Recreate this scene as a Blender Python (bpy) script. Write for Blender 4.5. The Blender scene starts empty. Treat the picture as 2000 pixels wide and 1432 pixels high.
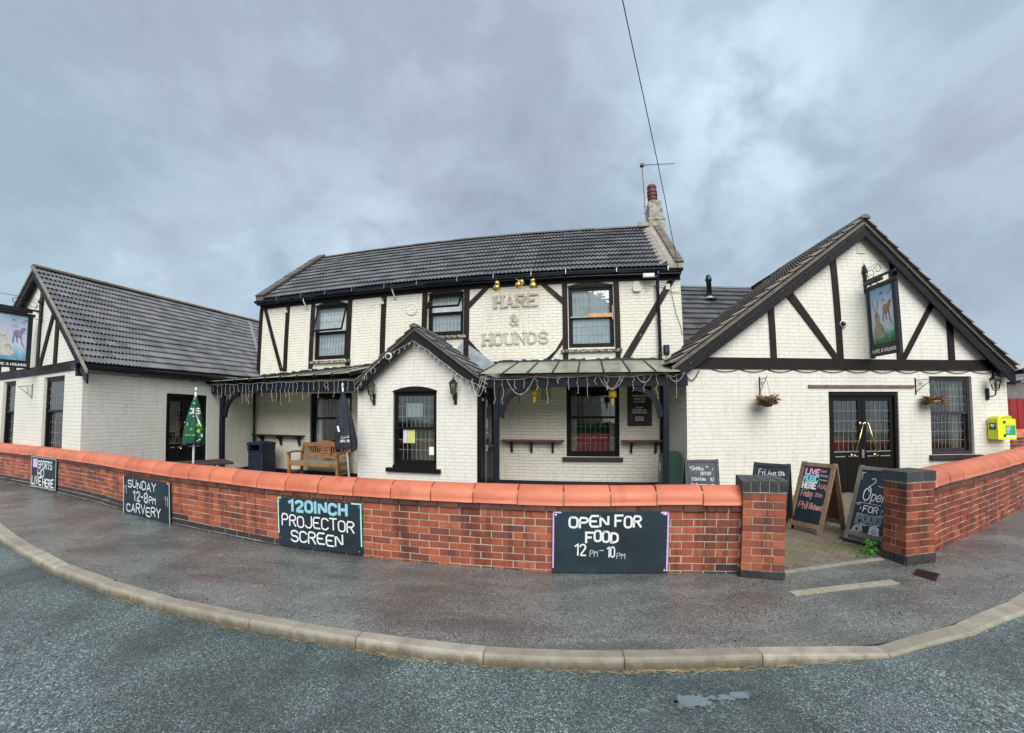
import bpy, math, random
from mathutils import Vector, Matrix
random.seed(7)
sc = bpy.context.scene
R = math.radians
PI = math.pi

# ------------------------------------------------------------------ camera
# an ultra-wide phone lens: mild barrel curvature, about 114 degrees across
cam = bpy.data.objects.new('camera', bpy.data.cameras.new('camera'))
sc.collection.objects.link(cam)
sc.camera = cam
cd = cam.data
cd.type = 'PANO'
cd.panorama_type = 'FISHEYE_LENS_POLYNOMIAL'
FPX, K3 = 790.6, -.1322
cd.sensor_fit = 'HORIZONTAL'
cd.sensor_width = 20.0
cd.sensor_height = 20.0 * 733 / 1024
_s = 1 / (FPX * 20.0 / 2000)
cd.fisheye_polynomial_k0 = 0
cd.fisheye_polynomial_k1 = -_s
cd.fisheye_polynomial_k2 = 0
cd.fisheye_polynomial_k3 = -K3 * _s ** 3
cd.fisheye_polynomial_k4 = 0
cd.fisheye_fov = R(179)
cd.shift_y = .04665
cd.clip_start = .05
cd.clip_end = 3000
cam.location = (0, 0, 1.55)
cam.rotation_euler = (R(90) + .0432, 0, 0)

# ------------------------------------------------------------------ sky: overcast, seen as broken cloud
SUN_EL, SUN_AZ = R(40), R(172)      # a broad bright area of cloud behind the camera
w = bpy.data.worlds.new("World")
sc.world = w
w.use_nodes = True
nt = w.node_tree
N, L = nt.nodes, nt.links
bg = N['Background']
bg.inputs[1].default_value = .1
sky = N.new('ShaderNodeTexSky'); sky.sky_type = 'NISHITA'; sky.sun_disc = False
sky.sun_elevation = SUN_EL; sky.sun_rotation = SUN_AZ; sky.altitude = 50; sky.dust_density = 3
def nd(t, **k):
    n = N.new(t)
    for a, b in k.items(): setattr(n, a, b)
    return n
def mth(op, a, b=None, c=None):
    n = nd('ShaderNodeMath', operation=op)
    for i, v in enumerate((a, b, c)):
        if v is None: continue
        if isinstance(v, (int, float)): n.inputs[i].default_value = v
        else: L.new(v, n.inputs[i])
    return n.outputs[0]
tc = nd('ShaderNodeTexCoord')
sep = nd('ShaderNodeSeparateXYZ'); L.new(tc.outputs['Generated'], sep.inputs[0])
zc = mth('ADD', mth('MAXIMUM', sep.outputs[2], 0.0), .55)      # flat cloud sheet seen in perspective
cmb = nd('ShaderNodeCombineXYZ')
L.new(mth('DIVIDE', sep.outputs[0], zc), cmb.inputs[0]); L.new(mth('DIVIDE', sep.outputs[1], zc), cmb.inputs[1])
def noise(scale, detail, rough, off, dist=0.0, stretch=(1, 1, 1)):
    m = nd('ShaderNodeMapping'); m.inputs[1].default_value = off; m.inputs[3].default_value = stretch
    L.new(cmb.outputs[0], m.inputs[0])
    n = nd('ShaderNodeTexNoise'); n.inputs['Scale'].default_value = scale; n.inputs['Detail'].default_value = detail
    n.inputs['Roughness'].default_value = rough; n.inputs['Distortion'].default_value = dist
    L.new(m.outputs[0], n.inputs['Vector']); return n.outputs[0]
def ramp(v, *st):
    r = nd('ShaderNodeValToRGB'); e = r.color_ramp.elements
    while len(e) < len(st): e.new(.5)
    for i, (p, c) in enumerate(st): e[i].position = p; e[i].color = (*c, 1)
    r.color_ramp.interpolation = 'EASE'; L.new(v, r.inputs[0]); return r.outputs[0]
def mix(f, a, b, mode='MIX'):
    n = nd('ShaderNodeMix', data_type='RGBA', blend_type=mode)
    if isinstance(f, (int, float)): n.inputs[0].default_value = f
    else: L.new(f, n.inputs[0])
    for i, v in ((6, a), (7, b)):
        if isinstance(v, tuple): n.inputs[i].default_value = (*v, 1)
        else: L.new(v, n.inputs[i])
    return n.outputs[2]
big = noise(2.3, 6, .52, (3.1, 7.3, 0), .12, (1, .9, 1))
fine = noise(6.5, 7, .55, (9.7, 1.3, 0), .2)
tint = noise(2.2, 3, .5, (1.7, 4.4, 2), .2)
v = mth('ADD', mth('MULTIPLY', big, .64), mth('MULTIPLY', fine, .36))
cl = ramp(v, (.33, (1.70, 1.96, 2.36)), (.46, (2.08, 2.46, 2.94)), (.57, (2.45, 2.96, 3.45)), (.70, (3.2, 3.85, 4.25)))
lilac = ramp(tint, (.40, (.94, 1.0, 1.0)), (.62, (1.05, .985, 1.02)))
cl = mix(1.0, cl, lilac, 'MULTIPLY')
# brighter thin cloud low in the north east and over the ridge
def glow(d, k, amount, col):
    d = Vector(d).normalized()
    vv = nd('ShaderNodeVectorMath', operation='DOT_PRODUCT'); vv.inputs[1].default_value = d
    nrm = nd('ShaderNodeVectorMath', operation='NORMALIZE'); L.new(tc.outputs['Generated'], nrm.inputs[0])
    L.new(nrm.outputs[0], vv.inputs[0])
    g = mth('POWER', mth('MAXIMUM', vv.outputs['Value'], 0.0), k)
    return mth('MULTIPLY', mth('MULTIPLY', g, amount), ramp(fine, (.30, (.15,) * 3), (.68, (1.,) * 3)))
g1 = glow((.70, 1, .92), 42, 1.0, None)
cl = mix(g1, cl, (4.0, 5.0, 5.5))
g2 = glow((-.40, 1, .46), 90, .7, None)
cl = mix(g2, cl, (3.7, 4.3, 4.8))
# haze towards the horizon
hz = ramp(sep.outputs[2], (.0, (1.,) * 3), (.30, (0.,) * 3))
cl = mix(mth('MULTIPLY', hz, .7), cl, (2.75, 3.45, 3.95))
fin = mix(.10, cl, sky.outputs[0])
fin = mix(1.0, fin, (.83, .835, .84), 'MULTIPLY')
L.new(fin, bg.inputs[0])

sun = bpy.data.objects.new('sun', bpy.data.lights.new('sun', 'SUN'))
sc.collection.objects.link(sun)
sun.data.energy = 1.5
sun.data.angle = R(55)
sun.data.color = (1, .97, .92)
sun.rotation_euler = (R(90) - SUN_EL, 0, PI - SUN_AZ)
sun.location = (0, -10, 30)

vs = sc.view_settings
sc.display_settings.display_device = 'sRGB'
vs.view_transform = 'Standard'
vs.look = 'None'
vs.exposure = 1.27
vs.gamma = 1
vs.use_curve_mapping = False

# ------------------------------------------------------------------ materials
MATS = {}
class MB:
    def __init__(s, name, base, rough=.6, metal=0, spec=.5):
        m = bpy.data.materials.new(name); m.use_nodes = True
        s.m, s.n, s.l = m, m.node_tree.nodes, m.node_tree.links
        s.p = s.n['Principled BSDF']
        s.p.inputs['Base Color'].default_value = (*base, 1)
        s.p.inputs['Roughness'].default_value = rough
        s.p.inputs['Metallic'].default_value = metal
        s.p.inputs['Specular IOR Level'].default_value = spec
        s.base = base
        MATS[name] = m
    def nd(s, t, **k):
        n = s.n.new(t)
        for a, b in k.items(): setattr(n, a, b)
        return n
    def math(s, op, a, b=None):
        n = s.nd('ShaderNodeMath', operation=op)
        for i, v in enumerate((a, b)):
            if v is None: continue
            if isinstance(v, (int, float)): n.inputs[i].default_value = v
            else: s.l.new(v, n.inputs[i])
        return n.outputs[0]
    def co(s, kind='UV', scale=(1, 1, 1), loc=(0, 0, 0), rot=(0, 0, 0)):
        if kind == 'World': o = s.nd('ShaderNodeNewGeometry').outputs['Position']
        else: o = s.nd('ShaderNodeTexCoord').outputs[kind]
        m = s.nd('ShaderNodeMapping'); m.inputs[1].default_value = loc; m.inputs[2].default_value = rot; m.inputs[3].default_value = scale
        s.l.new(o, m.inputs[0]); return m.outputs[0]
    def noise(s, vec, scale, detail=4, rough=.55, dist=0):
        n = s.nd('ShaderNodeTexNoise'); n.inputs['Scale'].default_value = scale; n.inputs['Detail'].default_value = detail
        n.inputs['Roughness'].default_value = rough; n.inputs['Distortion'].default_value = dist
        s.l.new(vec, n.inputs['Vector']); return n.outputs[0]
    def ramp(s, v, *st, interp='LINEAR'):
        r = s.nd('ShaderNodeValToRGB'); e = r.color_ramp.elements; r.color_ramp.interpolation = interp
        while len(e) < len(st): e.new(.5)
        for i, (p, c) in enumerate(st):
            e[i].position = p; e[i].color = (*((c,) * 3 if isinstance(c, (int, float)) else c), 1)
        s.l.new(v, r.inputs[0]); return r.outputs[0]
    def mix(s, f, a, b, mode='MIX'):
        n = s.nd('ShaderNodeMix', data_type='RGBA', blend_type=mode)
        if isinstance(f, (int, float)): n.inputs[0].default_value = f
        else: s.l.new(f, n.inputs[0])
        for i, v in ((6, a), (7, b)):
            if isinstance(v, tuple): n.inputs[i].default_value = (*v, 1)
            else: s.l.new(v, n.inputs[i])
        return n.outputs[2]
    def color(s, c): s.l.new(c, s.p.inputs['Base Color'])
    def rough(s, r): s.l.new(r, s.p.inputs['Roughness'])
    def bump(s, h, strength=.5, dist=.01):
        b = s.nd('ShaderNodeBump'); b.inputs['Strength'].default_value = strength; b.inputs['Distance'].default_value = dist
        s.l.new(h, b.inputs['Height']); s.l.new(b.outputs[0], s.p.inputs['Normal']); return b

def simple(name, base, rough=.6, metal=0, var=.25, scale=6, bump=.15, kind='Object', spec=.5):
    m = MB(name, base, rough, metal, spec)
    n = m.noise(m.co(kind), scale, 6, .65)
    lo = tuple(c * (1 - var) for c in base); hi = tuple(min(1, c * (1 + var)) for c in base)
    m.color(m.ramp(n, (.3, lo), (.7, hi)))
    m.rough(m.ramp(n, (.3, min(1, rough * 1.2)), (.7, rough * .8)))
    if bump: m.bump(m.noise(m.co(kind), scale * 9, 4), bump, .004)
    return m

# painted brickwork
def painted_brick(name, cream, course=.075, length=.225, relief=.9, wob=.012, seed=0):
    m = MB(name, cream, .62, 0, .35)
    uv = m.co('UV', loc=(seed * .37, 0, 0))
    # hand-laid joints wander a little
    wn = m.nd('ShaderNodeTexNoise'); wn.inputs['Scale'].default_value = 2.3; wn.inputs['Detail'].default_value = 3
    m.l.new(uv, wn.inputs['Vector'])
    off = m.nd('ShaderNodeVectorMath', operation='MULTIPLY_ADD'); m.l.new(wn.outputs['Color'], off.inputs[0])
    off.inputs[1].default_value = (wob, wob * 1.6, 0); m.l.new(uv, off.inputs[2])
    br = m.nd('ShaderNodeTexBrick'); br.offset = .5
    for k, v in (('Scale', 1), ('Mortar Size', .007), ('Mortar Smooth', .8), ('Bias', 0), ('Brick Width', length), ('Row Height', course)):
        br.inputs[k].default_value = v
    br.inputs['Color1'].default_value = (.90, .90, .90, 1); br.inputs['Color2'].default_value = (1, 1, 1, 1); br.inputs['Mortar'].default_value = (.55, .55, .55, 1)
    m.l.new(off.outputs[0], br.inputs['Vector'])
    n1 = m.noise(uv, 14, 6, .65); n2 = m.noise(uv, 1.1, 4, .6); n3 = m.noise(m.co('UV', (9, 1.6, 1)), 1.2, 4, .6)
    pit = m.noise(uv, 38, 3, .5)
    gr = m.mix(m.ramp(n2, (.35, 0.), (.75, .55)), cream, tuple(c * k for c, k in zip(cream, (.90, .885, .80))))
    gr = m.mix(m.ramp(n3, (.48, 0.), (.74, .55)), gr, tuple(c * k for c, k in zip(cream, (.76, .74, .65))))
    # the bed joints show as broken thin lines, the upright joints hardly at all
    sy = m.nd('ShaderNodeSeparateXYZ'); m.l.new(off.outputs[0], sy.inputs[0])
    fr_ = m.math('FRACT', m.math('DIVIDE', sy.outputs[1], course)); bedl = m.ramp(fr_, (.0, 1.), (.05, .8), (.12, 0.), (.95, 0.), (1., .9))
    brk = m.ramp(m.noise(m.co('UV', (1.3, 7, 1)), 3.1, 5, .65), (.45, .03), (.66, .80))
    jl = m.math('ADD', m.math('MULTIPLY', bedl, brk), m.math('MULTIPLY', br.outputs['Fac'], m.ramp(n1, (.4, .0), (.72, .16))))
    gr = m.mix(m.math('MINIMUM', m.math('MULTIPLY', jl, .46), 1.0), gr, tuple(c * k for c, k in zip(cream, (.60, .57, .48))))
    gr = m.mix(m.ramp(pit, (.70, 0.), (.78, .45)), gr, (.35, .31, .24))
    m.color(gr)
    h = m.math('ADD', m.math('MULTIPLY', m.math('SUBTRACT', 1.0, br.outputs['Fac']), .62),
               m.math('ADD', m.math('MULTIPLY', n1, .45), m.math('MULTIPLY', br.outputs['Color'], .10)))
    h = m.math('SUBTRACT', h, m.math('MULTIPLY', bedl, .10))
    m.bump(h, relief, .018)
    return m
painted_brick('painted_brick_house', (.81, .785, .695), .074, .225, .8, .022, 1)
painted_brick('painted_brick_wing', (.80, .785, .715), .075, .225, .6, .010, 2)
painted_brick('painted_brick_porch', (.82, .805, .75), .073, .225, .6, .010, 3)

m = simple('black_timber', (.030, .024, .026), .55, 0, .45, 3, .3)
def wood_dark(name, a, b, chip=0.0):
    m = MB(name, a, .5, 0, .16)
    g = m.noise(m.co('Object', (4, 4, .5)), 9, 6, .7); n = m.noise(m.co('Object'), 2.5, 5, .6)
    c = m.ramp(g, (.3, a), (.7, b))
    if chip: c = m.mix(m.ramp(m.noise(m.co('Object'), 17, 6, .7), (.66 - chip * .1, 0.), (.69 - chip * .1, 1.)), c, (.42, .38, .32))
    m.color(c); m.rough(m.ramp(n, (.3, .62), (.7, .38))); m.bump(g, .35, .006); return m
wood_dark('timber_framing', (.010, .007, .007), (.030, .020, .019))
wood_dark('timber_flaking', (.012, .009, .009), (.034, .024, .023), .25)
wood_dark('sill_flaking', (.045, .035, .032), (.12, .10, .085), 1.6)
wood_dark('bargeboard_paint', (.008, .008, .011), (.022, .020, .024))
simple('black_gloss', (.012, .014, .020), .28, 0, .3, 4, .05)
simple('gutter_black', (.010, .014, .026), .25, 0, .3, 5, .03)
simple('frame_black', (.009, .0085, .0085), .45, 0, .3, 5, .1, spec=.2)
simple('canopy_paint', (.009, .013, .021), .5, 0, .35, 4, .12, spec=.22)
simple('lead_grey', (.36, .40, .43), .45, .3, .3, 6, .3)
simple('lead_came', (.20, .21, .22), .45, .5, .3, 9, .05)
simple('came_white', (.24, .25, .26), .5, 0, .2, 9, .02)
simple('cement', (.34, .31, .26), .85, 0, .35, 7, .6)
simple('mortar_verge', (.27, .245, .19), .85, 0, .3, 6, .5)
simple('chimney_paint', (.34, .32, .27), .85, 0, .65, 7, 1.0)
simple('clay_pot', (.17, .045, .045), .6, 0, .3, 8, .2)
simple('white_plastic', (.78, .78, .76), .35, 0, .06, 3, .02)
simple('cream_plastic', (.66, .63, .52), .5, 0, .1, 5, .05)
simple('grey_metal', (.45, .46, .48), .35, .8, .15, 8, .1)
simple('dark_glass', (.01, .01, .012), .08, 0, .1, 3, 0)
simple('brass', (.80, .56, .16), .22, 1, .12, 6, .03)
simple('brass_pale', (.82, .68, .38), .22, 1, .1, 6, .03)
simple('letter_stone', (.52, .475, .39), .75, 0, .18, 9, .3)
simple('iron_black', (.012, .012, .013), .45, .2, .3, 12, .2)
simple('iron_grey', (.18, .17, .16), .6, .2, .3, 12, .2)
simple('shelf_red', (.16, .05, .038), .5, 0, .3, 5, .2)
simple('shelf_dark', (.018, .014, .013), .5, 0, .3, 5, .2)
simple('raw_wood', (.60, .30, .11), .6, 0, .25, 7, .2)
simple('strip_wood', (.17, .125, .10), .7, 0, .3, 7, .3)
simple('wire_black', (.015, .015, .015), .5, 0, .1, 3, 0)
simple('wire_white', (.50, .49, .46), .45, 0, .12, 3, 0)
simple('bulb_clear', (.62, .62, .58), .2, 0, .1, 3, 0)
simple('plastic_navy', (.012, .018, .040), .45, 0, .3, 5, .1)
simple('bin_plaque', (.34, .36, .36), .5, 0, .2, 5, .05)
simple('utility_green', (.012, .045, .032), .4, 0, .25, 5, .05)
simple('defib_yellow', (.78, .80, .02), .38, 0, .06, 4, .03)
simple('label_green', (.02, .36, .13), .5, 0, .12, 5, 0)
simple('label_navy', (.015, .05, .08), .5, 0, .1, 5, 0)
simple('label_white', (.80, .82, .80), .5, 0, .05, 5, 0)
simple('sticker_blue', (.04, .40, .75), .4, 0, .05, 5, 0)
simple('poster_pale', (.60, .66, .60), .5, 0, .12, 20, 0)
simple('poster_yellow', (.60, .62, .22), .5, 0, .12, 20, 0)
simple('interior_dark', (.022, .026, .036), .8, 0, .4, 2, 0)
simple('interior_blue', (.016, .022, .085), .8, 0, .4, 2, 0)
simple('green_behind_glass', (.02, .085, .045), .7, 0, .4, 2, 0)
simple('bench_red', (.36, .014, .022), .6, 0, .3, 4, .1)
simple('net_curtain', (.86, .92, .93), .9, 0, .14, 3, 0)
simple('curtain_pale', (.46, .44, .36), .9, 0, .2, 3, 0)
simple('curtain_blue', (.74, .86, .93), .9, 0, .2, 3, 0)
simple('lamp_glass', (.42, .40, .30), .15, 0, .12, 5, 0)
simple('lantern_yellow', (.62, .42, .02), .5, 0, .2, 5, .05)
simple('lantern_red', (.60, .09, .05), .5, 0, .2, 5, .05)
simple('slate_board', (.012, .028, .040), .5, 0, .5, 2.2, .06)
simple('slate_board_blue', (.016, .026, .040), .45, 0, .4, 2.2, .06)
simple('sign_purple', (.022, .014, .026), .35, 0, .3, 4, .05)
simple('chalk_white', (.80, .81, .80), .85, 0, .10, 40, .1)
simple('chalk_soft', (.50, .55, .57), .85, 0, .25, 40, .1)
simple('chalk_dim', (.045, .065, .08), .85, 0, .35, 30, .1)
simple('chalk_cyan', (.24, .72, .72), .85, 0, .18, 40, .1)
simple('chalk_sky', (.28, .50, .62), .85, 0, .25, 40, .1)
simple('chalk_mint', (.38, .80, .70), .85, 0, .18, 40, .1)
simple('chalk_pink', (.82, .46, .64), .85, 0, .15, 40, .1)
simple('chalk_lilac', (.62, .46, .76), .85, 0, .15, 40, .1)
simple('chalk_peach', (.76, .40, .32), .85, 0, .2, 40, .1)
simple('chalk_yellow', (.72, .76, .38), .85, 0, .2, 40, .1)
simple('frame_charcoal', (.030, .032, .038), .5, 0, .3, 6, .2)
simple('screw_steel', (.5, .5, .5), .3, 1, .1, 6, 0)
simple('parasol_green', (.004, .085, .045), .75, 0, .25, 5, .15)
simple('parasol_navy', (.020, .024, .036), .8, 0, .3, 5, .15)
simple('leaf_lime', (.30, .62, .06), .7, 0, .2, 5, 0)
simple('pole_white', (.72, .72, .70), .35, 0, .05, 5, .02)
simple('picnic_brown', (.058, .032, .026), .55, 0, .3, 6, .3)
simple('dead_plant', (.20, .095, .04), .9, 0, .5, 14, .3)
simple('dead_leaf_dark', (.085, .05, .028), .9, 0, .5, 14, .3)
simple('coir', (.12, .09, .05), .95, 0, .5, 20, .6)
simple('coir_cream', (.45, .40, .26), .9, 0, .3, 20, .5)
simple('stone_pot', (.22, .21, .18), .85, 0, .3, 9, .5)
simple('weed_green', (.10, .32, .03), .6, 0, .4, 8, 0)
simple('moss', (.06, .11, .015), .95, 0, .5, 14, .6)
simple('straw', (.46, .34, .15), .8, 0, .3, 9, 0)
simple('pebble', (.05, .045, .04), .7, 0, .6, 9, .2)
simple('rust_drain', (.050, .020, .018), .55, .3, .4, 14, .5)
simple('shed_red', (.30, .012, .014), .45, 0, .25, 4, .1)
simple('far_brick', (.32, .22, .14), .85, 0, .2, 9, .3)
simple('far_white', (.70, .70, .68), .6, 0, .08, 5, .05)
simple('far_red_tile', (.20, .07, .05), .8, 0, .3, 7, .3)
simple('plinth_black', (.014, .016, .024), .45, 0, .4, 6, .4)
simple('dish_grey', (.42, .43, .45), .5, .2, .15, 5, .05)
simple('light_body', (.6, .62, .62), .4, .1, .1, 5, .02)
simple('hedge_leaf', (.035, .085, .016), .7, 0, .5, 8, .2)

def wood_board(name, a, b, sc_=9):
    m = MB(name, a, .6)
    g = m.noise(m.co('Object', (9, 9, .9)), sc_, 6, .7, .6); n = m.noise(m.co('Object'), 5, 4)
    m.color(m.mix(m.ramp(n, (.45, 0.), (.75, .6)), m.ramp(g, (.3, a), (.7, b)), tuple(x * .45 for x in a))); m.bump(g, .4, .004); m.rough(m.ramp(n, (.3, .45), (.7, .7)))
wood_board('aboard_oak', (.16, .10, .06), (.38, .26, .16))
wood_board('aboard_grey', (.13, .105, .085), (.30, .26, .21))
wood_board('teak', (.24, .105, .040), (.50, .26, .11))
wood_board('teak_weathered', (.22, .18, .13), (.40, .35, .27))

# concrete roof tiles, wet
def tile_mat(name, base, moss=.3):
    m = MB(name, base, .45)
    oi = m.nd('ShaderNodeObjectInfo'); at = m.nd('ShaderNodeAttribute'); at.attribute_name = 'rnd'
    r = m.math('FRACT', m.math('ADD', oi.outputs['Random'], at.outputs['Fac']))
    n = m.noise(m.co('World'), 1.3, 6, .7); f = m.noise(m.co('World'), 45, 3, .6)
    c = m.ramp(r, (0, tuple(x * .72 for x in base)), (1, tuple(x * 1.35 for x in base)))
    c = m.mix(m.ramp(n, (.45, 0.), (.75, .5)), c, tuple(x * y for x, y in zip(base, (1.7, 1.65, 1.55))))
    c = m.mix(m.ramp(m.noise(m.co('World'), 22, 4, .7), (.62, 0.), (.70, moss)), c, (.22, .20, .13))
    m.color(c); m.rough(m.ramp(n, (.3, .26), (.7, .48))); m.bump(f, .35, .004)
tile_mat('roof_tile_grey', (.135, .137, .146))
tile_mat('roof_tile_dark', (.11, .113, .122))
tile_mat('roof_tile_brown', (.088, .076, .068), .7)
tile_mat('ridge_tile_mossy', (.115, .095, .070), .9)

# red brick, one colour per brick
def brick_mat(name, ramp_, stain):
    m = MB(name, (.3, .1, .06), .72)
    oi = m.nd('ShaderNodeObjectInfo'); at = m.nd('ShaderNodeAttribute'); at.attribute_name = 'rnd'
    r = m.math('FRACT', m.math('ADD', oi.outputs['Random'], at.outputs['Fac']))
    c = m.ramp(r, *ramp_)
    pos = m.co('World'); n = m.noise(pos, 26, 6, .7); st = m.noise(m.co('World', (5.0, 5.0, .8)), 1.3, 6, .65)
    c = m.mix(m.ramp(n, (.35, 0.), (.75, .55)), c, (.12, .045, .032))
    c = m.mix(m.ramp(st, (.47, 0.), (.60, stain)), c, (.060, .020, .012))
    c = m.mix(m.ramp(m.noise(pos, 60, 3, .6), (.68, 0.), (.76, .55)), c, (.45, .34, .26))
    m.color(c); m.rough(m.ramp(st, (.4, .75), (.7, .42))); m.bump(m.noise(pos, 90, 5, .7), .55, .004)
brick_mat('red_brick', ((0, (.20, .060, .048)), (.2, (.31, .078, .044)), (.6, (.44, .105, .046)), (1, (.52, .15, .075))), .62)
brick_mat('red_brick_wet', ((0, (.15, .034, .024)), (.4, (.30, .055, .026)), (1, (.46, .11, .045))), .80)
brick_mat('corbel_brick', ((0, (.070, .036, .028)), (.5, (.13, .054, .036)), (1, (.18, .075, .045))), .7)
brick_mat('blue_brick', ((0, (.014, .017, .024)), (.5, (.022, .028, .038)), (1, (.036, .042, .052))), .3)
def cap_brick():
    m = MB('cap_brick', (.07, .08, .085), .5)
    oi = m.nd('ShaderNodeObjectInfo'); r = m.ramp(oi.outputs['Random'], (0, (.030, .036, .042)), (1, (.062, .070, .078)))
    n = m.noise(m.co('World'), 18, 6, .7)
    m.color(m.mix(m.ramp(n, (.5, 0.), (.75, .5)), r, (.13, .12, .095))); m.bump(n, .5, .006)
cap_brick()
m = MB('mortar', (.60, .53, .42), .9)
n = m.noise(m.co('World'), 30, 5, .7); st = m.noise(m.co('World', (2.2, 2.2, .35)), 1.7, 5, .6)
m.color(m.mix(m.ramp(st, (.55, 0.), (.75, .70)), m.ramp(n, (.3, (.42, .36, .28)), (.7, (.64, .57, .46))), (.13, .10, .07))); m.bump(n, .6, .006)
m = MB('coping_clay', (.5, .15, .09), .5)
oi = m.nd('ShaderNodeObjectInfo'); n = m.noise(m.co('World'), 3.2, 6, .6); f = m.noise(m.co('World'), 40, 4, .7)
c = m.ramp(oi.outputs['Random'], (0, (.54, .14, .070)), (1, (.66, .185, .095)))
c = m.mix(m.ramp(n, (.42, 0.), (.72, .55)), c, (.66, .25, .15)); c = m.mix(m.ramp(f, (.60, 0.), (.78, .35)), c, (.30, .08, .05))
c = m.mix(m.ramp(m.noise(m.co('World', (1.5, 1.5, .5)), 2.6, 6, .7), (.55, 0.), (.72, .55)), c, (.26, .075, .045)); c = m.mix(m.ramp(m.noise(m.co('World'), 14, 5, .7), (.66, 0.), (.72, .5)), c, (.36, .30, .22))
m.color(c); m.rough(m.ramp(n, (.3, .36), (.7, .60))); m.bump(f, .2, .003)

# wet tarmac footway
m = MB('tarmac_wet', (.08, .078, .076), .5, 0, .9)
pos = m.co('World')
vo = m.nd('ShaderNodeTexVoronoi'); vo.inputs['Scale'].default_value = 190; m.l.new(pos, vo.inputs['Vector'])
chip = m.nd('ShaderNodeSeparateColor'); m.l.new(vo.outputs['Color'], chip.inputs[0])
big_ = m.noise(m.co('World', (1, 1, 1), rot=(0, 0, .5)), .9, 6, .6, .4); str_ = m.noise(m.co('World', (.7, 2.6, 1), rot=(0, 0, .35)), 1.3, 5, .6, .5)
wet = m.ramp(m.math('ADD', m.math('MULTIPLY', big_, .55), m.math('MULTIPLY', str_, .45)), (.40, 1.), (.60, 0.))
c = m.ramp(chip.outputs[0], (.0, (.055, .057, .054)), (.5, (.140, .156, .146)), (.9, (.34, .34, .325)), (1, (.65, .64, .60)))
c = m.mix(m.math('MULTIPLY', wet, .66), c, (.048, .053, .050))
c = m.mix(m.ramp(m.noise(pos, 2.1, 5, .6), (.60, 0.), (.75, .18)), c, (.085, .070, .062))
m.color(c); m.rough(m.ramp(wet, (0, .34), (1, .12)))
m.bump(m.math('ADD', vo.outputs['Distance'], m.math('MULTIPLY', m.noise(pos, 6, 4), .5)), .30, .004)
# surface-dressed road, blue-green chippings
m = MB('road_chippings', (.09, .11, .115), .5, 0, .75)
pos = m.co('World')
wv = m.nd('ShaderNodeTexNoise'); wv.inputs['Scale'].default_value = 20; m.l.new(pos, wv.inputs['Vector'])
ad = m.nd('ShaderNodeVectorMath', operation='MULTIPLY_ADD'); m.l.new(wv.outputs['Color'], ad.inputs[0]); ad.inputs[1].default_value = (.02, .02, 0); m.l.new(pos, ad.inputs[2])
vo = m.nd('ShaderNodeTexVoronoi'); vo.inputs['Scale'].default_value = 135; m.l.new(ad.outputs[0], vo.inputs['Vector'])
v2 = m.nd('ShaderNodeTexVoronoi'); v2.inputs['Scale'].default_value = 190; m.l.new(pos, v2.inputs['Vector'])
s1 = m.nd('ShaderNodeSeparateColor'); m.l.new(vo.outputs['Color'], s1.inputs[0])
big_ = m.noise(pos, .8, 6, .62, .5)
c = m.ramp(s1.outputs[0], (0, (.036, .050, .050)), (.5, (.112, .155, .153)), (.88, (.24, .31, .30)), (1, (.60, .68, .65)))
c = m.mix(m.ramp(big_, (.38, .70), (.60, 0.)), c, (.030, .046, .048))
c = m.mix(m.ramp(m.noise(pos, 1.7, 4, .6), (.55, 0.), (.78, .35)), c, (.16, .17, .21))
m.color(c); c2 = m.noise(m.co('World', (.35, 2.2, 1), rot=(0, 0, .05)), 1.1, 4, .5); c = m.mix(m.ramp(c2, (.56, 0.), (.70, .35)), c, (.15, .20, .20)); m.color(c)
m.rough(m.ramp(big_, (.35, .22), (.65, .42)))
hgt = m.math('ADD', m.math('SUBTRACT', 1.0, vo.outputs['Distance']), m.math('MULTIPLY', v2.outputs['Distance'], -.4))
m.bump(hgt, .75, .009)
m = MB('kerb_concrete', (.36, .33, .26), .75)
oi = m.nd('ShaderNodeObjectInfo'); n = m.noise(m.co('World'), 5, 6, .65); f = m.noise(m.co('World'), 75, 4, .7)
c = m.ramp(oi.outputs['Random'], (0, (.30, .27, .21)), (1, (.42, .385, .31)))
oz = m.nd('ShaderNodeSeparateXYZ'); m.l.new(m.nd('ShaderNodeTexCoord').outputs['Object'], oz.inputs[0])
grime = m.ramp(m.math('ADD', m.math('MULTIPLY', oz.outputs[2], 7.0), m.noise(m.co('World', (3, 3, 1)), 4, 5, .7)), (.02, 1.), (.42, 0.))
c = m.mix(m.ramp(n, (.42, 0.), (.70, .6)), c, (.17, .145, .10)); c = m.mix(m.math('MULTIPLY', grime, .8), c, (.10, .085, .055)); c = m.mix(m.ramp(f, (.6, 0.), (.8, .5)), c, (.12, .10, .08))
m.color(c); m.bump(f, .5, .004); m.rough(m.ramp(n, (.3, .5), (.7, .85)))
def paver_mat():
    m = MB('paver', (.22, .14, .11), .8)
    oi = m.nd('ShaderNodeObjectInfo'); at = m.nd('ShaderNodeAttribute'); at.attribute_name = 'rnd'
    r = m.math('FRACT', m.math('ADD', oi.outputs['Random'], at.outputs['Fac']))
    c = m.ramp(r, (0, (.17, .125, .105)), (.5, (.21, .155, .13)), (1, (.25, .19, .155)))
    pos = m.co('World'); mo = m.noise(pos, 1.3, 6, .65); f = m.noise(pos, 30, 5, .7)
    c = m.mix(m.ramp(m.math('ADD', m.math('MULTIPLY', mo, .7), m.math('MULTIPLY', f, .3)), (.45, 0.), (.60, .70)), c, (.15, .155, .055))
    m.color(c); m.bump(f, .5, .006)
paver_mat()
simple('paver_sand', (.13, .12, .075), .95, 0, .5, 12, .6, 'Object')
simple('ground_dark', (.07, .07, .06), .8, 0, .3, 3, .3)
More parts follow.
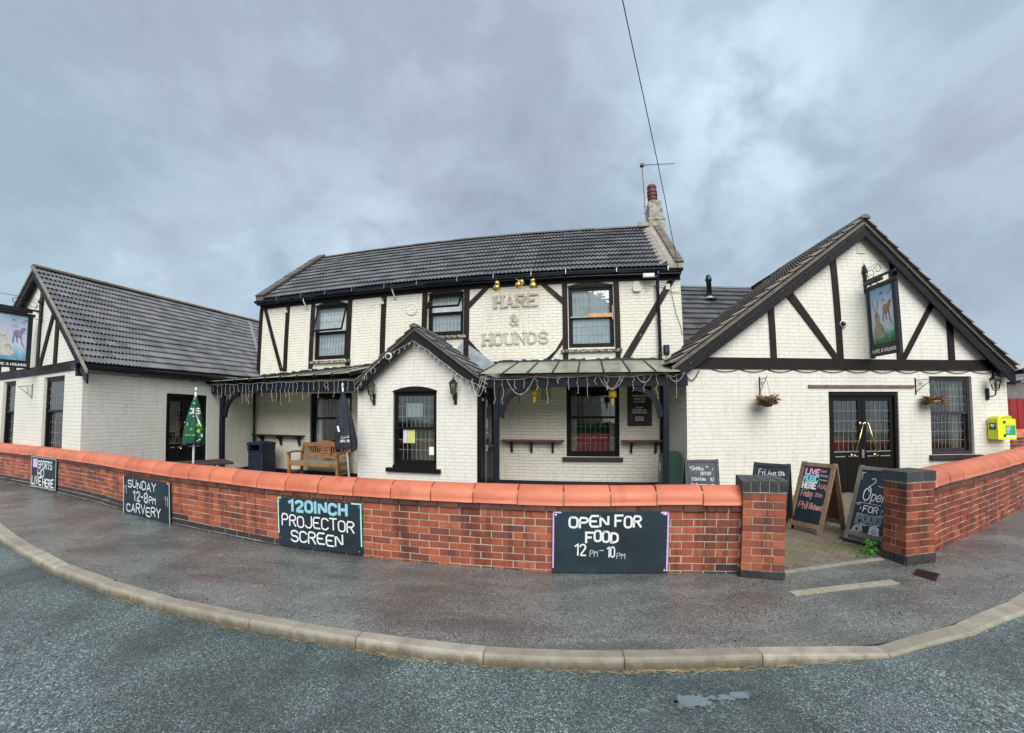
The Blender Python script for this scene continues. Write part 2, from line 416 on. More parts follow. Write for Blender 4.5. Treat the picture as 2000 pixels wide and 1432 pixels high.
m = MB('puddle_water', (.11, .135, .14), .03, 0, 1.0); m.p.inputs['Coat Weight'].default_value = 1.0; m.p.inputs['Coat IOR'].default_value = 1.7; m.p.inputs['Coat Roughness'].default_value = .02
m.bump(m.noise(m.co('World'), 9, 2), .03, .01)

def glass_mat(name, tint=(.9, .95, .95), refl=.95, minr=.10):
    m = bpy.data.materials.new(name); m.use_nodes = True; MATS[name] = m
    n, l = m.node_tree.nodes, m.node_tree.links; n.clear()
    o = n.new('ShaderNodeOutputMaterial'); t = n.new('ShaderNodeBsdfTransparent'); g = n.new('ShaderNodeBsdfGlossy'); mx = n.new('ShaderNodeMixShader')
    t.inputs[0].default_value = (*tint, 1); g.inputs[0].default_value = (refl, refl, refl, 1); g.inputs['Roughness'].default_value = .02
    f = n.new('ShaderNodeFresnel'); f.inputs[0].default_value = 1.65
    a = n.new('ShaderNodeMath'); a.operation = 'ADD'; a.inputs[1].default_value = minr; l.new(f.outputs[0], a.inputs[0])
    no = n.new('ShaderNodeTexNoise'); no.inputs['Scale'].default_value = 2.5; b = n.new('ShaderNodeBump'); b.inputs['Strength'].default_value = .06; b.inputs['Distance'].default_value = .02
    l.new(no.outputs[0], b.inputs['Height']); l.new(b.outputs[0], g.inputs['Normal'])
    l.new(a.outputs[0], mx.inputs[0]); l.new(t.outputs[0], mx.inputs[1]); l.new(g.outputs[0], mx.inputs[2]); l.new(mx.outputs[0], o.inputs[0])
glass_mat('window_glass')
glass_mat('lantern_glass', (.75, .72, .55))
# corrugated/twinwall canopy sheeting, algae stained
m = MB('canopy_sheet', (.60, .61, .54), .22)
n = m.noise(m.co('World', (1, 1, 1)), 2.6, 5, .65)
m.color(m.ramp(n, (.30, (.36, .37, .28)), (.50, (.58, .59, .49)), (.75, (.74, .75, .68))))
m.p.inputs['Transmission Weight'].default_value = .0
tr = m.nd('ShaderNodeBsdfTranslucent'); tr.inputs[0].default_value = (.62, .64, .50, 1)
ms = m.nd('ShaderNodeMixShader'); ms.inputs[0].default_value = .45
m.l.new(m.p.outputs[0], ms.inputs[1]); m.l.new(tr.outputs[0], ms.inputs[2]); m.l.new(ms.outputs[0], m.n['Material Output'].inputs[0])
# hand painted pictorial panel of the hanging signs
def pictorial(name, blue):
    m = MB(name, (.5, .6, .7), .3)
    uv = m.co('UV'); sp = m.nd('ShaderNodeSeparateXYZ'); m.l.new(m.nd('ShaderNodeTexCoord').outputs['Generated'], sp.inputs[0])
    n = m.noise(m.co('Object', (3, 3, 1.2)), 3.2, 5, .6, .6)
    g = m.math('ADD', sp.outputs[2], m.math('MULTIPLY', m.math('SUBTRACT', n, .5), .28))
    if blue: c = m.ramp(g, (.0, (.10, .36, .55)), (.14, (.22, .50, .68)), (.34, (.58, .68, .78)), (.7, (.52, .58, .74)), (1, (.36, .58, .72)))
    else: c = m.ramp(g, (.0, (.03, .20, .04)), (.14, (.06, .32, .20)), (.26, (.48, .62, .70)), (.6, (.62, .66, .82)), (.82, (.36, .52, .76)), (1, (.13, .36, .62)))
    m.color(m.mix(m.ramp(n, (.5, 0.), (.7, .4)), c, (.70, .72, .80)))
pictorial('sign_panel_green', False)
pictorial('sign_panel_blue', True)
simple('paint_tan', (.30, .22, .13), .5, 0, .3, 12, 0)
simple('paint_hare', (.36, .32, .24), .5, 0, .3, 12, 0)
simple('paint_violet', (.26, .22, .40), .5, 0, .3, 12, 0)
simple('paint_cream', (.66, .62, .56), .5, 0, .15, 12, 0)
simple('paint_grass', (.05, .24, .06), .5, 0, .4, 12, 0)
# ------------------------------------------------------------------ mesh helpers
COL = sc.collection
WM = {}                                   # world matrices of everything linked, kept here so nothing has to be evaluated
class G:
    """collects simple solids; link() makes ONE mesh object of them"""
    def __init__(s): s.v, s.f, s.r = [], [], []
    def add(s, vs_, fs, rnd=0.0):
        b = len(s.v); s.v += [tuple(v) for v in vs_]; s.f += [tuple(b + i for i in f) for f in fs]; s.r += [rnd] * len(vs_); return s
    def box(s, x0, x1, y0, y1, z0, z1, rnd=0.0, M=None):
        if x0 > x1: x0, x1 = x1, x0
        if y0 > y1: y0, y1 = y1, y0
        if z0 > z1: z0, z1 = z1, z0
        vs_ = [Vector((x, y, z)) for z in (z0, z1) for x, y in ((x0, y0), (x1, y0), (x1, y1), (x0, y1))]
        if M is not None: vs_ = [M @ v for v in vs_]
        return s.add(vs_, [(3, 2, 1, 0), (4, 5, 6, 7), (0, 1, 5, 4), (1, 2, 6, 5), (2, 3, 7, 6), (3, 0, 4, 7)], rnd)
    def cbox(s, x0, x1, y0, y1, z0, z1, c=.004, rnd=0.0, M=None):
        """box with its front (-y) edges chamfered by c"""
        a = [(x0 + c, y0, z0 + c), (x1 - c, y0, z0 + c), (x1 - c, y0, z1 - c), (x0 + c, y0, z1 - c)]
        b = [(x0, y0 + c, z0), (x1, y0 + c, z0), (x1, y0 + c, z1), (x0, y0 + c, z1)]
        d = [(x0, y1, z0), (x1, y1, z0), (x1, y1, z1), (x0, y1, z1)]
        vs_ = [Vector(p) for p in a + b + d]
        if M is not None: vs_ = [M @ v for v in vs_]
        f = [(0, 1, 2, 3)]
        for i in range(4):
            j = (i + 1) % 4; f += [(i, 4 + i, 4 + j, j), (4 + i, 8 + i, 8 + j, 4 + j)]
        f.append((11, 10, 9, 8))
        return s.add(vs_, f, rnd)
    def quad(s, a, b, c, d, rnd=0.0): return s.add([a, b, c, d], [(0, 1, 2, 3)], rnd)
    def prism(s, poly, y0, y1, M=None, rnd=0.0):
        """poly in (x,z), swept from y0 (front) to y1"""
        n = len(poly)
        vs_ = [Vector((x, y0, z)) for x, z in poly] + [Vector((x, y1, z)) for x, z in poly]
        if M is not None: vs_ = [M @ v for v in vs_]
        ar = sum(poly[i][0] * poly[(i + 1) % n][1] - poly[(i + 1) % n][0] * poly[i][1] for i in range(n))
        f = [tuple(range(n)), tuple(range(2 * n - 1, n - 1, -1))] + [(i, n + i, n + (i + 1) % n, (i + 1) % n) for i in range(n)]
        if ar < 0: f = [tuple(reversed(q)) for q in f]
        return s.add(vs_, f, rnd)
    def slab(s, poly, z0, z1):
        """poly in (x,y), extruded in z"""
        n = len(poly); vs_ = [(x, y, z0) for x, y in poly] + [(x, y, z1) for x, y in poly]
        ar = sum(poly[i][0] * poly[(i + 1) % n][1] - poly[(i + 1) % n][0] * poly[i][1] for i in range(n))
        f = [tuple(range(n - 1, -1, -1)), tuple(range(n, 2 * n))] + [(i, (i + 1) % n, n + (i + 1) % n, n + i) for i in range(n)]
        if ar < 0: f = [tuple(reversed(q)) for q in f]
        return s.add(vs_, f)
    def tube(s, pts, r, n=6, closed=False, taper=None):
        pts = [Vector(p) for p in pts]; k = len(pts); rings = []
        up = Vector((0, 0, 1)); prev = None
        for i, p in enumerate(pts):
            t = (pts[min(i + 1, k - 1)] - pts[max(i - 1, 0)])
            t = t.normalized() if t.length > 1e-9 else Vector((0, 0, 1))
            if prev is None: a = t.cross(up if abs(t.z) < .9 else Vector((1, 0, 0))).normalized()
            else:
                a = prev - t * prev.dot(t); a = a.normalized() if a.length > 1e-6 else t.orthogonal().normalized()
            prev = a; b = t.cross(a)
            rr = r if taper is None else r * (1 + (taper - 1) * i / (k - 1))
            rings += [p + (a * math.cos(2 * PI * j / n) + b * math.sin(2 * PI * j / n)) * rr for j in range(n)]
        f = []
        for i in range(k - 1):
            for j in range(n):
                jj = (j + 1) % n; f.append((i * n + j, i * n + jj, (i + 1) * n + jj, (i + 1) * n + j))
        f.append(tuple(range(n - 1, -1, -1))); f.append(tuple(range((k - 1) * n, k * n)))
        return s.add(rings, f)
    def lathe(s, prof, n=12, M=None, ang0=0.0):
        vs_ = [Vector((r * math.cos(ang0 + 2 * PI * j / n), r * math.sin(ang0 + 2 * PI * j / n), z)) for r, z in prof for j in range(n)]
        if M is not None: vs_ = [M @ v for v in vs_]
        f = []
        for i in range(len(prof) - 1):
            for j in range(n):
                jj = (j + 1) % n; f.append((i * n + j, i * n + jj, (i + 1) * n + jj, (i + 1) * n + j))
        f.append(tuple(range(n - 1, -1, -1))); f.append(tuple(range((len(prof) - 1) * n, len(prof) * n)))
        return s.add(vs_, f)
    def stroke(s, pts, wd, y, depth=0.0, M=None):
        """mitred ribbon in the (x,z) plane at y (thickness towards +y when depth)"""
        P = [Vector((a, b)) for a, b in pts]
        Q = [P[0]]
        for p in P[1:]:
            if (p - Q[-1]).length > 1e-5: Q.append(p)
        P = Q
        if len(P) < 2: return s
        closed = (P[0] - P[-1]).length < 1e-4 and len(P) > 3
        if closed: P = P[:-1]
        k = len(P); Lf, Rt = [], []
        for i in range(k):
            a = P[i - 1] if (i > 0 or closed) else None; c = P[(i + 1) % k] if (i < k - 1 or closed) else None
            d1 = (P[i] - a).normalized() if a is not None else (c - P[i]).normalized()
            d2 = (c - P[i]).normalized() if c is not None else d1
            n1 = Vector((-d1.y, d1.x)); n2 = Vector((-d2.y, d2.x)); mm = n1 + n2
            mm = mm.normalized() if mm.length > .2 else n1
            q = wd / 2 / max(.55, mm.dot(n1))
            Lf.append(P[i] + mm * q); Rt.append(P[i] - mm * q)
        if not closed:
            Lf[0] -= (P[1] - P[0]).normalized() * wd * .4; Rt[0] -= (P[1] - P[0]).normalized() * wd * .4
            Lf[-1] += (P[-1] - P[-2]).normalized() * wd * .4; Rt[-1] += (P[-1] - P[-2]).normalized() * wd * .4
        T = (lambda v: M @ v) if M is not None else (lambda v: v)
        vs_ = [T(Vector((p.x, y, p.y))) for p in Lf + Rt]
        m = k if closed else k - 1
        f = [(i, k + i, k + (i + 1) % k, (i + 1) % k) for i in range(m)]
        if depth:
            vs_ += [T(Vector((p.x, y + depth, p.y))) for p in Lf + Rt]; o = 2 * k
            for i in range(m):
                j = (i + 1) % k
                f += [(o + i, o + j, o + k + j, o + k + i), (i, j, o + j, o + i), (k + i, o + k + i, o + k + j, k + j)]
            if not closed: f += [(0, o, o + k, k), (k - 1, 2 * k - 1, o + 2 * k - 1, o + k - 1)]
        return s.add(vs_, f)
    def mesh(s, name, mat, smooth=False):
        me = bpy.data.meshes.new(name); me.from_pydata(s.v, [], s.f); me.validate(); me.update()
        mats = mat if isinstance(mat, (list, tuple)) else [mat]
        for q in mats: me.materials.append(MATS[q])
        if smooth:
            for p in me.polygons: p.use_smooth = True
        uv = me.uv_layers.new(name='UVMap'); co = me.vertices
        for p in me.polygons:
            n = p.normal; ax, ay, az = abs(n.x), abs(n.y), abs(n.z)
            for li in p.loop_indices:
                c = co[me.loops[li].vertex_index].co
                uv.data[li].uv = (c.y, c.z) if ax > ay and ax > az else ((c.x, c.z) if ay >= az else (c.x, c.y))
        if any(s.r):
            a = me.attributes.new('rnd', 'FLOAT', 'POINT')
            for i, q in enumerate(s.r[:len(me.vertices)]): a.data[i].value = q
        return me
def put(name, me, parent=None, M=None, kind=None):
    """M: world matrix"""
    o = bpy.data.objects.new(name, me); COL.objects.link(o)
    M = M if M is not None else (WM[parent.name].copy() if parent else Matrix())
    WM[o.name] = M
    if parent: o.parent = parent; o.matrix_basis = WM[parent.name].inverted() @ M
    else: o.matrix_basis = M
    if kind: o['kind'] = kind
    return o
def link(name, g, mat, parent=None, M=None, kind=None, smooth=False, each=False):
    if not each: return put(name, g.mesh(name, mat, smooth), parent, M, kind)
    # every separate piece becomes an object of its own
    par = list(range(len(g.v))); 
    def find(i):
        while par[i] != i: par[i] = par[par[i]]; i = par[i]
        return i
    key = {}
    for i, v in enumerate(g.v):
        k = tuple(round(c, 4) for c in v)
        if k in key: par[find(i)] = find(key[k])
        else: key[k] = i
    for f in g.f:
        for i in f[1:]: par[find(i)] = find(f[0])
    comp = {}
    for f in g.f: comp.setdefault(find(f[0]), []).append(f)
    boxes = []
    for fs_ in comp.values():
        vs_ = [g.v[i] for f in fs_ for i in f]; boxes.append([[min(v[a] for v in vs_) - .002 for a in range(3)], [max(v[a] for v in vs_) + .002 for a in range(3)], fs_])
    merged = True
    while merged:
        merged = False
        for i in range(len(boxes)):
            for j in range(i + 1, len(boxes)):
                a, b = boxes[i], boxes[j]
                if all(a[0][k] <= b[1][k] and b[0][k] <= a[1][k] for k in range(3)):
                    boxes[i] = [[min(x, y) for x, y in zip(a[0], b[0])], [max(x, y) for x, y in zip(a[1], b[1])], a[2] + b[2]]; del boxes[j]; merged = True; break
            if merged: break
    out = []
    for _, _, fs_ in boxes:
        ids = sorted({i for f in fs_ for i in f}); mp = {i: k for k, i in enumerate(ids)}; h = G(); h.add([g.v[i] for i in ids], [tuple(mp[i] for i in f) for f in fs_]); out.append(put(name, h.mesh(name, mat, smooth), parent, M, kind))
    return out[0]
def tag(o, label, cat, group=None):
    o['label'] = label; o['category'] = cat
    if group: o['group'] = group
    return o
class Frame:
    """a wall of the pub: u runs along it to the right, off towards the street, z up"""
    def __init__(s, phi, o):
        s.phi = phi; s.o = o; s.M = Matrix.Translation((o[0], o[1], 0)) @ Matrix.Rotation(-R(phi), 4, 'Z')
    def w(s, u, off, z): return s.M @ Vector((u, -off, z))
    def at(s, u, off, z, rz=0): return s.M @ Matrix.Translation((u, -off, z)) @ Matrix.Rotation(rz, 4, 'Z')
    def inv(s, p): q = s.M.inverted() @ Vector(p); return q.x, -q.y, q.z
FH = Frame(11, (-7.407, 10.873))          # two-storey house front
FG = Frame(22, (-8.298, 6.527))        # left wing, street gable
FS = Frame(-78.407, (-8.298, 6.527))      # left wing, yard side
FR = Frame(4, (3.328, 7.426))             # right wing gable
FP = Frame(11, (-3.378, 8.603))           # porch
I4 = Matrix()
def thing(name, label, cat, M, group=None):
    o = put(name, None, None, M); o.empty_display_size = .2; return tag(o, label, cat, group)
def TR(x, y, z, rz=0): return Matrix.Translation((x, y, z)) @ Matrix.Rotation(rz, 4, 'Z')
def copy_tree(o, M, label=None):
    base = WM[o.name]
    def cp(q, par):
        c = q.copy(); COL.objects.link(c)
        WM[c.name] = M @ base.inverted() @ WM[q.name]
        if par: c.parent = par; c.matrix_basis = WM[par.name].inverted() @ WM[c.name]
        else: c.matrix_basis = WM[c.name]
        for ch in [x for x in KIDS.get(q.name, [])]: KIDS.setdefault(c.name, []).append(cp(ch, c))
        return c
    KIDS = {}
    for x in bpy.data.objects:
        if x.parent: KIDS.setdefault(x.parent.name, []).append(x)
    c = cp(o, None)
    if label: c['label'] = label
    return c

def wall_cells(g, x0, x1, z0, z1, holes, y=0.0, depth=.22):
    """front skin of a wall with real openings and their reveals"""
    xs = sorted({x0, x1, *[h[0] for h in holes], *[h[1] for h in holes]}); zs = sorted({z0, z1, *[h[2] for h in holes], *[h[3] for h in holes]})
    xs = [x for x in xs if x0 <= x <= x1]; zs = [z for z in zs if z0 <= z <= z1]
    for a, b in zip(xs, xs[1:]):
        for c, d in zip(zs, zs[1:]):
            mx, mz = (a + b) / 2, (c + d) / 2
            if any(h[0] < mx < h[1] and h[2] < mz < h[3] for h in holes): continue
            g.quad((a, y, c), (b, y, c), (b, y, d), (a, y, d))
    for a, b, c, d in holes:
        g.quad((a, y, c), (a, y, d), (a, y + depth, d), (a, y + depth, c)); g.quad((b, y, d), (b, y, c), (b, y + depth, c), (b, y + depth, d))
        g.quad((a, y, d), (b, y, d), (b, y + depth, d), (a, y + depth, d)); g.quad((b, y, c), (a, y, c), (a, y + depth, c), (b, y + depth, c))
    return g

# stroke alphabet: x 0-4, y 0-6, a=-1 b=-2
GLY = {'A': '00 26 40|12 32', 'B': '00 06 36 45 44 33 03|33 42 41 30 00', 'C': '45 36 16 05 01 10 30 41', 'D': '00 06 26 45 41 20 00', 'E': '40 00 06 46|03 33',
 'F': '00 06 46|03 33', 'G': '45 36 16 05 01 10 30 41 43 23', 'H': '00 06|40 46|03 43', 'I': '20 26', 'J': '46 41 30 10 01', 'K': '00 06|46 03 40', 'L': '06 00 40',
 'M': '00 06 23 46 40', 'N': '00 06 40 46', 'O': '16 05 01 10 30 41 45 36 16', 'P': '00 06 36 45 44 33 03', 'R': '00 06 36 45 44 33 03|23 40',
 'S': '45 36 16 05 04 13 33 42 41 30 10 01', 'T': '20 26|06 46', 'U': '06 01 10 30 41 46', 'V': '06 20 46', 'W': '06 10 23 30 46', 'X': '00 46|06 40', 'Y': '06 23 46|23 20',
 'Z': '06 46 00 40', '0': '16 05 01 10 30 41 45 36 16', '1': '05 26 20', '2': '05 16 36 45 44 00 40', '3': '05 16 36 45 44 33 13|33 42 41 30 10 01', '4': '30 36 02 42',
 '5': '46 06 03 33 42 41 30 10 01', '6': '45 36 16 05 01 10 30 41 42 33 03', '7': '06 46 10', '8': '13 04 05 16 36 45 44 33 13 02 01 10 30 41 42 33', '9': '44 33 13 04 05 16 36 45 41 30 10',
 '&': '40 05 16 26 35 02 01 10 20 43', '-': '13 33', '.': '20 21', '#': '40 00 11 15 26 36 45|03 33', ':': '11 12|13 14',
 'a': '34 14 03 01 10 20 32|34 30', 'b': '06 00|03 14 24 33 31 20 10 01', 'c': '33 24 14 03 01 10 20 31', 'd': '36 30|33 24 14 03 01 10 20 31', 'e': '02 32 33 24 14 03 01 10 20 31',
 'f': '35 26 16 15 10|04 24', 'g': '34 3a 2b 1b|33 24 14 03 01 10 20 31', 'h': '06 00|03 14 24 33 30', 'i': '10 14|15 16', 'k': '06 00|34 02 30', 'l': '16 10',
 'm': '04 00|03 13 22 20|23 33 42 40', 'n': '04 00|03 14 24 33 30', 'o': '14 03 01 10 20 31 33 24 14', 'p': '04 0b|03 14 24 33 31 20 10 01', 'r': '04 00|02 13 24',
 's': '33 24 14 03 12 22 31 20 10 01', 't': '16 11 20 30|04 24', 'u': '04 01 10 20 31|34 30', 'v': '04 20 44', 'w': '04 10 23 30 44', 'y': '04 11|34 1b 0b', 'z': '04 34 00 30'}
def gl(ch):
    D = {'a': -1, 'b': -2}
    return [[(D.get(t[0], None) if t[0] in D else int(t[0]), D[t[1]] if t[1] in D else int(t[1])) for t in st.split()] for st in GLY[ch].split('|')]
def text(g, s_, x, z, h, w_, y=-.0015, stroke=.012, wob=.0, M=None, slant=0.0, depth=0.0, gap=1.25, drift=0.0, dbl=None):
    """write s_ from x to x+w_, cap height h, baseline z; returns end x"""
    tot = 0; adv = []
    for ch in s_:
        a = 2.4 if ch == ' ' else max(p[0] for st in gl(ch) for p in st) - min(p[0] for st in gl(ch) for p in st) + gap + (.4 if ch in 'I1il' else 0)
        adv.append(a); tot += a
    k = w_ / (tot - gap); cx = x; n = 0
    for ch, a in zip(s_, adv):
        if ch != ' ':
            x0 = min(p[0] for st in gl(ch) for p in st); dz = random.uniform(-wob, wob) * h; hs = 1 + random.uniform(-wob, wob)
            for st in gl(ch):
                n += 1
                pts = [(cx + (px - x0) * k + slant * py * h / 6 + random.uniform(-wob, wob) * h * .12, z + dz + drift * (cx - x) + py * h / 6 * hs + random.uniform(-wob, wob) * h * .12) for px, py in st]
                if len(pts) > 3: pts = chaikin(pts)
                if dbl:
                    g.stroke(pts, stroke, y, depth, M); g2 = dbl; g2.stroke(pts, stroke * .35, y - .0012, 0, M)
                else: g.stroke(pts, stroke, y - .0002 * (n % 4), depth, M)
        cx += a * k
    return cx
def chaikin(p):
    closed = p[0] == p[-1]
    out = [] if closed else [p[0]]
    for a, b in zip(p, p[1:]):
        out += [(a[0] * .78 + b[0] * .22, a[1] * .78 + b[1] * .22), (a[0] * .22 + b[0] * .78, a[1] * .22 + b[1] * .78)]
    out += [out[0]] if closed else [p[-1]]
    return out

# ------------------------------------------------------------------ ground, road, kerb, footway
KERB = [(-30, 17.4, 0), (-22, 12.8, 0), (-16, 9.45, 0), (-10.3, 6.33, 0), (-7.0, 4.53, 0), (-4.95, 3.57, 0), (-3.62, 3.11, 0), (-2.75, 2.90, 0), (-1.94, 2.765, 0), (-.995, 2.63, 0), (-.167, 2.52, 0),
        (.30, 2.47, 0), (.722, 2.435, 0), (1.16, 2.40, 0), (1.58, 2.365, 0), (2.41, 2.336, -.058), (3.126, 2.45, -.058), (4.10, 2.76, -.058), (5.25, 3.24, -.058), (6.55, 3.84, -.055), (9, 5.0, -.04), (14, 7.5, 0), (22, 11.7, 0), (30, 15.9, 0)]
WALLP = [(-26, 13.0, .80), (-18.0, 10.2, .45), (-12.08, 7.84, .19), (-9.37, 6.83, .04), (-7.22, 6.02, 0), (-6.12, 5.56), (-4.92, 5.13), (-3.65, 4.76), (-2.75, 4.52), (-1.69, 4.345), (-.82, 4.20), (0, 4.065), (.41, 3.99), (.76, 3.945), (1.54, 3.865), (2.22, 3.72), (2.33, 3.695)]
WALLQ = [(4.62, 3.78), (5.0, 3.98), (6.1, 4.45), (7.85, 5.27), (9.4, 6.05), (12, 7.4)]
def path(P, step=.05):
    """resample to (x, y, z, s, tangent angle)"""
    P = [Vector(p if len(p) == 3 else (*p, 0)) for p in P]; n = len(P)
    C = []
    for i in range(n - 1):
        a, b, c, d = P[max(i - 1, 0)], P[i], P[i + 1], P[min(i + 2, n - 1)]
        ta, tb = (c - a) * .5, (d - b) * .5
        L_ = (c - b).length; 
        if (c - a).length > 1e-6: ta = (c - a).normalized() * L_ 
        if (d - b).length > 1e-6: tb = (d - b).normalized() * L_
        k = max(2, int(L_ / step))
        for j in range(k):
            t = j / k; C.append(b * (2 * t ** 3 - 3 * t * t + 1) + ta * (t ** 3 - 2 * t * t + t) + c * (-2 * t ** 3 + 3 * t * t) + tb * (t ** 3 - t * t))
    C.append(P[-1]); S = [0]
    for a, b in zip(C, C[1:]): S.append(S[-1] + (b - a).length)
    return C, S
class Path:
    def __init__(s, P): s.C, s.S = path(P); s.len = s.S[-1]
    def at(s, d):
        import bisect
        d = min(max(d, 0), s.len - 1e-6); i = bisect.bisect_right(s.S, d) - 1; i = min(i, len(s.C) - 2)
        t = (d - s.S[i]) / max(1e-9, s.S[i + 1] - s.S[i]); p = s.C[i].lerp(s.C[i + 1], t); q = s.C[min(i + 2, len(s.C) - 1)] - s.C[max(i - 1, 0)]
        return p, math.atan2(q.y, q.x), q.z / max(1e-6, math.hypot(q.x, q.y))
    def near(s, x, y):
        j = min(range(len(s.C)), key=lambda i: (s.C[i].x - x) ** 2 + (s.C[i].y - y) ** 2); return s.S[j]
def shifted(P, d):
    C, S = path(P, .3); out = []
    for i in range(0, len(C), 2):
        q = C[min(i + 1, len(C) - 1)] - C[max(i - 1, 0)]; a = math.atan2(q.y, q.x); out.append((C[i].x + math.sin(a) * d, C[i].y - math.cos(a) * d, C[i].z))
    return out
PK, PW, PQ = Path(KERB), Path(WALLP), Path(WALLQ)

g = G(); g.quad((-400, -400, -.08), (400, -400, -.08), (400, 400, -.08), (-400, 400, -.08))
link('road', g, 'road_chippings', kind='structure')
# footway: ruled sheet between the back of the kerb and the boundary wall line
KD0 = PK.near(.722, 2.435)
def kerb_z(d):
    k = math.floor((d - KD0) / .915); t = (d - KD0) / .915 - k; return PK.at(KD0 + k * .915)[0].z * (1 - t) + PK.at(KD0 + (k + 1) * .915)[0].z * t
g = G(); n = 420; rows = 9
inner = Path([*WALLP[:-1], (2.2, 3.72), (2.62, 3.62), (3.4, 3.68), (4.1, 3.72), *WALLQ, (20, 11.5), (30, 16.8)])
pts = []
for i in range(n + 1):
    t = i / n
    dk = PK.near(*KERB[0][:2]) + t * PK.len
    p, a, _ = PK.at(dk); p = p + Vector((-math.sin(a), math.cos(a), 0)) * .099; p.z = kerb_z(min(dk, PK.len))
    q, b, _ = inner.at(inner.near(p.x - math.sin(a) * 1.4, p.y + math.cos(a) * 1.4)); q = q + Vector((-math.sin(b), math.cos(b), 0)) * .16; q.z = max(0, q.z)
    for j in range(rows + 1):
        r = p.lerp(q, j / rows); r.z = p.z * (1 - j / rows) ** 1.6 - .002; pts.append(r)
fs = [(i * (rows + 1) + j, (i + 1) * (rows + 1) + j, (i + 1) * (rows + 1) + j + 1, i * (rows + 1) + j + 1) for i in range(n) for j in range(rows)]
g.add(pts, fs); link('pavement', g, 'tarmac_wet', kind='structure')
g = G()
yard = [inner.at(i / 60 * inner.len) for i in range(61)]
front = [(p.x - math.sin(a) * .10, p.y + math.cos(a) * .10) for p, a, _ in yard]
g.add([(x, y, -.008) for x, y in front] + [(x * 1.0, y + 30, -.008) for x, y in front], [(i, i + 1, 62 + i, 61 + i) for i in range(60)])
link('yard_ground', g, 'ground_dark', kind='structure')

# kerb stones
kerb = put('kerb', None, kind='structure')
def kerb_mesh(ln):
    g = G(); h = .0025; a, b = -ln / 2 + h, ln / 2 - h
    pr = [(0, -.14), (0, -.028), (.006, -.010), (.020, 0), (.102, .002), (.105, -.14)]   # y (from road face), z
    vs_ = []
    for x in (a, a + .006, b - .006, b):
        e = .004 if x in (a, b) else 0
        vs_ += [(x, y + (e if y < .02 else 0), z - (e if z > -.05 else 0)) for y, z in pr]
    k = len(pr); f = []
    for i in range(3):
        for j in range(k - 1): f.append((i * k + j, (i + 1) * k + j, (i + 1) * k + j + 1, i * k + j + 1))
    f.append(tuple(range(k))[::-1]); f.append(tuple(range(3 * k, 4 * k)))
    g.add(vs_, f); return g.mesh('kerb_stone', 'kerb_concrete')
KM = kerb_mesh(.915)
d0 = PK.near(.722, 2.435)
i = -32
while True:
    d = d0 + (i + .5) * .915; i += 1
    if d < .5: continue
    if d > PK.len - .5 or i > 24: break
    p, a, sl = PK.at(d); za, zb_ = PK.at(d - .4575)[0].z, PK.at(d + .4575)[0].z; z = (za + zb_) / 2; sl = (zb_ - za) / .915
    M_ = TR(p.x, p.y, z + random.uniform(-.003, .002), a + random.uniform(-.006, .006)) @ Matrix.Rotation(-math.atan(sl), 4, 'Y')
    put('kerb_stone', KM, kerb, M_)
# gravel-like specks, straw and leaf litter along the channel and on the footway
g = G()
def blade(g, x, y, z, ln, a, wd=.0035, lift=.004):
    c, s_ = math.cos(a) * ln / 2, math.sin(a) * ln / 2; nx, ny = -math.sin(a) * wd / 2, math.cos(a) * wd / 2
    g.add([(x - c - nx, y - s_ - ny, z + .002), (x + c - nx, y + s_ - ny, z + lift), (x + c + nx, y + s_ + ny, z + lift), (x - c + nx, y - s_ + ny, z + .002)], [(0, 1, 2, 3)])
for k in range(260):
    u = random.gauss(0, 1); cl_ = random.choice((.745, .9, 1.4, 1.2, -1.0, -2.1, -.5, 1.9, -3.2))
    d = PK.near(cl_, 2.5) + u * .28; p, a, _ = PK.at(d)
    o_ = -abs(random.gauss(.012, .02)); blade(g, p.x - math.sin(a) * o_, p.y + math.cos(a) * o_, -.08, random.uniform(.02, .11), a + random.gauss(0, .35), random.uniform(.002, .005))
for k in range(26):
    blade(g, *random.choice([(-.95 + random.gauss(0, .5), 3.6 + random.gauss(0, .25)), (1.2 + random.gauss(0, .8), 3.2 + random.gauss(0, .3)), (3.0 + random.gauss(0, .4), 3.0)]), .0, random.uniform(.015, .06), random.uniform(0, 3), .003)
blade(g, -1.42, 4.12, 0, .09, .5, .006); blade(g, -1.05, 4.05, 0, .07, -.3, .005); blade(g, -2.9, 3.35, 0, .12, .2, .004)
link('straw_litter', g, 'straw', kind='stuff')
g = G()
for k in range(420):
    if random.random() < .6: d = random.uniform(PK.near(-7, 4.6), PK.near(5, 3.2)); p, a, _ = PK.at(d); o_ = random.uniform(.16, 1.4); x, y, z = p.x - math.sin(a) * o_, p.y + math.cos(a) * o_, 0
    else: d = random.uniform(PW.near(-6, 5.5), PW.len); p, a, _ = PW.at(d); o_ = -abs(random.gauss(.03, .07)); x, y, z = p.x - math.sin(a) * o_, p.y + math.cos(a) * o_, 0
    if y < p.y - 3: continue
    r = random.uniform(.003, .008); q = random.uniform(0, 3)
    g.lathe([(r, z - .004), (r * .8, z + r * .5), (r * .2, z + r * .8)], 5, TR(x, y, 0, q))
link('gravel', g, 'pebble', kind='stuff')
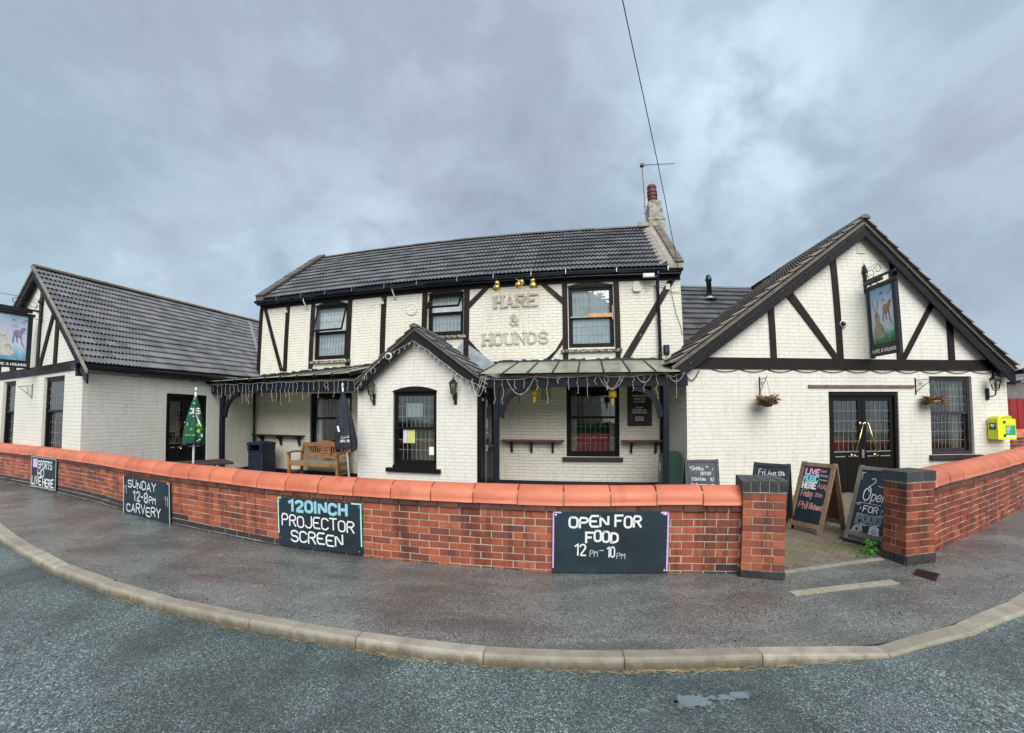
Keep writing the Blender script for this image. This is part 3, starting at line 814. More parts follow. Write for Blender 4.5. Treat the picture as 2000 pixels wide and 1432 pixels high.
# puddles on the road (clusters of thin water sheets between the chippings)
g = G(); rr = random.Random(3)
def pud(cx, cy, rx, ry, rot, n):
    for q in range(n):      # water standing between the chippings: many small sheets, dense in the middle
        u, v_ = rr.gauss(0, .42), rr.gauss(0, .42); r_ = rr.uniform(.010, .034) * max(.35, 1.15 - math.hypot(u, v_)); k = 9
        x0, y0 = cx + (u * rx) * math.cos(rot) - v_ * ry * math.sin(rot), cy + u * rx * math.sin(rot) + v_ * ry * math.cos(rot)
        pts = [(x0 + r_ * 1.5 * (1 + rr.uniform(-.35, .35)) * math.cos(2 * PI * j / k), y0 + r_ * (1 + rr.uniform(-.35, .35)) * math.sin(2 * PI * j / k)) for j in range(k)]
        zz = -.0768 + .00006 * (q % 40); g.add([(x, y, zz) for x, y in pts], [tuple(range(k))])
pud(1.02, 2.10, .20, .070, -.05, 110); pud(1.32, 2.11, .18, .03, .1, 40)
link('puddle_water', g, 'puddle_water', kind='structure')
def ground_z(x, y):
    k = PK.near(x, y); p, a, _ = PK.at(k); p = p + Vector((-math.sin(a), math.cos(a), 0)) * .096
    q, b, _ = inner.at(inner.near(x, y)); q = q + Vector((-math.sin(b), math.cos(b), 0)) * .16
    t = math.hypot(x - p.x, y - p.y) / max(.01, math.hypot(q.x - p.x, q.y - p.y)); return p.z * max(0, 1 - t) ** 1.6 - .004
# flush concrete edging and the entrance strip
for a, b, wd in (((2.66, 3.66), (4.02, 3.80), .055), ((2.47, 3.215), (3.62, 3.275), .085)):
    g = G(); n = 4
    for i in range(n):
        p = Vector((*a, 0)).lerp(Vector((*b, 0)), i / n); q = Vector((*a, 0)).lerp(Vector((*b, 0)), (i + 1) / n); t = (q - p); ln = t.length; za, zb_ = ground_z(p.x, p.y), ground_z(q.x, q.y)
        g.box(.002, ln - .002, -wd / 2, wd / 2, -.05, .009 + .001 * (i % 2), M=TR(p.x, p.y, za, math.atan2(t.y, t.x)) @ Matrix.Rotation(-math.atan2(zb_ - za, ln), 4, 'Y'))
    link('path_strip', g, 'kerb_concrete', kind='structure')
# forecourt pavers in herringbone
fc = put('paved_path', None, kind='structure')
g = G(); g.slab([(2.45, 3.62), (4.15, 3.78), (4.6, 4.0), (9.5, 6.4), (9.0, 8.5), (2.0, 8.5), (2.0, 3.9)], -.05, -.004); link('paver_bed', g, 'paver_sand', fc)
g = G(); a, b, c = .098, .048, .004
a, b, c = .0735, .0355, .003; g.add([(-a, -b, -.02), (a, -b, -.02), (a, b, -.02), (-a, b, -.02), (-a, -b, .004), (a, -b, .004), (a, b, .004), (-a, b, .004), (-a + c, -b + c, .008), (a - c, -b + c, .008), (a - c, b - c, .008), (-a + c, b - c, .008)],
      [(0, 1, 5, 4), (1, 2, 6, 5), (2, 3, 7, 6), (3, 0, 4, 7), (4, 5, 9, 8), (5, 6, 10, 9), (6, 7, 11, 10), (7, 4, 8, 11), (8, 9, 10, 11)])
PM = g.mesh('paver', 'paver'); pav_v, pav_f = list(g.v), list(g.f)
def inside(x, y):
    e = 3.72 + (x - 2.66) * .103
    if y < e + .04: return False
    if x < 2.25 or (y < 4.1 and x < 2.6): return False
    if x > 3.95 and y < 4.35 + (x - 3.95) * .5: return False
    return x < 5.6 + (y - 4) * .5 and y < 7.3
cand = []; rot = R(38); cx0, cy0 = 3.2, 4.5
for i in range(-60, 60):
    for j in range(-60, 60):
        # herringbone cell: two bricks per (i,j)
        for k in (0, 1):
            if (i - j) % 4 == 0 and k == 0: x, y, r0 = (i + 1) * .075, (j + .5) * .075, 0
            elif (i - j) % 4 == 3 and k == 1: x, y, r0 = (i + .5) * .075, (j + 1) * .075, PI / 2
            else: continue
            X = cx0 + x * math.cos(rot) - y * math.sin(rot); Y = cy0 + x * math.sin(rot) + y * math.cos(rot)
            if inside(X, Y): cand.append((math.hypot(X, Y), X, Y, rot + r0))
cand.sort()
for d, X, Y, r0 in cand[:300]:
    put('paver', PM, fc, TR(X, Y, random.uniform(-.003, .003), r0) @ Matrix.Rotation(random.uniform(-.02, .02), 4, 'X'))
g = G()
for d, X, Y, r0 in cand[300:]:
    M_ = TR(X, Y, random.uniform(-.002, .002), r0); g.add([M_ @ Vector(v) for v in pav_v], pav_f, random.random())
link('paver_field', g, 'paver', fc, I4, kind='stuff')
# ------------------------------------------------------------------ boundary walls of red brick
def brick_mesh(ln, h=.0655, d=.10, mat='red_brick'):
    g = G(); g.cbox(-ln / 2, ln / 2, 0, d, 0, h, .0035); return g.mesh('brick', mat)
BM = {(k, m_): brick_mesh(k, mat=m_) for k in (.215, .1025) for m_ in ('red_brick', 'red_brick_wet', 'blue_brick')}
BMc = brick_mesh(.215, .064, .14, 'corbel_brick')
def rough_box(g, M, ln, h, d, rnd): g.cbox(-ln / 2, ln / 2, 0, d, 0, h, .0035, rnd, M)
def tile_mesh(ln):
    g = G(); k = 10; pr = [(-.150, .0)]
    for j in range(k + 1):
        a = PI * j / k; pr.append((-.150 * math.cos(a) if 0 < j < k else (-.150 if j == 0 else .150), .045 + .135 * math.sin(a)))
    pr.append((.150, .0)); n = len(pr); xs = [-ln / 2, -ln / 2 + .006, ln / 2 - .006, ln / 2]; vs_ = []
    for i, x in enumerate(xs):
        sc_ = .985 if i in (0, 3) else 1
        vs_ += [(x, y * sc_, z * sc_) for y, z in pr]
    f = [(i * n + j, i * n + j + 1, (i + 1) * n + j + 1, (i + 1) * n + j) for i in range(3) for j in range(n - 1)]
    f = [tuple(reversed(q)) for q in f] + [tuple(range(n)), tuple(range(4 * n - 1, 3 * n - 1, -1))]
    f += [(i * n, (i + 1) * n, (i + 1) * n + n - 1, i * n + n - 1) for i in range(3)]
    g.add(vs_, f); me = g.mesh('coping_tile', 'coping_clay', True)
    for p in me.polygons:
        if abs(p.normal.x) > .8 or p.normal.z < -.8: p.use_smooth = False
    return me
TM = tile_mesh(.446)
def boundary_wall(th, P, s0, s1, z0, rows, ztop, blue, align_s, wet=False, limit=300):
    """rows of stretchers on path P, a projecting corbel course, half-round clay copings"""
    body = G(); n = int((s1 - s0) / .2); pts = []
    for i in range(n + 1):
        p, a, _ = P.at(s0 + (s1 - s0) * i / n); nx, ny = -math.sin(a), math.cos(a)
        for o_, z in ((.0075, -.12), (.0075, ztop - .05), (.208, ztop - .05), (.208, -.12)): pts.append((p.x + nx * o_, p.y + ny * o_, z))
    body.add(pts, [(i * 4 + j, (i + 1) * 4 + j, (i + 1) * 4 + j + 1, i * 4 + j + 1) for i in range(n) for j in range(3)] + [(3, 2, 1, 0), (n * 4, n * 4 + 1, n * 4 + 2, n * 4 + 3)])
    link('mortar_core', body, 'mortar', th, I4)
    items = []
    for r in range(-1, rows):
        s = s0 + (0 if r % 2 else -.1125) + .1125
        while s < s1:
            a_, b_ = max(s - .1075, s0), min(s + .1075, s1)
            if b_ - a_ > .03:
                p, a, _ = P.at((a_ + b_) / 2); items.append((math.hypot(p.x, p.y), p, a, b_ - a_, z0 + r * .075, blue(p.x, r)))
            s += .225
    items.sort(key=lambda q: q[0]); rest = {}
    for i, (d, p, a, ln, z, bl) in enumerate(items):
        M_ = TR(p.x, p.y, z, a + random.gauss(0, .006)) @ Matrix.Translation((0, random.gauss(0, .0018), random.gauss(0, .0012)))
        mt = 'blue_brick' if bl else ('red_brick_wet' if wet else 'red_brick')
        if i < limit:
            key = .215 if ln > .20 else .1025
            put('brick', BM[(key, mt)], th, M_ @ Matrix.Scale(ln / key, 4, (1, 0, 0)))
        else: rough_box(rest.setdefault(mt, G()), M_, ln, .0655, .10, random.random())
    for mt, g in rest.items(): link('brickwork', g, mt, th, I4, kind='stuff')
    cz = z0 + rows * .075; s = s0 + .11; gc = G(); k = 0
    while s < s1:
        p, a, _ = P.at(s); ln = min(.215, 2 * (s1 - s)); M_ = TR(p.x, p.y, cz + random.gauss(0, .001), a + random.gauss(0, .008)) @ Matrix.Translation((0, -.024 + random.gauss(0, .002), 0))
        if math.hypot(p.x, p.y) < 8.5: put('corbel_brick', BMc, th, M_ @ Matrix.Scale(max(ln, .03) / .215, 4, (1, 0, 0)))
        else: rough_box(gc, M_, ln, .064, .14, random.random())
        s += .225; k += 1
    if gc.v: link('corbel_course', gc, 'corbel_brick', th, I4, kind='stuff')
    bed = G(); pts = []
    for i in range(n + 1):
        p, a, _ = P.at(s0 + (s1 - s0) * i / n); nx, ny = -math.sin(a), math.cos(a)
        for o_, z in ((-.018, ztop - .185), (-.012, ztop - .165), (-.006, ztop - .05), (.22, ztop - .05), (.232, ztop - .185)): pts.append((p.x + nx * o_, p.y + ny * o_, z))
    bed.add(pts, [(i * 5 + j, (i + 1) * 5 + j, (i + 1) * 5 + j + 1, i * 5 + j + 1) for i in range(n) for j in range(4)]); link('coping_bed', bed, 'mortar', th, I4)
    s = align_s - math.floor((align_s - s0) / .457) * .457
    edges = [s0] + ([s] if s - s0 > .05 else [])
    while s + .457 < s1 - .02: s += .457; edges.append(s)
    edges.append(s1)
    for a_, b_ in zip(edges, edges[1:]):
        p, a, _ = P.at((a_ + b_) / 2); ln = b_ - a_ - .011
        M_ = TR(p.x, p.y, ztop - .18, a) @ Matrix.Translation((0, .107, 0)) @ Matrix.Rotation(random.gauss(0, .012), 4, 'X')
        put('coping_tile', TM, th, M_ @ Matrix.Translation((0, 0, random.gauss(0, .0018))) @ Matrix.Scale(ln / .446, 4, (1, 0, 0)))
wall1 = thing('boundary_wall', 'long curved red brick boundary wall with orange half-round coping and painted boards on it', 'wall', TR(0, 4.07, 0))
boundary_wall(wall1, PW, PW.near(-22, 13.6), PW.len - .01, .026, 8, .872, lambda x, r: (x < -4.4 and r <= 1) or (x < -1.75 and r <= 0) or (x > 1.98 and r <= 0), PW.near(.521, 3.976))
wall2 = thing('boundary_wall', 'short red brick boundary wall with orange coping running off to the right of the gate pillar', 'wall', TR(5, 4, 0))
boundary_wall(wall2, PQ, .0, PQ.len - .4, -.02, 9, .935, lambda x, r: r < 0, PQ.near(5.6, 4.25), wet=True)

def pillar(label, o, rot, wx, wy, zb, rows, blue_rows, wet):
    """gate pillar: stretcher/header bond on four sides, blue plinth and blue brick-on-edge cap"""
    M0 = TR(o[0], o[1], 0, rot); th = thing('gate_pillar', label, 'pillar', M0, 'brick gate pillars')
    g = G(); g.box(.007, wx - .007, .007, wy - .007, -.15, zb + rows * .075, M=M0); link('mortar_core', g, 'mortar', th, I4)
    ztop = zb + rows * .075; mat = 'red_brick_wet' if wet else 'red_brick'
    for face in range(4):
        ln = wx if face % 2 == 0 else wy
        Mf = M0 @ (Matrix(), Matrix.Translation((wx, 0, 0)) @ Matrix.Rotation(PI / 2, 4, 'Z'), Matrix.Translation((wx, wy, 0)) @ Matrix.Rotation(PI, 4, 'Z'), Matrix.Translation((0, wy, 0)) @ Matrix.Rotation(-PI / 2, 4, 'Z'))[face]
        for r in range(-blue_rows - 1, rows):
            par = (r + face) % 2; z = zb + r * .075
            # corner bricks alternate: long on one face, short on the next
            cuts = [.001, .215, ln - .001] if par else [.103, .215 + .103, ln - .103]
            if not par: cuts = [.001, .1025, .1025 + (ln - .205) / 2 * 1.02, ln - .1125, ln - .001] if ln > .5 else [.001, .1025, ln - .11, ln - .001]
            for a_, b_ in zip(cuts, cuts[1:]):
                a2, b2 = a_ + .0, b_ - .009 if b_ < ln - .01 else b_
                L_ = b2 - a2; key = .215 if L_ > .15 else .1025
                proud = -.012 if (r < 0 and r >= -blue_rows - 1) else 0
                Mb = Mf @ Matrix.Translation(((a2 + b2) / 2, proud + random.gauss(0, .0012), z)) @ Matrix.Scale(L_ / key, 4, (1, 0, 0))
                mt = 'blue_brick' if r < 0 else mat
                put('brick', BM[(key, mt)], th, Mb @ Matrix.Scale(.9, 4, (0, 1, 0)))
    # cap: bricks on edge
    cap = G(); cap.cbox(-.034, .034, 0, .22, 0, .105, .004); cm = cap.mesh('cap_brick', 'cap_brick')
    ov = .012; k = max(5, int((wx + 2 * ov) / .075)); st = (wx + 2 * ov) / k; dpt = (wy + 2 * ov) / 2
    for row in range(2):
        for i in range(k):
            Mb = M0 @ Matrix.Translation((-ov + st * (i + .5), -ov, ztop + .012)) if row == 0 else M0 @ Matrix.Translation((-ov + st * (i + .5), wy + ov, ztop + .012)) @ Matrix.Rotation(PI, 4, 'Z')
            put('cap_brick', cm, th, Mb @ Matrix.Translation((0, 0, random.gauss(0, .0012))) @ Matrix.Scale((st - .007) / .068, 4, (1, 0, 0)) @ Matrix.Scale((dpt - .004) / .22, 4, (0, 1, 0)))
    g = G(); g.box(-ov + .01, wx + ov - .01, -ov + .006, wy + ov - .006, ztop, ztop + .108, M=M0); link('cap_bed', g, 'cement', th, I4)
    return th
pillar('brick gate pillar with blue cap at the right end of the long curved wall', (2.215, 3.645), R(-22), .40, .42, .075, 10, 1, False)
pillar('stained dark brick gate pillar with blue cap right of the open food blackboard easel', (4.10, 3.60), R(6), .41, .255, .095, 10, 2, True)

# ------------------------------------------------------------------ boards fixed to the long wall
def wall_board(label, x0, x1, z0, z1, side='chalk_soft', corner=None, tilt=0.0):
    def pt(x):
        lo, hi = 0, PW.len
        for _ in range(40):
            m_ = (lo + hi) / 2
            if PW.at(m_)[0].x < x: lo = m_
            else: hi = m_
        return PW.at(lo)[0]
    a, b = pt(x0), pt(x1); ang = math.atan2(b.y - a.y, b.x - a.x); ln = (b - a).length
    M_ = TR(a.x, a.y, 0, ang) @ Matrix.Translation((0, -.030, z0)) @ Matrix.Rotation(tilt, 4, 'X')
    th = thing('wall_board', label, 'sign', M_, 'hand-lettered blackboards on the boundary wall'); h = z1 - z0
    g = G(); g.cbox(0, ln, 0, .014, 0, h, .002, M=M_); link('panel', g, 'slate_board', th, I4)
    return th, M_, ln, h
def mark(th, M_, mat, fn, name='lettering', kind=None):
    g = G(); fn(g); link(name, g, mat, th, I4, kind=kind)
random.seed(21)
# 1 sports
th, M_, ln, h = wall_board('small leftmost blackboard on the curved wall reading SPORTS HD LIVE HERE', -10.22, -9.02, .055, .675)
mark(th, M_, 'chalk_lilac', lambda g: g.quad(*[M_ @ Vector(p) for p in ((.09, -.0012, .40), (.33, -.0012, .40), (.33, -.0012, .575), (.09, -.0012, .575))]), 'pale_square')
mark(th, M_, 'label_navy', lambda g: g.quad(*[M_ @ Vector(p) for p in ((.335, -.0010, .37), (1.12, -.0010, .37), (1.12, -.0010, .575), (.335, -.0010, .575))]), 'blue_panel')
mark(th, M_, 'chalk_white', lambda g: text(g, 'SPORTS', .37, .395, .15, .70, -.0022, .022, .03, M_))
mark(th, M_, 'chalk_white', lambda g: (text(g, 'HD', .36, .225, .14, .32, -.0022, .024, .03, M_), text(g, 'LIVE', .07, .055, .15, .48, -.0022, .028, .04, M_), text(g, 'HERE', .63, .045, .15, .54, -.0022, .028, .04, M_)))
mark(th, M_, 'chalk_soft', lambda g: [g.box(a, b, -.003, .0, c, d, M=M_) for a, b, c, d in ((0, .016, 0, h), (ln - .016, ln, 0, h), (0, ln, 0, .014), (0, ln, h - .012, h))], 'edging')
# 2 sunday carvery
th, M_, ln, h = wall_board('blackboard on the curved wall reading SUNDAY 12-8PM CARVERY', -6.215, -4.865, -.005, .592)
mark(th, M_, 'chalk_white', lambda g: (text(g, 'SUNDAY', .17, .435, .115, .87, -.0022, .016, .10, M_), text(g, 'CARVERY', .12, .055, .125, 1.05, -.0022, .017, .12, M_), text(g, 'PM', .84, .245, .095, .19, -.0022, .013, .05, M_)))
mark(th, M_, 'chalk_soft', lambda g: (text(g, '12-8', .34, .245, .135, .45, -.0022, .028, .02, M_, gap=2.0)))
def cutlery(g, x, z):
    for d_ in (-.018, 0, .018): g.stroke([(x + d_, z + .05), (x + d_, z + .095)], .006, -.0022, 0, M_)
    g.stroke([(x - .018, z + .05), (x + .018, z + .05)], .006, -.0024, 0, M_); g.stroke([(x, z + .05), (x, z - .04)], .007, -.0026, 0, M_)
    g.stroke([(x + .055, z + .095), (x + .055, z - .04)], .012, -.0022, 0, M_)
mark(th, M_, 'chalk_soft', lambda g: (cutlery(g, .05, .36), cutlery(g, ln - .11, .30)), 'cutlery_drawing')
mark(th, M_, 'chalk_soft', lambda g: [g.box(a, b, -.003, .0, c, d, M=M_) for a, b, c, d in ((0, .018, 0, h), (ln - .016, ln, 0, h), (ln - .07, ln, h - .02, h))], 'edging')
# 3 projector
th, M_, ln, h = wall_board('blackboard on the curved wall reading 120INCH PROJECTOR SCREEN', -2.772, -1.645, .030, .606)
mark(th, M_, 'chalk_sky', lambda g: text(g, '120INCH', .17, .432, .115, .78, -.0022, .036, .03, M_, gap=1.9))
mark(th, M_, 'chalk_mint', lambda g: text(g, '120INCH', .17, .432, .115, .78, -.0040, .007, .02, M_, gap=1.9), 'lettering_highlight')
mark(th, M_, 'chalk_white', lambda g: (text(g, 'PROJECTOR', .06, .245, .125, .98, -.0022, .017, .07, M_), text(g, 'SCREEN', .19, .065, .125, .70, -.0022, .019, .05, M_)))
mark(th, M_, 'chalk_mint', lambda g: [g.box(a, b, -.003, .0, c, d, M=M_) for a, b, c, d in ((.0, .014, .14, h), (ln - .018, ln - .002, .09, h), (0, .05, h - .016, h), (ln - .13, ln, h - .016, h))], 'edging')
mark(th, M_, 'screw_steel', lambda g: [g.lathe([(.009, 0), (.009, .004), (.004, .006)], 10, M_ @ Matrix.Translation((x, -.001, z)) @ Matrix.Rotation(PI / 2, 4, 'X')) for x, z in ((.022, .10), (.03, h - .05), (ln - .035, h - .045), (ln - .04, .03))], 'screw_heads')
# 4 open for food
th, M_, ln, h = wall_board('large blackboard nearest the gate on the curved wall reading OPEN FOR FOOD 12PM-10PM', .405, 1.545, .006, .628)
mark(th, M_, 'chalk_white', lambda g: (text(g, 'OPEN', .165, .475, .10, .38, -.0022, .021, .08, M_), text(g, 'FOR', .615, .475, .10, .25, -.0022, .021, .08, M_), text(g, 'FOOD', .33, .325, .10, .31, -.0022, .021, .08, M_), text(g, '12', .225, .185, .11, .10, -.0022, .016, .03, M_), text(g, '10', .54, .170, .10, .072, -.0022, .013, .0, M_)))
mark(th, M_, 'chalk_soft', lambda g: (text(g, 'PM', .37, .175, .06, .075, -.0022, .007, .05, M_), text(g, 'PM', .635, .155, .055, .08, -.0022, .007, .05, M_), g.stroke([(.465, .235), (.505, .235)], .008, -.0022, 0, M_), g.stroke([(.468, .50), (.466, .585)], .006, -.0022, 0, M_)), 'small_lettering')
mark(th, M_, 'chalk_lilac', lambda g: [g.box(a, b, -.003, .0, c, d, M=M_) for a, b, c, d in ((.0, .014, .05, h), (ln - .018, ln - .002, .02, h), (0, .085, h - .014, h), (ln - .085, ln, h - .018, h), (ln - .06, ln - .04, h - .035, h - .018))], 'edging')
mark(th, M_, 'screw_steel', lambda g: [g.lathe([(.013, 0), (.013, .005), (.005, .008)], 12, M_ @ Matrix.Translation((x, -.001, z)) @ Matrix.Rotation(PI / 2, 4, 'X')) for x, z in ((.03, h - .035), (ln - .038, h - .03), (ln - .036, .028))], 'screw_heads')

# ------------------------------------------------------------------ A-boards on the forecourt
def aboard(label, foot, d, lean, wd, ht, fm, fw=.05, rear=.27, pm='slate_board_blue'):
    """foot: left front foot; d: unit vector along the front feet; the face leans back away from the street"""
    d = Vector((*d, 0)).normalized(); n = Vector((-d.y, d.x, 0)); up = (n * lean + Vector((0, 0, ht))); L_ = up.length; up = up / L_
    fn = d.cross(up)           # toward the back
    def mat(o, u, v): 
        f = u.cross(v); M_ = Matrix.Identity(4)
        for i, c in enumerate((u, -f, v)): M_[0][i], M_[1][i], M_[2][i] = c.x, c.y, c.z
        M_.translation = o; return M_
    o = Vector((*foot, 0)); MF = mat(o, d, up)
    th = thing('pavement_board', label, 'easel sign', TR(foot[0], foot[1], 0, math.atan2(d.y, d.x)), 'A-frame blackboards on the forecourt')
    t = .028
    for a, b, c, e in ((0, fw, 0, L_ - fw), (wd - fw, wd, 0, L_ - fw), (0, wd, L_ - fw, L_), (fw, wd - fw, .085, .085 + fw * 1.15)):
        g = G(); g.cbox(a + .0008, b - .0008, 0, t, c + (.0008 if c else 0), e, .003, M=MF); link('frame_rail', g, fm, th, I4)
    g = G(); g.box(fw, wd - fw, .010, .018, .085 + fw * 1.15, L_ - fw, M=MF); link('blackboard', g, pm, th, I4)
    # rear frame
    top = o + up * L_ + n * .03; bot = o + n * (lean + rear); v2 = (top - bot).normalized(); MR = mat(bot, d, v2); L2 = (top - bot).length
    g = G()
    for a, b, c, e in ((0, fw, 0, L2), (wd - fw, wd, 0, L2), (fw, wd - fw, .085, .085 + fw)): g.box(a, b, -t / 2, t / 2, c, e, M=MR)
    link('rear_frame', g, fm, th, I4)
    g = G(); g.box(fw, wd - fw, -.005, .005, .085 + fw, L2 - .02, M=MR); link('rear_board', g, 'shelf_red' if fm == 'aboard_oak' else 'frame_charcoal', th, I4)
    return th, MF, L_
random.seed(5)
th, M_, L_ = aboard('dark-framed easel blackboard behind the wall coping reading Drinks offer', (2.52, 5.60), (.97, -.24), .25, .50, .92, 'frame_charcoal', .045)
mark(th, M_, 'chalk_white', lambda g: [text(g, s_, x, z, h_, w_, .0085, .006, .08, M_) for s_, x, z, h_, w_ in (('Drinks', .10, .80, .055, .17), ('OFFER', .23, .725, .045, .15), ('3 Bottles', .09, .645, .045, .21), ('10', .36, .640, .045, .05), ('3 wk', .085, .565, .045, .10), ('prosecco', .20, .565, .035, .13), ('2.25', .355, .555, .035, .07), ('the bar', .10, .48, .04, .16))] + [g.stroke([(.07, .85), (.085, .83)], .008, .0085, 0, M_), g.stroke([(.31, .84), (.33, .86), (.335, .84)], .007, .0085, 0, M_), g.stroke([(.41, .82), (.40, .80)], .007, .0085, 0, M_)], kind='stuff')
th, M_, L_ = aboard('dark-framed easel blackboard behind the left gate pillar reading Fri Aug 12th', (3.14, 5.08), (.65, -.75), .30, .48, .92, 'frame_charcoal', .045)
mark(th, M_, 'chalk_white', lambda g: [text(g, s_, x, z, h_, w_, .0085, .007, .06, M_) for s_, x, z, h_, w_ in (('Fri.', .08, .80, .075, .10), ('Aug', .205, .80, .065, .10), ('12th', .335, .81, .05, .085), ('7.30', .33, .72, .05, .09), ('Karaoke', .09, .60, .06, .25))])
th, M_, L_ = aboard('brown wooden easel blackboard reading LIVE MUSIC HERE in the gateway', (3.76, 5.09), (.35, -.94), .36, .49, .915, 'aboard_oak', .058)
mark(th, M_, 'chalk_pink', lambda g: text(g, 'LIVE', .095, .815, .075, .19, .0085, .021, .04, M_))
mark(th, M_, 'chalk_cyan', lambda g: text(g, 'MUSIC', .085, .720, .075, .20, .0085, .021, .04, M_))
mark(th, M_, 'chalk_white', lambda g: text(g, 'HERE', .085, .620, .078, .19, .0085, .022, .04, M_))
mark(th, M_, 'chalk_peach', lambda g: [text(g, s_, x, z, h_, w_, .0085, wd_, .07, M_) for s_, x, z, h_, w_, wd_ in (('Back', .31, .86, .028, .07, .004), ('Sunday', .31, .80, .028, .10, .004), ('Aug', .30, .635, .075, .12, .007), ('Friday', .095, .505, .085, .16, .008), ('25th', .29, .52, .045, .10, .006), ('Phil', .095, .335, .095, .13, .008), ('Richard', .25, .345, .075, .17, .008))] + [g.stroke([(.30, .755), (.41, .75)], .010, .0085, 0, M_)], 'orange_lettering')
th, M_, L_ = aboard('grey wooden easel blackboard reading Open for food, half hidden by the right gate pillar', (4.145, 4.496), (.26, -.966), .33, .50, .915, 'aboard_grey', .050)
def deco(g):
    g.stroke(chaikin([(.19, .66), (.16, .70), (.13, .66), (.125, .58), (.16, .53), (.20, .57), (.21, .64), (.20, .70), (.17, .72)]), .012, .0085, 0, M_)   # O
    g.stroke(chaikin([(.17, .71), (.20, .74), (.24, .78), (.24, .82), (.21, .83), (.19, .81)]), .007, .0083, 0, M_)
    text(g, 'pen', .225, .545, .125, .175, .0085, .011, .02, M_, slant=.12)
    g.stroke(chaikin([(.08, .50), (.12, .485), (.07, .475), (.065, .495), (.11, .51), (.36, .505)]), .005, .0083, 0, M_)
    g.stroke(chaikin([(.28, .74), (.34, .725), (.42, .74), (.38, .765), (.33, .75), (.43, .73)]), .005, .0083, 0, M_)
    text(g, 'FOR', .16, .40, .075, .17, .0085, .012, .02, M_, slant=.05)
    for x in (.12, .37): g.stroke([(x, .42), (x + .012, .44), (x, .455)], .006, .0085, 0, M_)
    g.stroke(chaikin([(.09, .250), (.18, .255), (.24, .235), (.19, .225), (.17, .245), (.30, .245), (.39, .27)]), .005, .0083, 0, M_)
    g.stroke(chaikin([(.32, .375), (.40, .37), (.42, .385), (.37, .39), (.35, .365)]), .005, .0083, 0, M_)
    for k in range(3):   # plate and cutlery
        r = .055 - k * .014; g.stroke([(.135 + r * .8 * math.cos(a), .175 + r * math.sin(a)) for a in [2 * PI * j / 16 for j in range(17)]], .005, .0085 - k * .0003, 0, M_)
    g.stroke([(.165, .245), (.205, .155)], .008, .0080, 0, M_); g.stroke([(.075, .155), (.105, .10)], .008, .0080, 0, M_); g.stroke([(.060, .135), (.085, .11)], .006, .0080, 0, M_)
    g.stroke([(.065, .86), (.065, .89), (.10, .89)], .006, .0085, 0, M_); g.stroke([(.07, .80), (.067, .86)], .004, .0083, 0, M_)
    g.stroke([(.43, .135), (.44, .12), (.44, .15)], .007, .0085, 0, M_); g.stroke([(.10, .115), (.20, .118), (.32, .112), (.43, .116)], .004, .0083, 0, M_)
    # burger
    for k in range(4): g.stroke(chaikin([(.285, .185 + k * .012), (.335, .195 + k * .020), (.385, .185 + k * .012)]), .012, .0085 - k * .0003, 0, M_)
    g.stroke([(.28, .172), (.31, .165), (.34, .174), (.37, .165), (.395, .172)], .012, .0080, 0, M_); g.stroke(chaikin([(.285, .152), (.335, .140), (.39, .150)]), .020, .0079, 0, M_); g.stroke(chaikin([(.25, .14), (.33, .122), (.42, .138)]), .005, .0075, 0, M_)
mark(th, M_, 'chalk_white', deco, 'chalk_drawing')
mark(th, M_, 'chalk_soft', lambda g: text(g, 'FOOD', .11, .275, .085, .27, .0085, .026, .0, M_, gap=1.9))
mark(th, M_, 'slate_board_blue', lambda g: text(g, 'FOOD', .11, .275, .085, .27, .0068, .011, .0, M_, gap=1.9), 'lettering_inlay')
# folded black board lying under it
M_ = TR(4.30, 4.30, 0, R(-68)); th = thing('fallen_board', 'old black chalk sign lying flat under the open for food easel', 'board', M_)
g = G(); g.box(-.27, .27, -.10, .16, .012, .032, M=M_); link('panel', g, 'frame_charcoal', th, I4)
Mf = M_ @ Matrix.Translation((0, 0, .0325)) @ Matrix.Rotation(-PI / 2, 4, 'X')
g = G(); g.stroke([(-.12 + .10 * math.cos(a), -.02 + .05 * math.sin(a)) for a in [2 * PI * j / 14 for j in range(15)]], .010, -.001, 0, Mf); g.stroke([(.02, -.05), (.10, .02), (.2, -.04)], .01, -.001, 0, Mf); link('chalk_scroll', g, 'chalk_soft', th, I4)
# tipped-over flower pot between the boards
M_ = TR(4.62, 5.22, .10, R(-125)) @ Matrix.Rotation(R(90), 4, 'X')
th = thing('plant_pot', 'grey plant pot lying on its side between the two wooden easels', 'pot', TR(4.6, 5.2, 0))
g = G(); g.lathe([(.001, .03), (.055, .03), (.085, .245), (.105, .248), (.105, .30), (.088, .30), (.060, .05), (.001, .05)][::-1], 20, M_); link('pot_shell', g, 'stone_pot', th, I4, smooth=True)
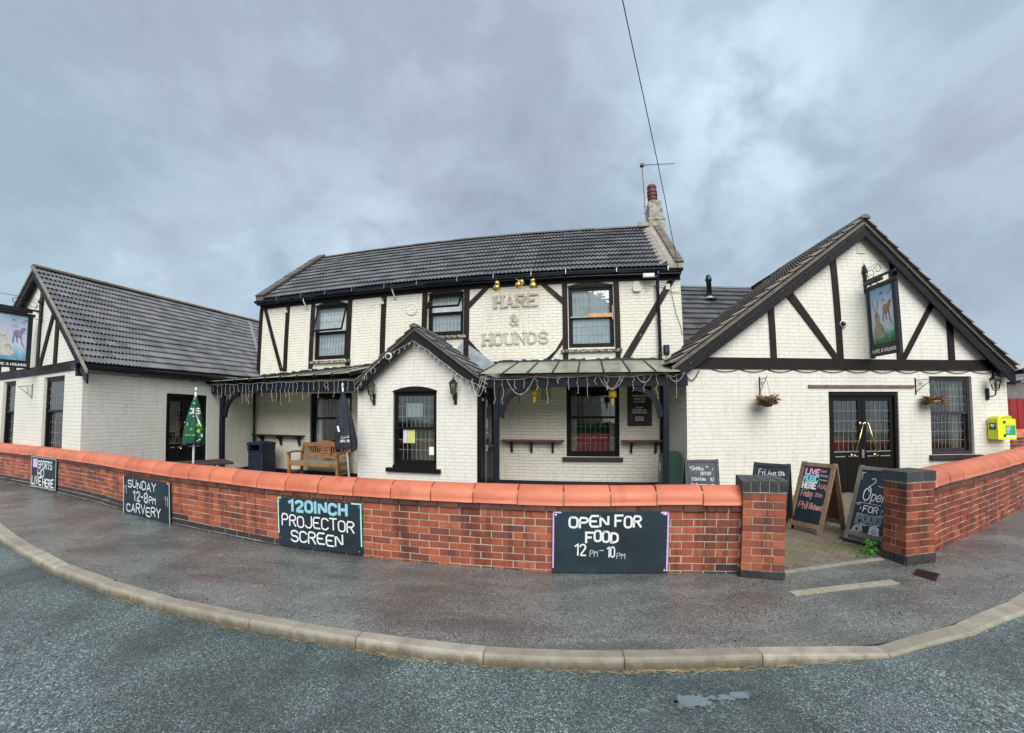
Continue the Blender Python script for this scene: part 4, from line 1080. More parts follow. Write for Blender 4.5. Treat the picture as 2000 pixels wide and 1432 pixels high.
# drain cover and weeds
M_ = TR(4.085, 3.385, ground_z(4.085, 3.385) + .004, R(32)); th = thing('drain_cover', 'small rusty drain grating in the footway below the right gate pillar', 'drain', M_)
g = G()
for a, b, c, d in ((-.115, .115, -.085, -.07), (-.115, .115, .07, .085), (-.115, -.1, -.07, .07), (.1, .115, -.07, .07)): g.box(a, b, c, d, -.03, .004, M=M_)
link('surround', g, 'rust_drain', th, I4)
g = G()
for k in range(9): g.box(-.095 + k * .0225, -.085 + k * .0225, -.069, .069, -.008, .004, M=M_)
g.box(-.1, .1, -.069, .069, -.012, -.006, M=M_); link('grate', g, 'rust_drain', th, I4)
random.seed(11)
def leafy(g, c, n, r, h, lw=.02, ll=.05, droop=.5):
    for k in range(n):
        a = random.uniform(0, 2 * PI); q = r * math.sqrt(random.random()); z = h * random.random() ** .8
        p = Vector((c[0] + q * math.cos(a) * (1 - .4 * z / h), c[1] + q * math.sin(a) * (1 - .4 * z / h), c[2] + z))
        d = Vector((math.cos(a) + random.gauss(0, .5), math.sin(a) + random.gauss(0, .5), random.gauss(.3, .5))).normalized(); s_ = d.cross(Vector((0, 0, 1))).normalized() * lw * random.uniform(.5, 1); l_ = ll * random.uniform(.5, 1.2)
        g.add([p, p + d * l_ * .5 + s_, p + d * l_ - Vector((0, 0, droop * l_ * .5)), p + d * l_ * .5 - s_], [(0, 1, 2, 3)])
th = thing('weed', 'bright green leafy weed growing at the foot of the right gate pillar', 'weed', TR(3.98, 3.94, 0))
g = G(); leafy(g, (3.98, 3.92, 0), 150, .06, .16, .012, .045); leafy(g, (3.90, 3.92, 0), 60, .10, .03, .006, .04); link('foliage', g, 'weed_green', th, I4)
g = G(); leafy(g, (3.6, 4.3, 0), 40, .35, .006, .004, .03, 0); leafy(g, (3.9, 4.1, 0), 60, .2, .01, .005, .03, 0); link('weeds', g, 'weed_green', kind='stuff')
# ------------------------------------------------------------------ building helpers
def seen(fr, u, z, off):
    """shift a point measured on the wall plane to where it lies when it stands `off` in front of it"""
    cu, co, _ = fr.inv((0, 0, 0)); k = (co - off) / co; return cu + (u - cu) * k, 1.55 + (z - 1.55) * k
def tile_roof(th, A, U, V, rows, gauge, w_, xs, xe, mat, limit=300, near_first=True, roll=.024, name='roof_tile'):
    """A world eave start, U along the eave, V up the slope; xs/xe(row) give the ends of each course"""
    U, V = Vector(U).normalized(), Vector(V).normalized(); Nn = U.cross(V)
    B = Matrix.Identity(4)
    for i, c in enumerate((U, V, Nn)): B[0][i], B[1][i], B[2][i] = c.x, c.y, c.z
    B.translation = Vector(A)
    k = 12; ln = gauge + .07; pr = []; roll = .025
    for j in range(k + 1):
        t = j / k; pr.append((t * (w_ - .004), roll * (1 if j % 4 == 2 else (.75 if j % 4 == 1 else .12 if j % 4 == 3 else 0)) ))
    lift = min(.060, gauge * .20); vs_ = [(x, 0, z + lift) for x, z in pr] + [(x, ln, z + .006) for x, z in pr] + [(x, .003, z + lift - .018) for x, z in pr] + [(x, .10, z + lift * .5 - .018) for x, z in pr]
    n = k + 1; f = [(j, j + 1, n + j + 1, n + j) for j in range(k)] + [(2 * n + j, 2 * n + j + 1, j + 1, j) for j in range(k)]
    f += [(3 * n + j, 3 * n + j + 1, 2 * n + j + 1, 2 * n + j) for j in range(k)] + [(0, n, 3 * n, 2 * n), (k, 2 * n + k, 3 * n + k, n + k)]
    g = G(); g.add(vs_, f); me = g.mesh(name, mat)
    its = []
    for r in range(rows):
        a, b = xs(r), xe(r); x = a
        while x < b - .03:
            wd = min(w_, b - x); c = B @ Vector((x + wd / 2, r * gauge, 0)); its.append((c.length, x, r, wd)); x += w_
    its.sort(); rest = G()
    for i, (d, x, r, wd) in enumerate(its):
        M_ = B @ Matrix.Translation((x + random.gauss(0, .0012), r * gauge + random.gauss(0, .003), random.gauss(0, .0016))) @ Matrix.Rotation(random.gauss(0, .004), 4, 'Z')
        if wd < w_ - .001: M_ = M_ @ Matrix.Scale(wd / w_, 4, (1, 0, 0))
        if i < limit: put(name, me, th, M_)
        else: rest.add([M_ @ Vector(v) for v in vs_], f, random.random() * .98 + .01)
    if rest.v: link('roof_tiles', rest, mat, th, I4, kind='stuff')
    return B
def ridge(th, a, b, mat='ridge_tile_mossy', r=.115, ln=.44, sag=.0, name='ridge_tile'):
    a, b = Vector(a), Vector(b); d = b - a; n = max(1, round(d.length / ln)); L_ = d.length / n; k = 7
    vs_ = []
    for x in (0, L_ - .008):
        for j in range(k + 1):
            t = PI * (.02 + .96 * j / k); vs_.append((x, -r * math.cos(t), r * math.sin(t) * .85))
    f = [(j, j + 1, k + 2 + j, k + 1 + j) for j in range(k)]; f = [tuple(reversed(q)) for q in f] + [tuple(range(k + 1)), tuple(range(2 * k + 1, k, -1))]
    g = G(); g.add(vs_, f); me = g.mesh(name, mat)
    ang = math.atan2(d.y, d.x); el = math.atan2(d.z, math.hypot(d.x, d.y))
    for i in range(n):
        p = a + d * (i / n); put(name, me, th, TR(p.x, p.y, p.z - .02 + random.gauss(0, .003), ang) @ Matrix.Rotation(-el, 4, 'Y') @ Matrix.Rotation(random.gauss(0, .02), 4, 'X'))
def timber(th, fr, poly, proud=.026, mat='timber_framing', back=0.0, name='timber'):
    g = G(); cx = sum(p[0] for p in poly) / len(poly); g.prism(poly, -proud - random.uniform(0, .004), -back + .012); return link(name, g, mat, th, fr.M)
def rect(a, b, c, d): return [(a, c), (b, c), (b, d), (a, d)]
def cames(g, a, b, c, d, nx, nz, y, t=.008):
    t *= .8
    for i in range(1, nx):
        x = a + (b - a) * i / nx; g.box(x - t / 2, x + t / 2, y, y + .006, c, d)
    for j in range(1, nz):
        z = c + (d - c) * j / nz; g.box(a, b, y - .0015, y + .0075, z - t / 2, z + t / 2)
def curtain(g, a, b, c, d, y, waves=7, amp=.02, lean=0.0):
    n = waves * 4
    for i in range(n):
        x0, x1 = a + (b - a) * i / n, a + (b - a) * (i + 1) / n; y0, y1 = y + amp * math.sin(i * PI / 2 + .4), y + amp * math.sin((i + 1) * PI / 2 + .4)
        g.quad((x0 + lean, y0, c), (x1 + lean, y1, c), (x1, y1, d), (x0, y0, d))
def window(th, fr, u0, u1, z0, z1, mid=None, nx=8, nt=3, nb=3, came='lead_came', fm='frame_black', back='interior_dark', net=None, sides=None, sill=None, sill_m='frame_black',
           rec=.05, arch=None, open_top=0.0, label=None, fw=.055, extra=None):
    g = G(); t = .07; y0 = rec
    g.box(u0 + .002, u0 + fw, y0, y0 + t, z0 + .002, z1 - .002); g.box(u1 - fw, u1 - .002, y0, y0 + t, z0 + .002, z1 - .002)
    g.box(u0 + fw, u1 - fw, y0, y0 + t, z1 - fw, z1 - .002); g.box(u0 + fw, u1 - fw, y0, y0 + t, z0 + .002, z0 + fw * 1.3)
    win = link('window', g, fm, th, fr.M)
    if label: win['label'] = label
    def leaf(a, b, c, d, yy, nx, nz, tilt=0.0, sw=.042, nm='sash'):
        g = G(); M_ = fr.M
        if tilt: M_ = fr.M @ Matrix.Translation((0, yy, d)) @ Matrix.Rotation(tilt, 4, 'X') @ Matrix.Translation((0, -yy, -d))
        g.cbox(a, a + sw, yy, yy + .035, c, d, .003); g.cbox(b - sw, b, yy, yy + .035, c, d, .003); g.cbox(a + sw, b - sw, yy, yy + .035, d - sw, d, .003); g.cbox(a + sw, b - sw, yy, yy + .035, c, c + sw * 1.15, .003)
        link(nm, g, fm, win, M_)
        g = G(); g.quad((a + sw, yy + .014, c + sw), (b - sw, yy + .014, c + sw), (b - sw, yy + .014, d - sw), (a + sw, yy + .014, d - sw)); link('pane', g, 'window_glass', win, M_)
        g = G(); cames(g, a + sw, b - sw, c + sw, d - sw, nx, nz, yy + .006, .009); link('leading', g, came, win, M_)
    a, b = u0 + fw, u1 - fw
    if mid is None: leaf(a, b, z0 + fw * 1.3, z1 - fw, y0 + .018, nx, nt)
    elif open_top:
        g = G(); g.box(a, b, y0 + .01, y0 + t, mid - .02, mid + .02); link('transom', g, fm, win, fr.M)
        leaf(a - .012, b + .012, mid - .02, z1 - fw + .01, y0 - .036, nx, nt, -open_top); leaf(a, b, z0 + fw * 1.3, mid - .022, y0 + .018, nx, nb)
    else:
        leaf(a, b, mid - .022, z1 - fw, y0 + .012, nx, nt); leaf(a, b, z0 + fw * 1.3, mid + .020, y0 + .050, nx, nb)
    yb = y0 + t + (.012 if net else .05)
    g = G(); d = 1.3; e = .25
    q = [(u0 - e, yb, z0 - .2), (u1 + e, yb, z0 - .2), (u1 + e, yb, z1 + .1), (u0 - e, yb, z1 + .1)]; r = [(x, y + d, z) for x, y, z in q]
    g.quad(*r)
    for i in range(4): j = (i + 1) % 4; g.quad(q[i], q[j], r[j], r[i])
    link('interior', g, back, win, fr.M)
    if net: g = G(); curtain(g, u0 + .02, u1 - .02, z0, z1, yb + .014, 11, .010); link('curtain', g, net, win, fr.M)  # net close behind the glass; its paleness also stands in for reflected sky
    if sides:
        k = (u1 - u0) * .17
        g = G(); curtain(g, u0 + .03, u0 + .03 + k, z0, z1, yb + .05, 4, .02); curtain(g, u1 - .03 - k, u1 - .03, z0, z1, yb + .05, 4, .02, .04); link('curtain', g, sides, win, fr.M, each=True)
    if sill:
        a, b, c, d = sill; g = G(); g.cbox(a, b, -.075, .06, c, d, .008); link('sill', g, sill_m, win, fr.M)
    if arch:
        h = arch; n = 10; pts = [(u0 - .01, z1 - .001)] + [(u0 - .01 + (u1 - u0 + .02) * i / n, z1 + .012 + h * (1 - (2 * i / n - 1) ** 2)) for i in range(n + 1)] + [(u1 + .01, z1 - .001)]
        g = G(); g.prism(pts[::-1], -.022, .03); link('arched_head', g, fm, win, fr.M)
    if extra: extra(win)
    return win

def tube_obj(name, pts, r, mat, th, M=None, n=8): g = G(); g.tube(pts, r, n); return link(name, g, mat, th, M if M is not None else WM[th.name], smooth=True)
random.seed(31)

# ------------------------------------------------------------------ two-storey house
H = thing('pub_house', 'white two-storey black-and-white timbered pub house with raised HARE & HOUNDS letters and grey tiled roof', 'building', FH.M)
g = G(); W_, D_ = 11.47, 5.2
holes = [(2.01, 3.05, 3.11, 4.60), (5.41, 6.34, 3.57, 4.64), (8.88, 9.92, 3.16, 4.61), (1.94, 3.28, .60, 2.20), (8.81, 10.005, .675, 2.28)]
wall_cells(g, 0, W_, -.05, 4.86, holes)
g.quad((0, D_, -.05), (0, 0, -.05), (0, 0, 4.86), (0, D_, 4.86)); g.quad((W_, 0, -.05), (W_, D_, -.05), (W_, D_, 4.86), (W_, 0, 4.86)); g.quad((W_, D_, -.05), (0, D_, -.05), (0, D_, 4.86), (W_, D_, 4.86))
for x in (0, W_): g.add([(x, 0, 4.86), (x, D_, 4.86), (x, D_ / 2, 7.1)], [(0, 1, 2)])
link('wall', g, 'painted_brick_house', H, FH.M)
g = G(); g.box(.02, 4.39, -.012, .1, -.05, .105); g.box(7.2, 11.18, -.012, .1, -.05, .11); link('plinth', g, 'plinth_black', H, FH.M, each=True)
# roof
ez, rz_, ry = 4.93, 7.20, 2.55
eA = FH.w(.26, .17, ez); up = (FH.w(.26, -ry, rz_) - eA); sl = up.length
tile_roof(H, eA, FH.w(1, .17, ez) - FH.w(0, .17, ez), up, 11, (sl - .03) / 11, .30, lambda r: 0, lambda r: 10.92, 'roof_tile_grey')
g = G(); g.quad((.05, -.17, ez - .03), (W_ - .05, -.17, ez - .03), (W_ - .05, ry, rz_ - .03), (.05, ry, rz_ - .03)); g.quad((W_ - .05, 2 * ry + .1, ez), (.05, 2 * ry + .1, ez), (.05, ry, rz_ - .02), (W_ - .05, ry, rz_ - .02)); link('roof_deck', g, 'roof_tile_dark', H, FH.M)
ridge(H, FH.w(.22, -ry, rz_ + .03), FH.w(10.98, -ry, rz_ + .03), r=.10, mat='roof_tile_brown')
# raised verges
for (a, b, mat, nm) in ((-.03, .25, 'roof_tile_brown', 'verge_parapet'), (11.17, 11.50, 'cement', 'verge_parapet')):
    g = G(); y0, y1 = -.20, ry
    P0 = [(y0, ez - .10), (y0, ez + .10), (y1, rz_ + .13), (y1, rz_ - .15)]
    g.add([(a, y, z) for y, z in P0] + [(b, y, z) for y, z in P0], [(0, 1, 2, 3), (7, 6, 5, 4), (0, 4, 5, 1), (1, 5, 6, 2), (3, 2, 6, 7), (0, 3, 7, 4)])
    P1 = [(y1, rz_ - .15), (y1, rz_ + .13), (2 * ry + .1, ez + .1), (2 * ry + .1, ez - .1)]
    g.add([(a, y, z) for y, z in P1] + [(b, y, z) for y, z in P1], [(0, 1, 2, 3), (7, 6, 5, 4), (0, 4, 5, 1), (1, 5, 6, 2), (3, 2, 6, 7), (0, 3, 7, 4)])
    link(nm, g, mat, H, FH.M)
for s_, a0, mt in ((0, -.05, 'roof_tile_brown'), (1, 11.34, 'ridge_tile_mossy')):       # capping bricks along the verges
    cg = G(); cg.cbox(0, .19 if s_ else .32, 0, .21, 0, .06, .006); cm_ = cg.mesh('verge_brick', mt)
    n = 15
    for i in range(n):
        t = (i + .02) / n; y = -.20 + (ry + .2) * t; z = ez + .10 + (rz_ + .13 - ez - .10) * t
        put('verge_brick', cm_, H, FH.M @ Matrix.Translation((a0, y, z + random.gauss(0, .005))) @ Matrix.Rotation(math.atan2(rz_ - ez, ry + .2), 4, 'X'))
# gutter, fascia
g = G(); k = 6; pr = [(-.245 + .055 * math.cos(PI + PI * j / k) , 4.88 + .055 * math.sin(PI + PI * j / k)) for j in range(k + 1)]
pr = pr + [(y + (.004 if i else 0), z + .006) for i, (y, z) in enumerate(reversed(pr))]
for a, b in ((.0, 11.49),): g.add([(a, y, z) for y, z in pr] + [(b, y, z) for y, z in pr], [(i, (i + 1) % len(pr), len(pr) + (i + 1) % len(pr), len(pr) + i) for i in range(len(pr))] + [tuple(range(len(pr)))[::-1], tuple(range(len(pr), 2 * len(pr)))])
link('gutter', g, 'gutter_black', H, FH.M)
g = G(); g.box(.0, 11.47, -.19, -.001, 4.79, 4.93); link('soffit_board', g, 'gutter_black', H, FH.M)
timber(H, FH, rect(.0, 11.47, 4.70, 4.79), .034)
g = G(); g.tube([(x, y, z) for x, y, z in [(.85, -.25, 4.93)]] * 1 + [(.85, -.255, 4.8)], .006, 5)
sg = G(); sg.box(-.007, .007, -.306, -.302, 4.83, 4.93); sg.box(-.007, .007, -.306, -.19, 4.926, 4.932); sm = sg.mesh('gutter_strap', 'grey_metal')
for u in (.85, 1.7, 2.5, 3.35, 4.3, 5.2, 6.25, 7.15, 8.05, 8.85, 10.0, 11.15): put('gutter_strap', sm, H, FH.M @ Matrix.Translation((u, 0, 0)))
# timbers
for p in [rect(-.02, .10, 2.72, 4.70), [(.13, 4.70), (.24, 4.70), (.97, 2.86), (.86, 2.86)], rect(.97, 1.10, 2.84, 4.70), rect(1.86, 1.995, 2.88, 4.70), rect(3.065, 3.20, 2.92, 4.70),
          rect(4.09, 4.23, 2.98, 4.70), rect(5.25, 5.39, 3.0, 4.70), rect(6.355, 6.49, 2.88, 4.70), rect(8.745, 8.865, 2.86, 4.70), rect(9.935, 10.06, 3.10, 4.70), rect(9.94, 10.05, 2.86, 3.03),
          [(6.48, 4.20), (6.48, 4.37), (6.84, 4.705), (6.99, 4.705)], [(8.75, 4.20), (8.75, 4.36), (8.38, 4.705), (8.235, 4.705)], [(6.48, 3.27), (6.48, 3.45), (7.01, 2.87), (6.86, 2.87)],
          [(8.75, 3.26), (8.75, 3.40), (8.42, 2.86), (8.28, 2.86)][::1], [(10.06, 2.86), (10.235, 2.86), (11.36, 4.705), (11.20, 4.705)], rect(6.50, 7.35, 2.77, 2.885)]:
    timber(H, FH, p, mat='timber_flaking' if random.random() < .3 else 'timber_framing')
timber(H, FH, [(8.745, 3.40), (8.745, 3.26), (8.28, 2.862), (8.42, 2.862)][::-1], .022)
# windows of the house
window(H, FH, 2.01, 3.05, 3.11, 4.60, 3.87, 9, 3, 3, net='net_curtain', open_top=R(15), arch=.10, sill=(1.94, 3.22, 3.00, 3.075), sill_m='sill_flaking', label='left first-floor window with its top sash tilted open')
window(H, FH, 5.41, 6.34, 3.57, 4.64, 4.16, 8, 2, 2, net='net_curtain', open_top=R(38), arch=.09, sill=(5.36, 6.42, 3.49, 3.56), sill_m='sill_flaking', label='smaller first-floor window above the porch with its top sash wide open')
def boards_on(win):
    g = G(); g.box(9.34, 9.90, -.012, .05, 3.865, 3.955); link('repair_board', g, 'raw_wood', win, FH.M)
    g = G(); g.box(8.93, 9.36, -.006, .05, 3.865, 3.892); g.box(9.885, 9.905, -.02, .05, 3.80, 4.13); link('repair_batten', g, 'curtain_pale', win, FH.M, each=True)
    g = G(); g.box(9.355, 9.375, .085, .10, 3.95, 4.57); link('prop_stick', g, 'curtain_pale', win, FH.M)
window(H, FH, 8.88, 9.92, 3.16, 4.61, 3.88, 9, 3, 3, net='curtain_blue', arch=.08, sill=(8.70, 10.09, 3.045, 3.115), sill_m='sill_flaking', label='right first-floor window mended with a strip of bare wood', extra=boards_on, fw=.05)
window(H, FH, 1.94, 3.28, .60, 2.20, 1.53, 10, 3, 3, net=None, sides='net_curtain', back='green_behind_glass', label='ground-floor window behind the bench')
def low_win(win):
    g = G(); g.box(8.92, 9.90, .42, .9, .72, 1.13); g.box(8.92, 9.90, .38, .50, 1.10, 1.20); link('bench_back', g, 'bench_red', win, FH.M)
    g = G(); g.box(8.95, 9.88, .9, .94, 1.1, 2.0); link('reflected_green', g, 'green_behind_glass', win, FH.M)  # green sheet standing in for grass and hedge mirrored in the glass
    g = G()
    for k in range(6): g.lathe([(.03, 0), (.04, .04), (.02, .08)], 8, FH.M @ Matrix.Translation((9.10 + k * .11, .5, 1.93)))
    link('ornament', g, 'lamp_glass', win, I4, each=True)
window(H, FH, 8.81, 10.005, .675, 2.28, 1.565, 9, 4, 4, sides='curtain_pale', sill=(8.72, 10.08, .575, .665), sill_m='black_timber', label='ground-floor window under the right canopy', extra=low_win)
# vents, pattress, small fixings that are built in
def vent_grid(th, fr, a, b, c, d, mat='cream_plastic', n=7):
    g = G()
    for k in range(n): z = c + (d - c) * (k + .5) / n; g.box(a, b, -.012, .0, z - (d - c) / n * .28, z + (d - c) / n * .28)
    g.box(a - .015, b + .015, -.018, .0, c - .03, c - .005); return link('air_vent', g, mat, th, fr.M)
vent_grid(H, FH, .72, .95, 2.02, 2.24); vent_grid(H, FH, 8.22, 8.47, 2.0, 2.28)
for (a, b, c, d) in ((.71, .96, 2.0, 2.26), (8.21, 8.48, 1.985, 2.30)):
    g = G(); g.box(a + .02, b - .02, -.004, .0, c, d); link('vent_recess', g, 'iron_grey', H, FH.M)
g = G(); n = 24
g.lathe([(.165, -.02), (.165, .0), (.13, .012), (.125, .0), (.02, .002), (.02, .012), (.0, .014)], n, FH.M @ Matrix.Translation((4.96, -.02, 4.30)) @ Matrix.Rotation(PI / 2, 4, 'X')); link('pattress_plate', g, 'painted_brick_house', H, I4)
# downpipe
g = G(); g.tube([(10.93, -.24, 4.86), (10.93, -.22, 4.74), (10.93, -.075, 4.58), (10.93, -.075, .08)], .037, 10)
for z in (4.5, 3.7, 2.95, 2.2, 1.3): g.tube([(10.93, -.075, z), (10.93, -.075, z + .05)], .046, 10)
link('downpipe', g, 'gutter_black', H, FH.M, smooth=True)
g = G(); g.tube([(.02, -.10, 2.42), (.02, -.10, .05)], .036, 10); link('downpipe', g, 'gutter_black', H, FH.M, smooth=True)
# chimney
g = G(); cu, cy_ = 11.44, ry - .22
for (a, b, c, d, z0, z1) in ((cu - .23, cu + .23, cy_ - .02, cy_ + .58, 6.85, 7.42), (cu - .25, cu + .25, cy_ - .04, cy_ + .60, 7.36, 7.44), (cu - .205, cu + .205, cy_, cy_ + .56, 7.44, 7.97), (cu - .18, cu + .18, cy_ + .02, cy_ + .54, 7.97, 8.03)): g.cbox(a, b, c, d, z0, z1, .012)
ch = link('chimney', g, 'chimney_paint', H, FH.M)
g = G(); g.lathe([(.15, 7.99), (.13, 8.06), (.125, 8.18), (.15, 8.19), (.15, 8.24), (.125, 8.25), (.125, 8.29), (.158, 8.30), (.158, 8.36), (.128, 8.37), (.128, 8.41), (.155, 8.42), (.155, 8.47), (.13, 8.49), (.13, 8.56), (.15, 8.58), (.13, 8.66), (.05, 8.72), (0, 8.73)], 18, FH.M @ Matrix.Translation((cu - .02, cy_ + .3, 0))); link('chimney_pot', g, 'clay_pot', ch, I4, smooth=False)
g = G(); a, b = 11.02, 11.20; P0 = [(.2, ez + .55), (.2, ez + .66), (ry, rz_ + .14), (ry, rz_ + .02)]
g.add([(10.98, -.10, ez + .08), (11.20, -.10, ez + .22), (11.20, ry, rz_ + .14), (10.98, ry, rz_ + .03), (11.2, -.10, ez), (11.2, ry, rz_)], [(0, 1, 2, 3)]); g.box(10.9, 11.2, ry - .25, ry + .1, rz_ - .02, rz_ + .10); link('mortar_fillet', g, 'cement', H, FH.M)
# raised lettering
th = thing('wall_lettering', 'big raised stone-coloured slab letters HARE & HOUNDS on the first-floor wall', 'lettering', FH.at(7.6, 0, 3.3))
def slab_word(word, x, z, h, w_):
    tot = 0; adv = []
    for ch_ in word:
        a = max(p[0] for st in gl(ch_) for p in st) - min(p[0] for st in gl(ch_) for p in st) + 1.9; adv.append(a); tot += a
    k = w_ / (tot - 1.0); cx = x + .45 * k
    for ch_, a in zip(word, adv):
        g = G(); x0 = min(p[0] for st in gl(ch_) for p in st); sw = h * .205; q = 0
        for st in gl(ch_):
            pts = [(cx + (px - x0) * k, z + sw * .35 + py * (h - sw * .7) / 6) for px, py in st]
            if ch_ in 'OSUD&': pts = chaikin(chaikin(pts))
            vert = len(st) == 2 and st[0][0] == st[1][0]
            g.stroke(pts, sw * (1.15 if vert else .82), -.034 - .0006 * q, .034); q += 1
            for (px, py), (X, Z) in ((st[0], pts[0]), (st[-1], pts[-1])):
                if py in (0, 6) and ch_ not in 'OS&' and not (ch_ in 'D'): g.box(X - sw * .95, X + sw * .95, -.0355 - .0005 * q, 0, Z - sw * .26, Z + sw * .26); q += 1
        link('letter', g, 'letter_stone', th, FH.M); cx += a * k
slab_word('HARE', 7.12, 4.18, .315, 1.02); slab_word('&', 7.50, 3.735, .28, .21); slab_word('HOUNDS', 6.84, 3.285, .29, 1.57)

# ------------------------------------------------------------------ left wing
WL = thing('pub_wing', 'single-storey left wing of the pub with street gable and long grey tiled roof', 'building', FG.M, 'wings of the pub')
g = G(); hol = [(-2.24, -1.0, .62, 2.38), (-5.05, -4.14, .62, 2.39)]
wall_cells(g, -6.5, 0, -.05, 2.50, hol); g.add([(-6.5, 0, 2.5), (0, 0, 2.5), (seen(FG, -3.46, 5.08, .13)[0], 0, 4.86)], [(0, 1, 2)])
g.quad((-6.5, 7, -.05), (-6.5, 0, -.05), (-6.5, 0, 2.5), (-6.5, 7, 2.5)); link('gable_wall', g, 'painted_brick_wing', WL, FG.M)
g = G(); wall_cells(g, 0, 4.5, -.05, 2.60, [(1.69, 2.78, -.05, 2.08)], depth=.2); link('side_wall', g, 'painted_brick_wing', WL, FS.M)
g = G(); g.box(3.2, 4.42, -.012, .05, -.05, .15); link('plinth', g, 'plinth_black', WL, FS.M)
window(WL, FG, -2.24, -1.0, .62, 2.38, 1.64, 9, 4, 4, came='came_white', sides='bench_red', back='interior_dark', label='nearer window of the street gable'); window(WL, FG, -5.05, -4.14, .62, 2.39, 1.63, 6, 4, 4, came='came_white', sides='net_curtain', label='farther window of the street gable')
for p in [rect(-6.5, .02, 2.455, 2.645), rect(-2.76, -2.62, 2.645, 4.42), rect(-1.66, -1.50, 2.645, 3.62), [(-2.60, 2.645), (-2.44, 2.645), (-1.80, 3.74), (-1.90, 3.84)], rect(-4.32, -4.18, 2.645, 4.3), rect(-5.45, -5.30, 2.645, 3.5), [(-4.35, 2.645), (-4.52, 2.645), (-5.15, 3.65), (-5.05, 3.75)]]:
    timber(WL, FG, p, mat='timber_flaking' if p[0][0] < -.1 and len(p) == 4 and p[0][1] == 2.64 else 'timber_framing')
GA, GB, GC = seen(FG, -3.46, 5.08, .13), seen(FG, .05, 2.47, .13), (-6.75, 2.45); apx = FG.w(GA[0], .14, GA[1]); eS = FS.w(-.10, .16, 2.53)
eE = FS.w(4.62, .20, 2.65); rE = FS.w(7.6, -3.40, 5.36); eL = FG.w(GC[0], .14, GC[1])
Ud = (eE - eS).normalized(); rd = (rE - apx).normalized(); Vd = (apx - eS); slen = Vd.length
Vp = (Vd - Ud * Vd.dot(Ud)); skew = Vd.dot(Ud); sl2 = Vp.length; rows = 16
tile_roof(WL, eS + Vector((0, 0, .0)), Ud, Vp, rows, (sl2 - .02) / rows, .215, lambda r: skew * r / rows, lambda r: 4.85 + 2.75 * r / rows, 'roof_tile_grey')
rE = apx + Ud * 7.2; g = G(); dz = Vector((0, 0, .03)); eQ = eS + Ud * (7.2 + skew)
g.add([eS - dz, eQ - dz, rE - dz, apx - dz, eL, eL + Ud * 7.2], [(0, 1, 2, 3), (3, 2, 5, 4)]); link('roof_deck', g, 'roof_tile_dark', WL, I4)
ridge(WL, apx + Vector((0, 0, .04)), rE + Vector((0, 0, .04)), r=.10)
# verge: bargeboards, mortar bedding
def barge(th, fr, pts, hgt, off, thick=.03, mat='bargeboard_paint', name='bargeboard'):
    """pts: outer (top) line in (u,z); board hangs hgt below it"""
    out = []
    for (a, b) in zip(pts, pts[1:]):
        g = G(); g.prism([(a[0], a[1] - hgt), (b[0], b[1] - hgt), b, a], -off, -off + thick); out.append(link(name, g, mat, th, fr.M))
    return out
barge(WL, FG, [(GB[0] + .12, GB[1] - .10), (GA[0], GA[1] - .04)], .20, .13); barge(WL, FG, [(GA[0] - .001, GA[1] - .04), (GC[0], GC[1] - .06)], .20, .13)
for a, b in (((GB[0] + .13, GB[1] - .045), (GA[0], GA[1] + .02)), ((GA[0], GA[1] + .02), (GC[0], GC[1]))):
    g = G(); g.prism([(a[0], a[1] - .065), (b[0], b[1] - .05), b, a], -.15, -.12); link('verge_mortar', g, 'mortar_verge', WL, FG.M)
g = G(); g.box(.0, .13, -.12, .0, 2.30, 2.44); link('eave_box', g, 'bargeboard_paint', WL, FG.M)
g = G(); g.box(-.2, 4.5, -.16, .0, 2.43, 2.54); link('soffit_board', g, 'gutter_black', WL, FS.M)
g = G(); g.add([(x, -.215 + .05 * math.cos(PI + PI * j / 6), 2.515 + dz + .05 * math.sin(PI + PI * j / 6)) for x, dz in ((-.22, 0), (4.4, .04)) for j in range(7)], [(j, j + 1, 8 + j, 7 + j) for j in range(6)]); link('gutter', g, 'gutter_black', WL, FS.M)
g = G(); q = [eS + Ud * x_ + Vp * t_ + Vector((0, 0, .07)) for x_, t_ in ((4.80, .04), (4.66, .04), (6.55, .95), (6.68, .95))]; g.add(q, [(0, 1, 2, 3)]); link('lead_flashing', g, 'lead_grey', WL, I4)
# side doors
def glazed_leaf(th, fr, a, b, z0, z1, gz0, gz1, nx, nz, gm=.11, came='came_white', fm='frame_black', letter=True, rec=.07, name='door'):
    g = G(); y = rec
    g.cbox(a, a + gm, y, y + .045, z0, z1, .003); g.cbox(b - gm, b, y, y + .045, z0, z1, .003); g.box(a + gm, b - gm, y, y + .045, gz1, z1); g.box(a + gm, b - gm, y, y + .045, z0, gz0)
    for q, (c, d) in enumerate(((a + gm * .9, (a + b) / 2 - .02), ((a + b) / 2 + .02, b - gm * .9))): g.cbox(c, d, y - .008, y + .01, z0 + .12, gz0 - .12, .008)
    dr = link(name, g, fm, th, fr.M)
    g = G(); g.quad((a + gm, y + .02, gz0), (b - gm, y + .02, gz0), (b - gm, y + .02, gz1), (a + gm, y + .02, gz1)); link('pane', g, 'window_glass', dr, fr.M)
    g = G(); cames(g, a + gm, b - gm, gz0, gz1, nx, nz, y + .010, .009); g.box(a + gm - .01, b - gm + .01, y - .006, y + .01, gz0 - .02, gz0); link('leading', g, came, dr, fr.M)
    if letter:
        g = G()
        for c, d in ((a + gm * .9 + .02, (a + b) / 2 - .04), ((a + b) / 2 + .04, b - gm * .9 - .02)): g.box(c, d, y - .016, y - .008, gz0 - .115, gz0 - .095)
        link('panel_bead', g, 'came_white', dr, fr.M, each=True)
    return dr
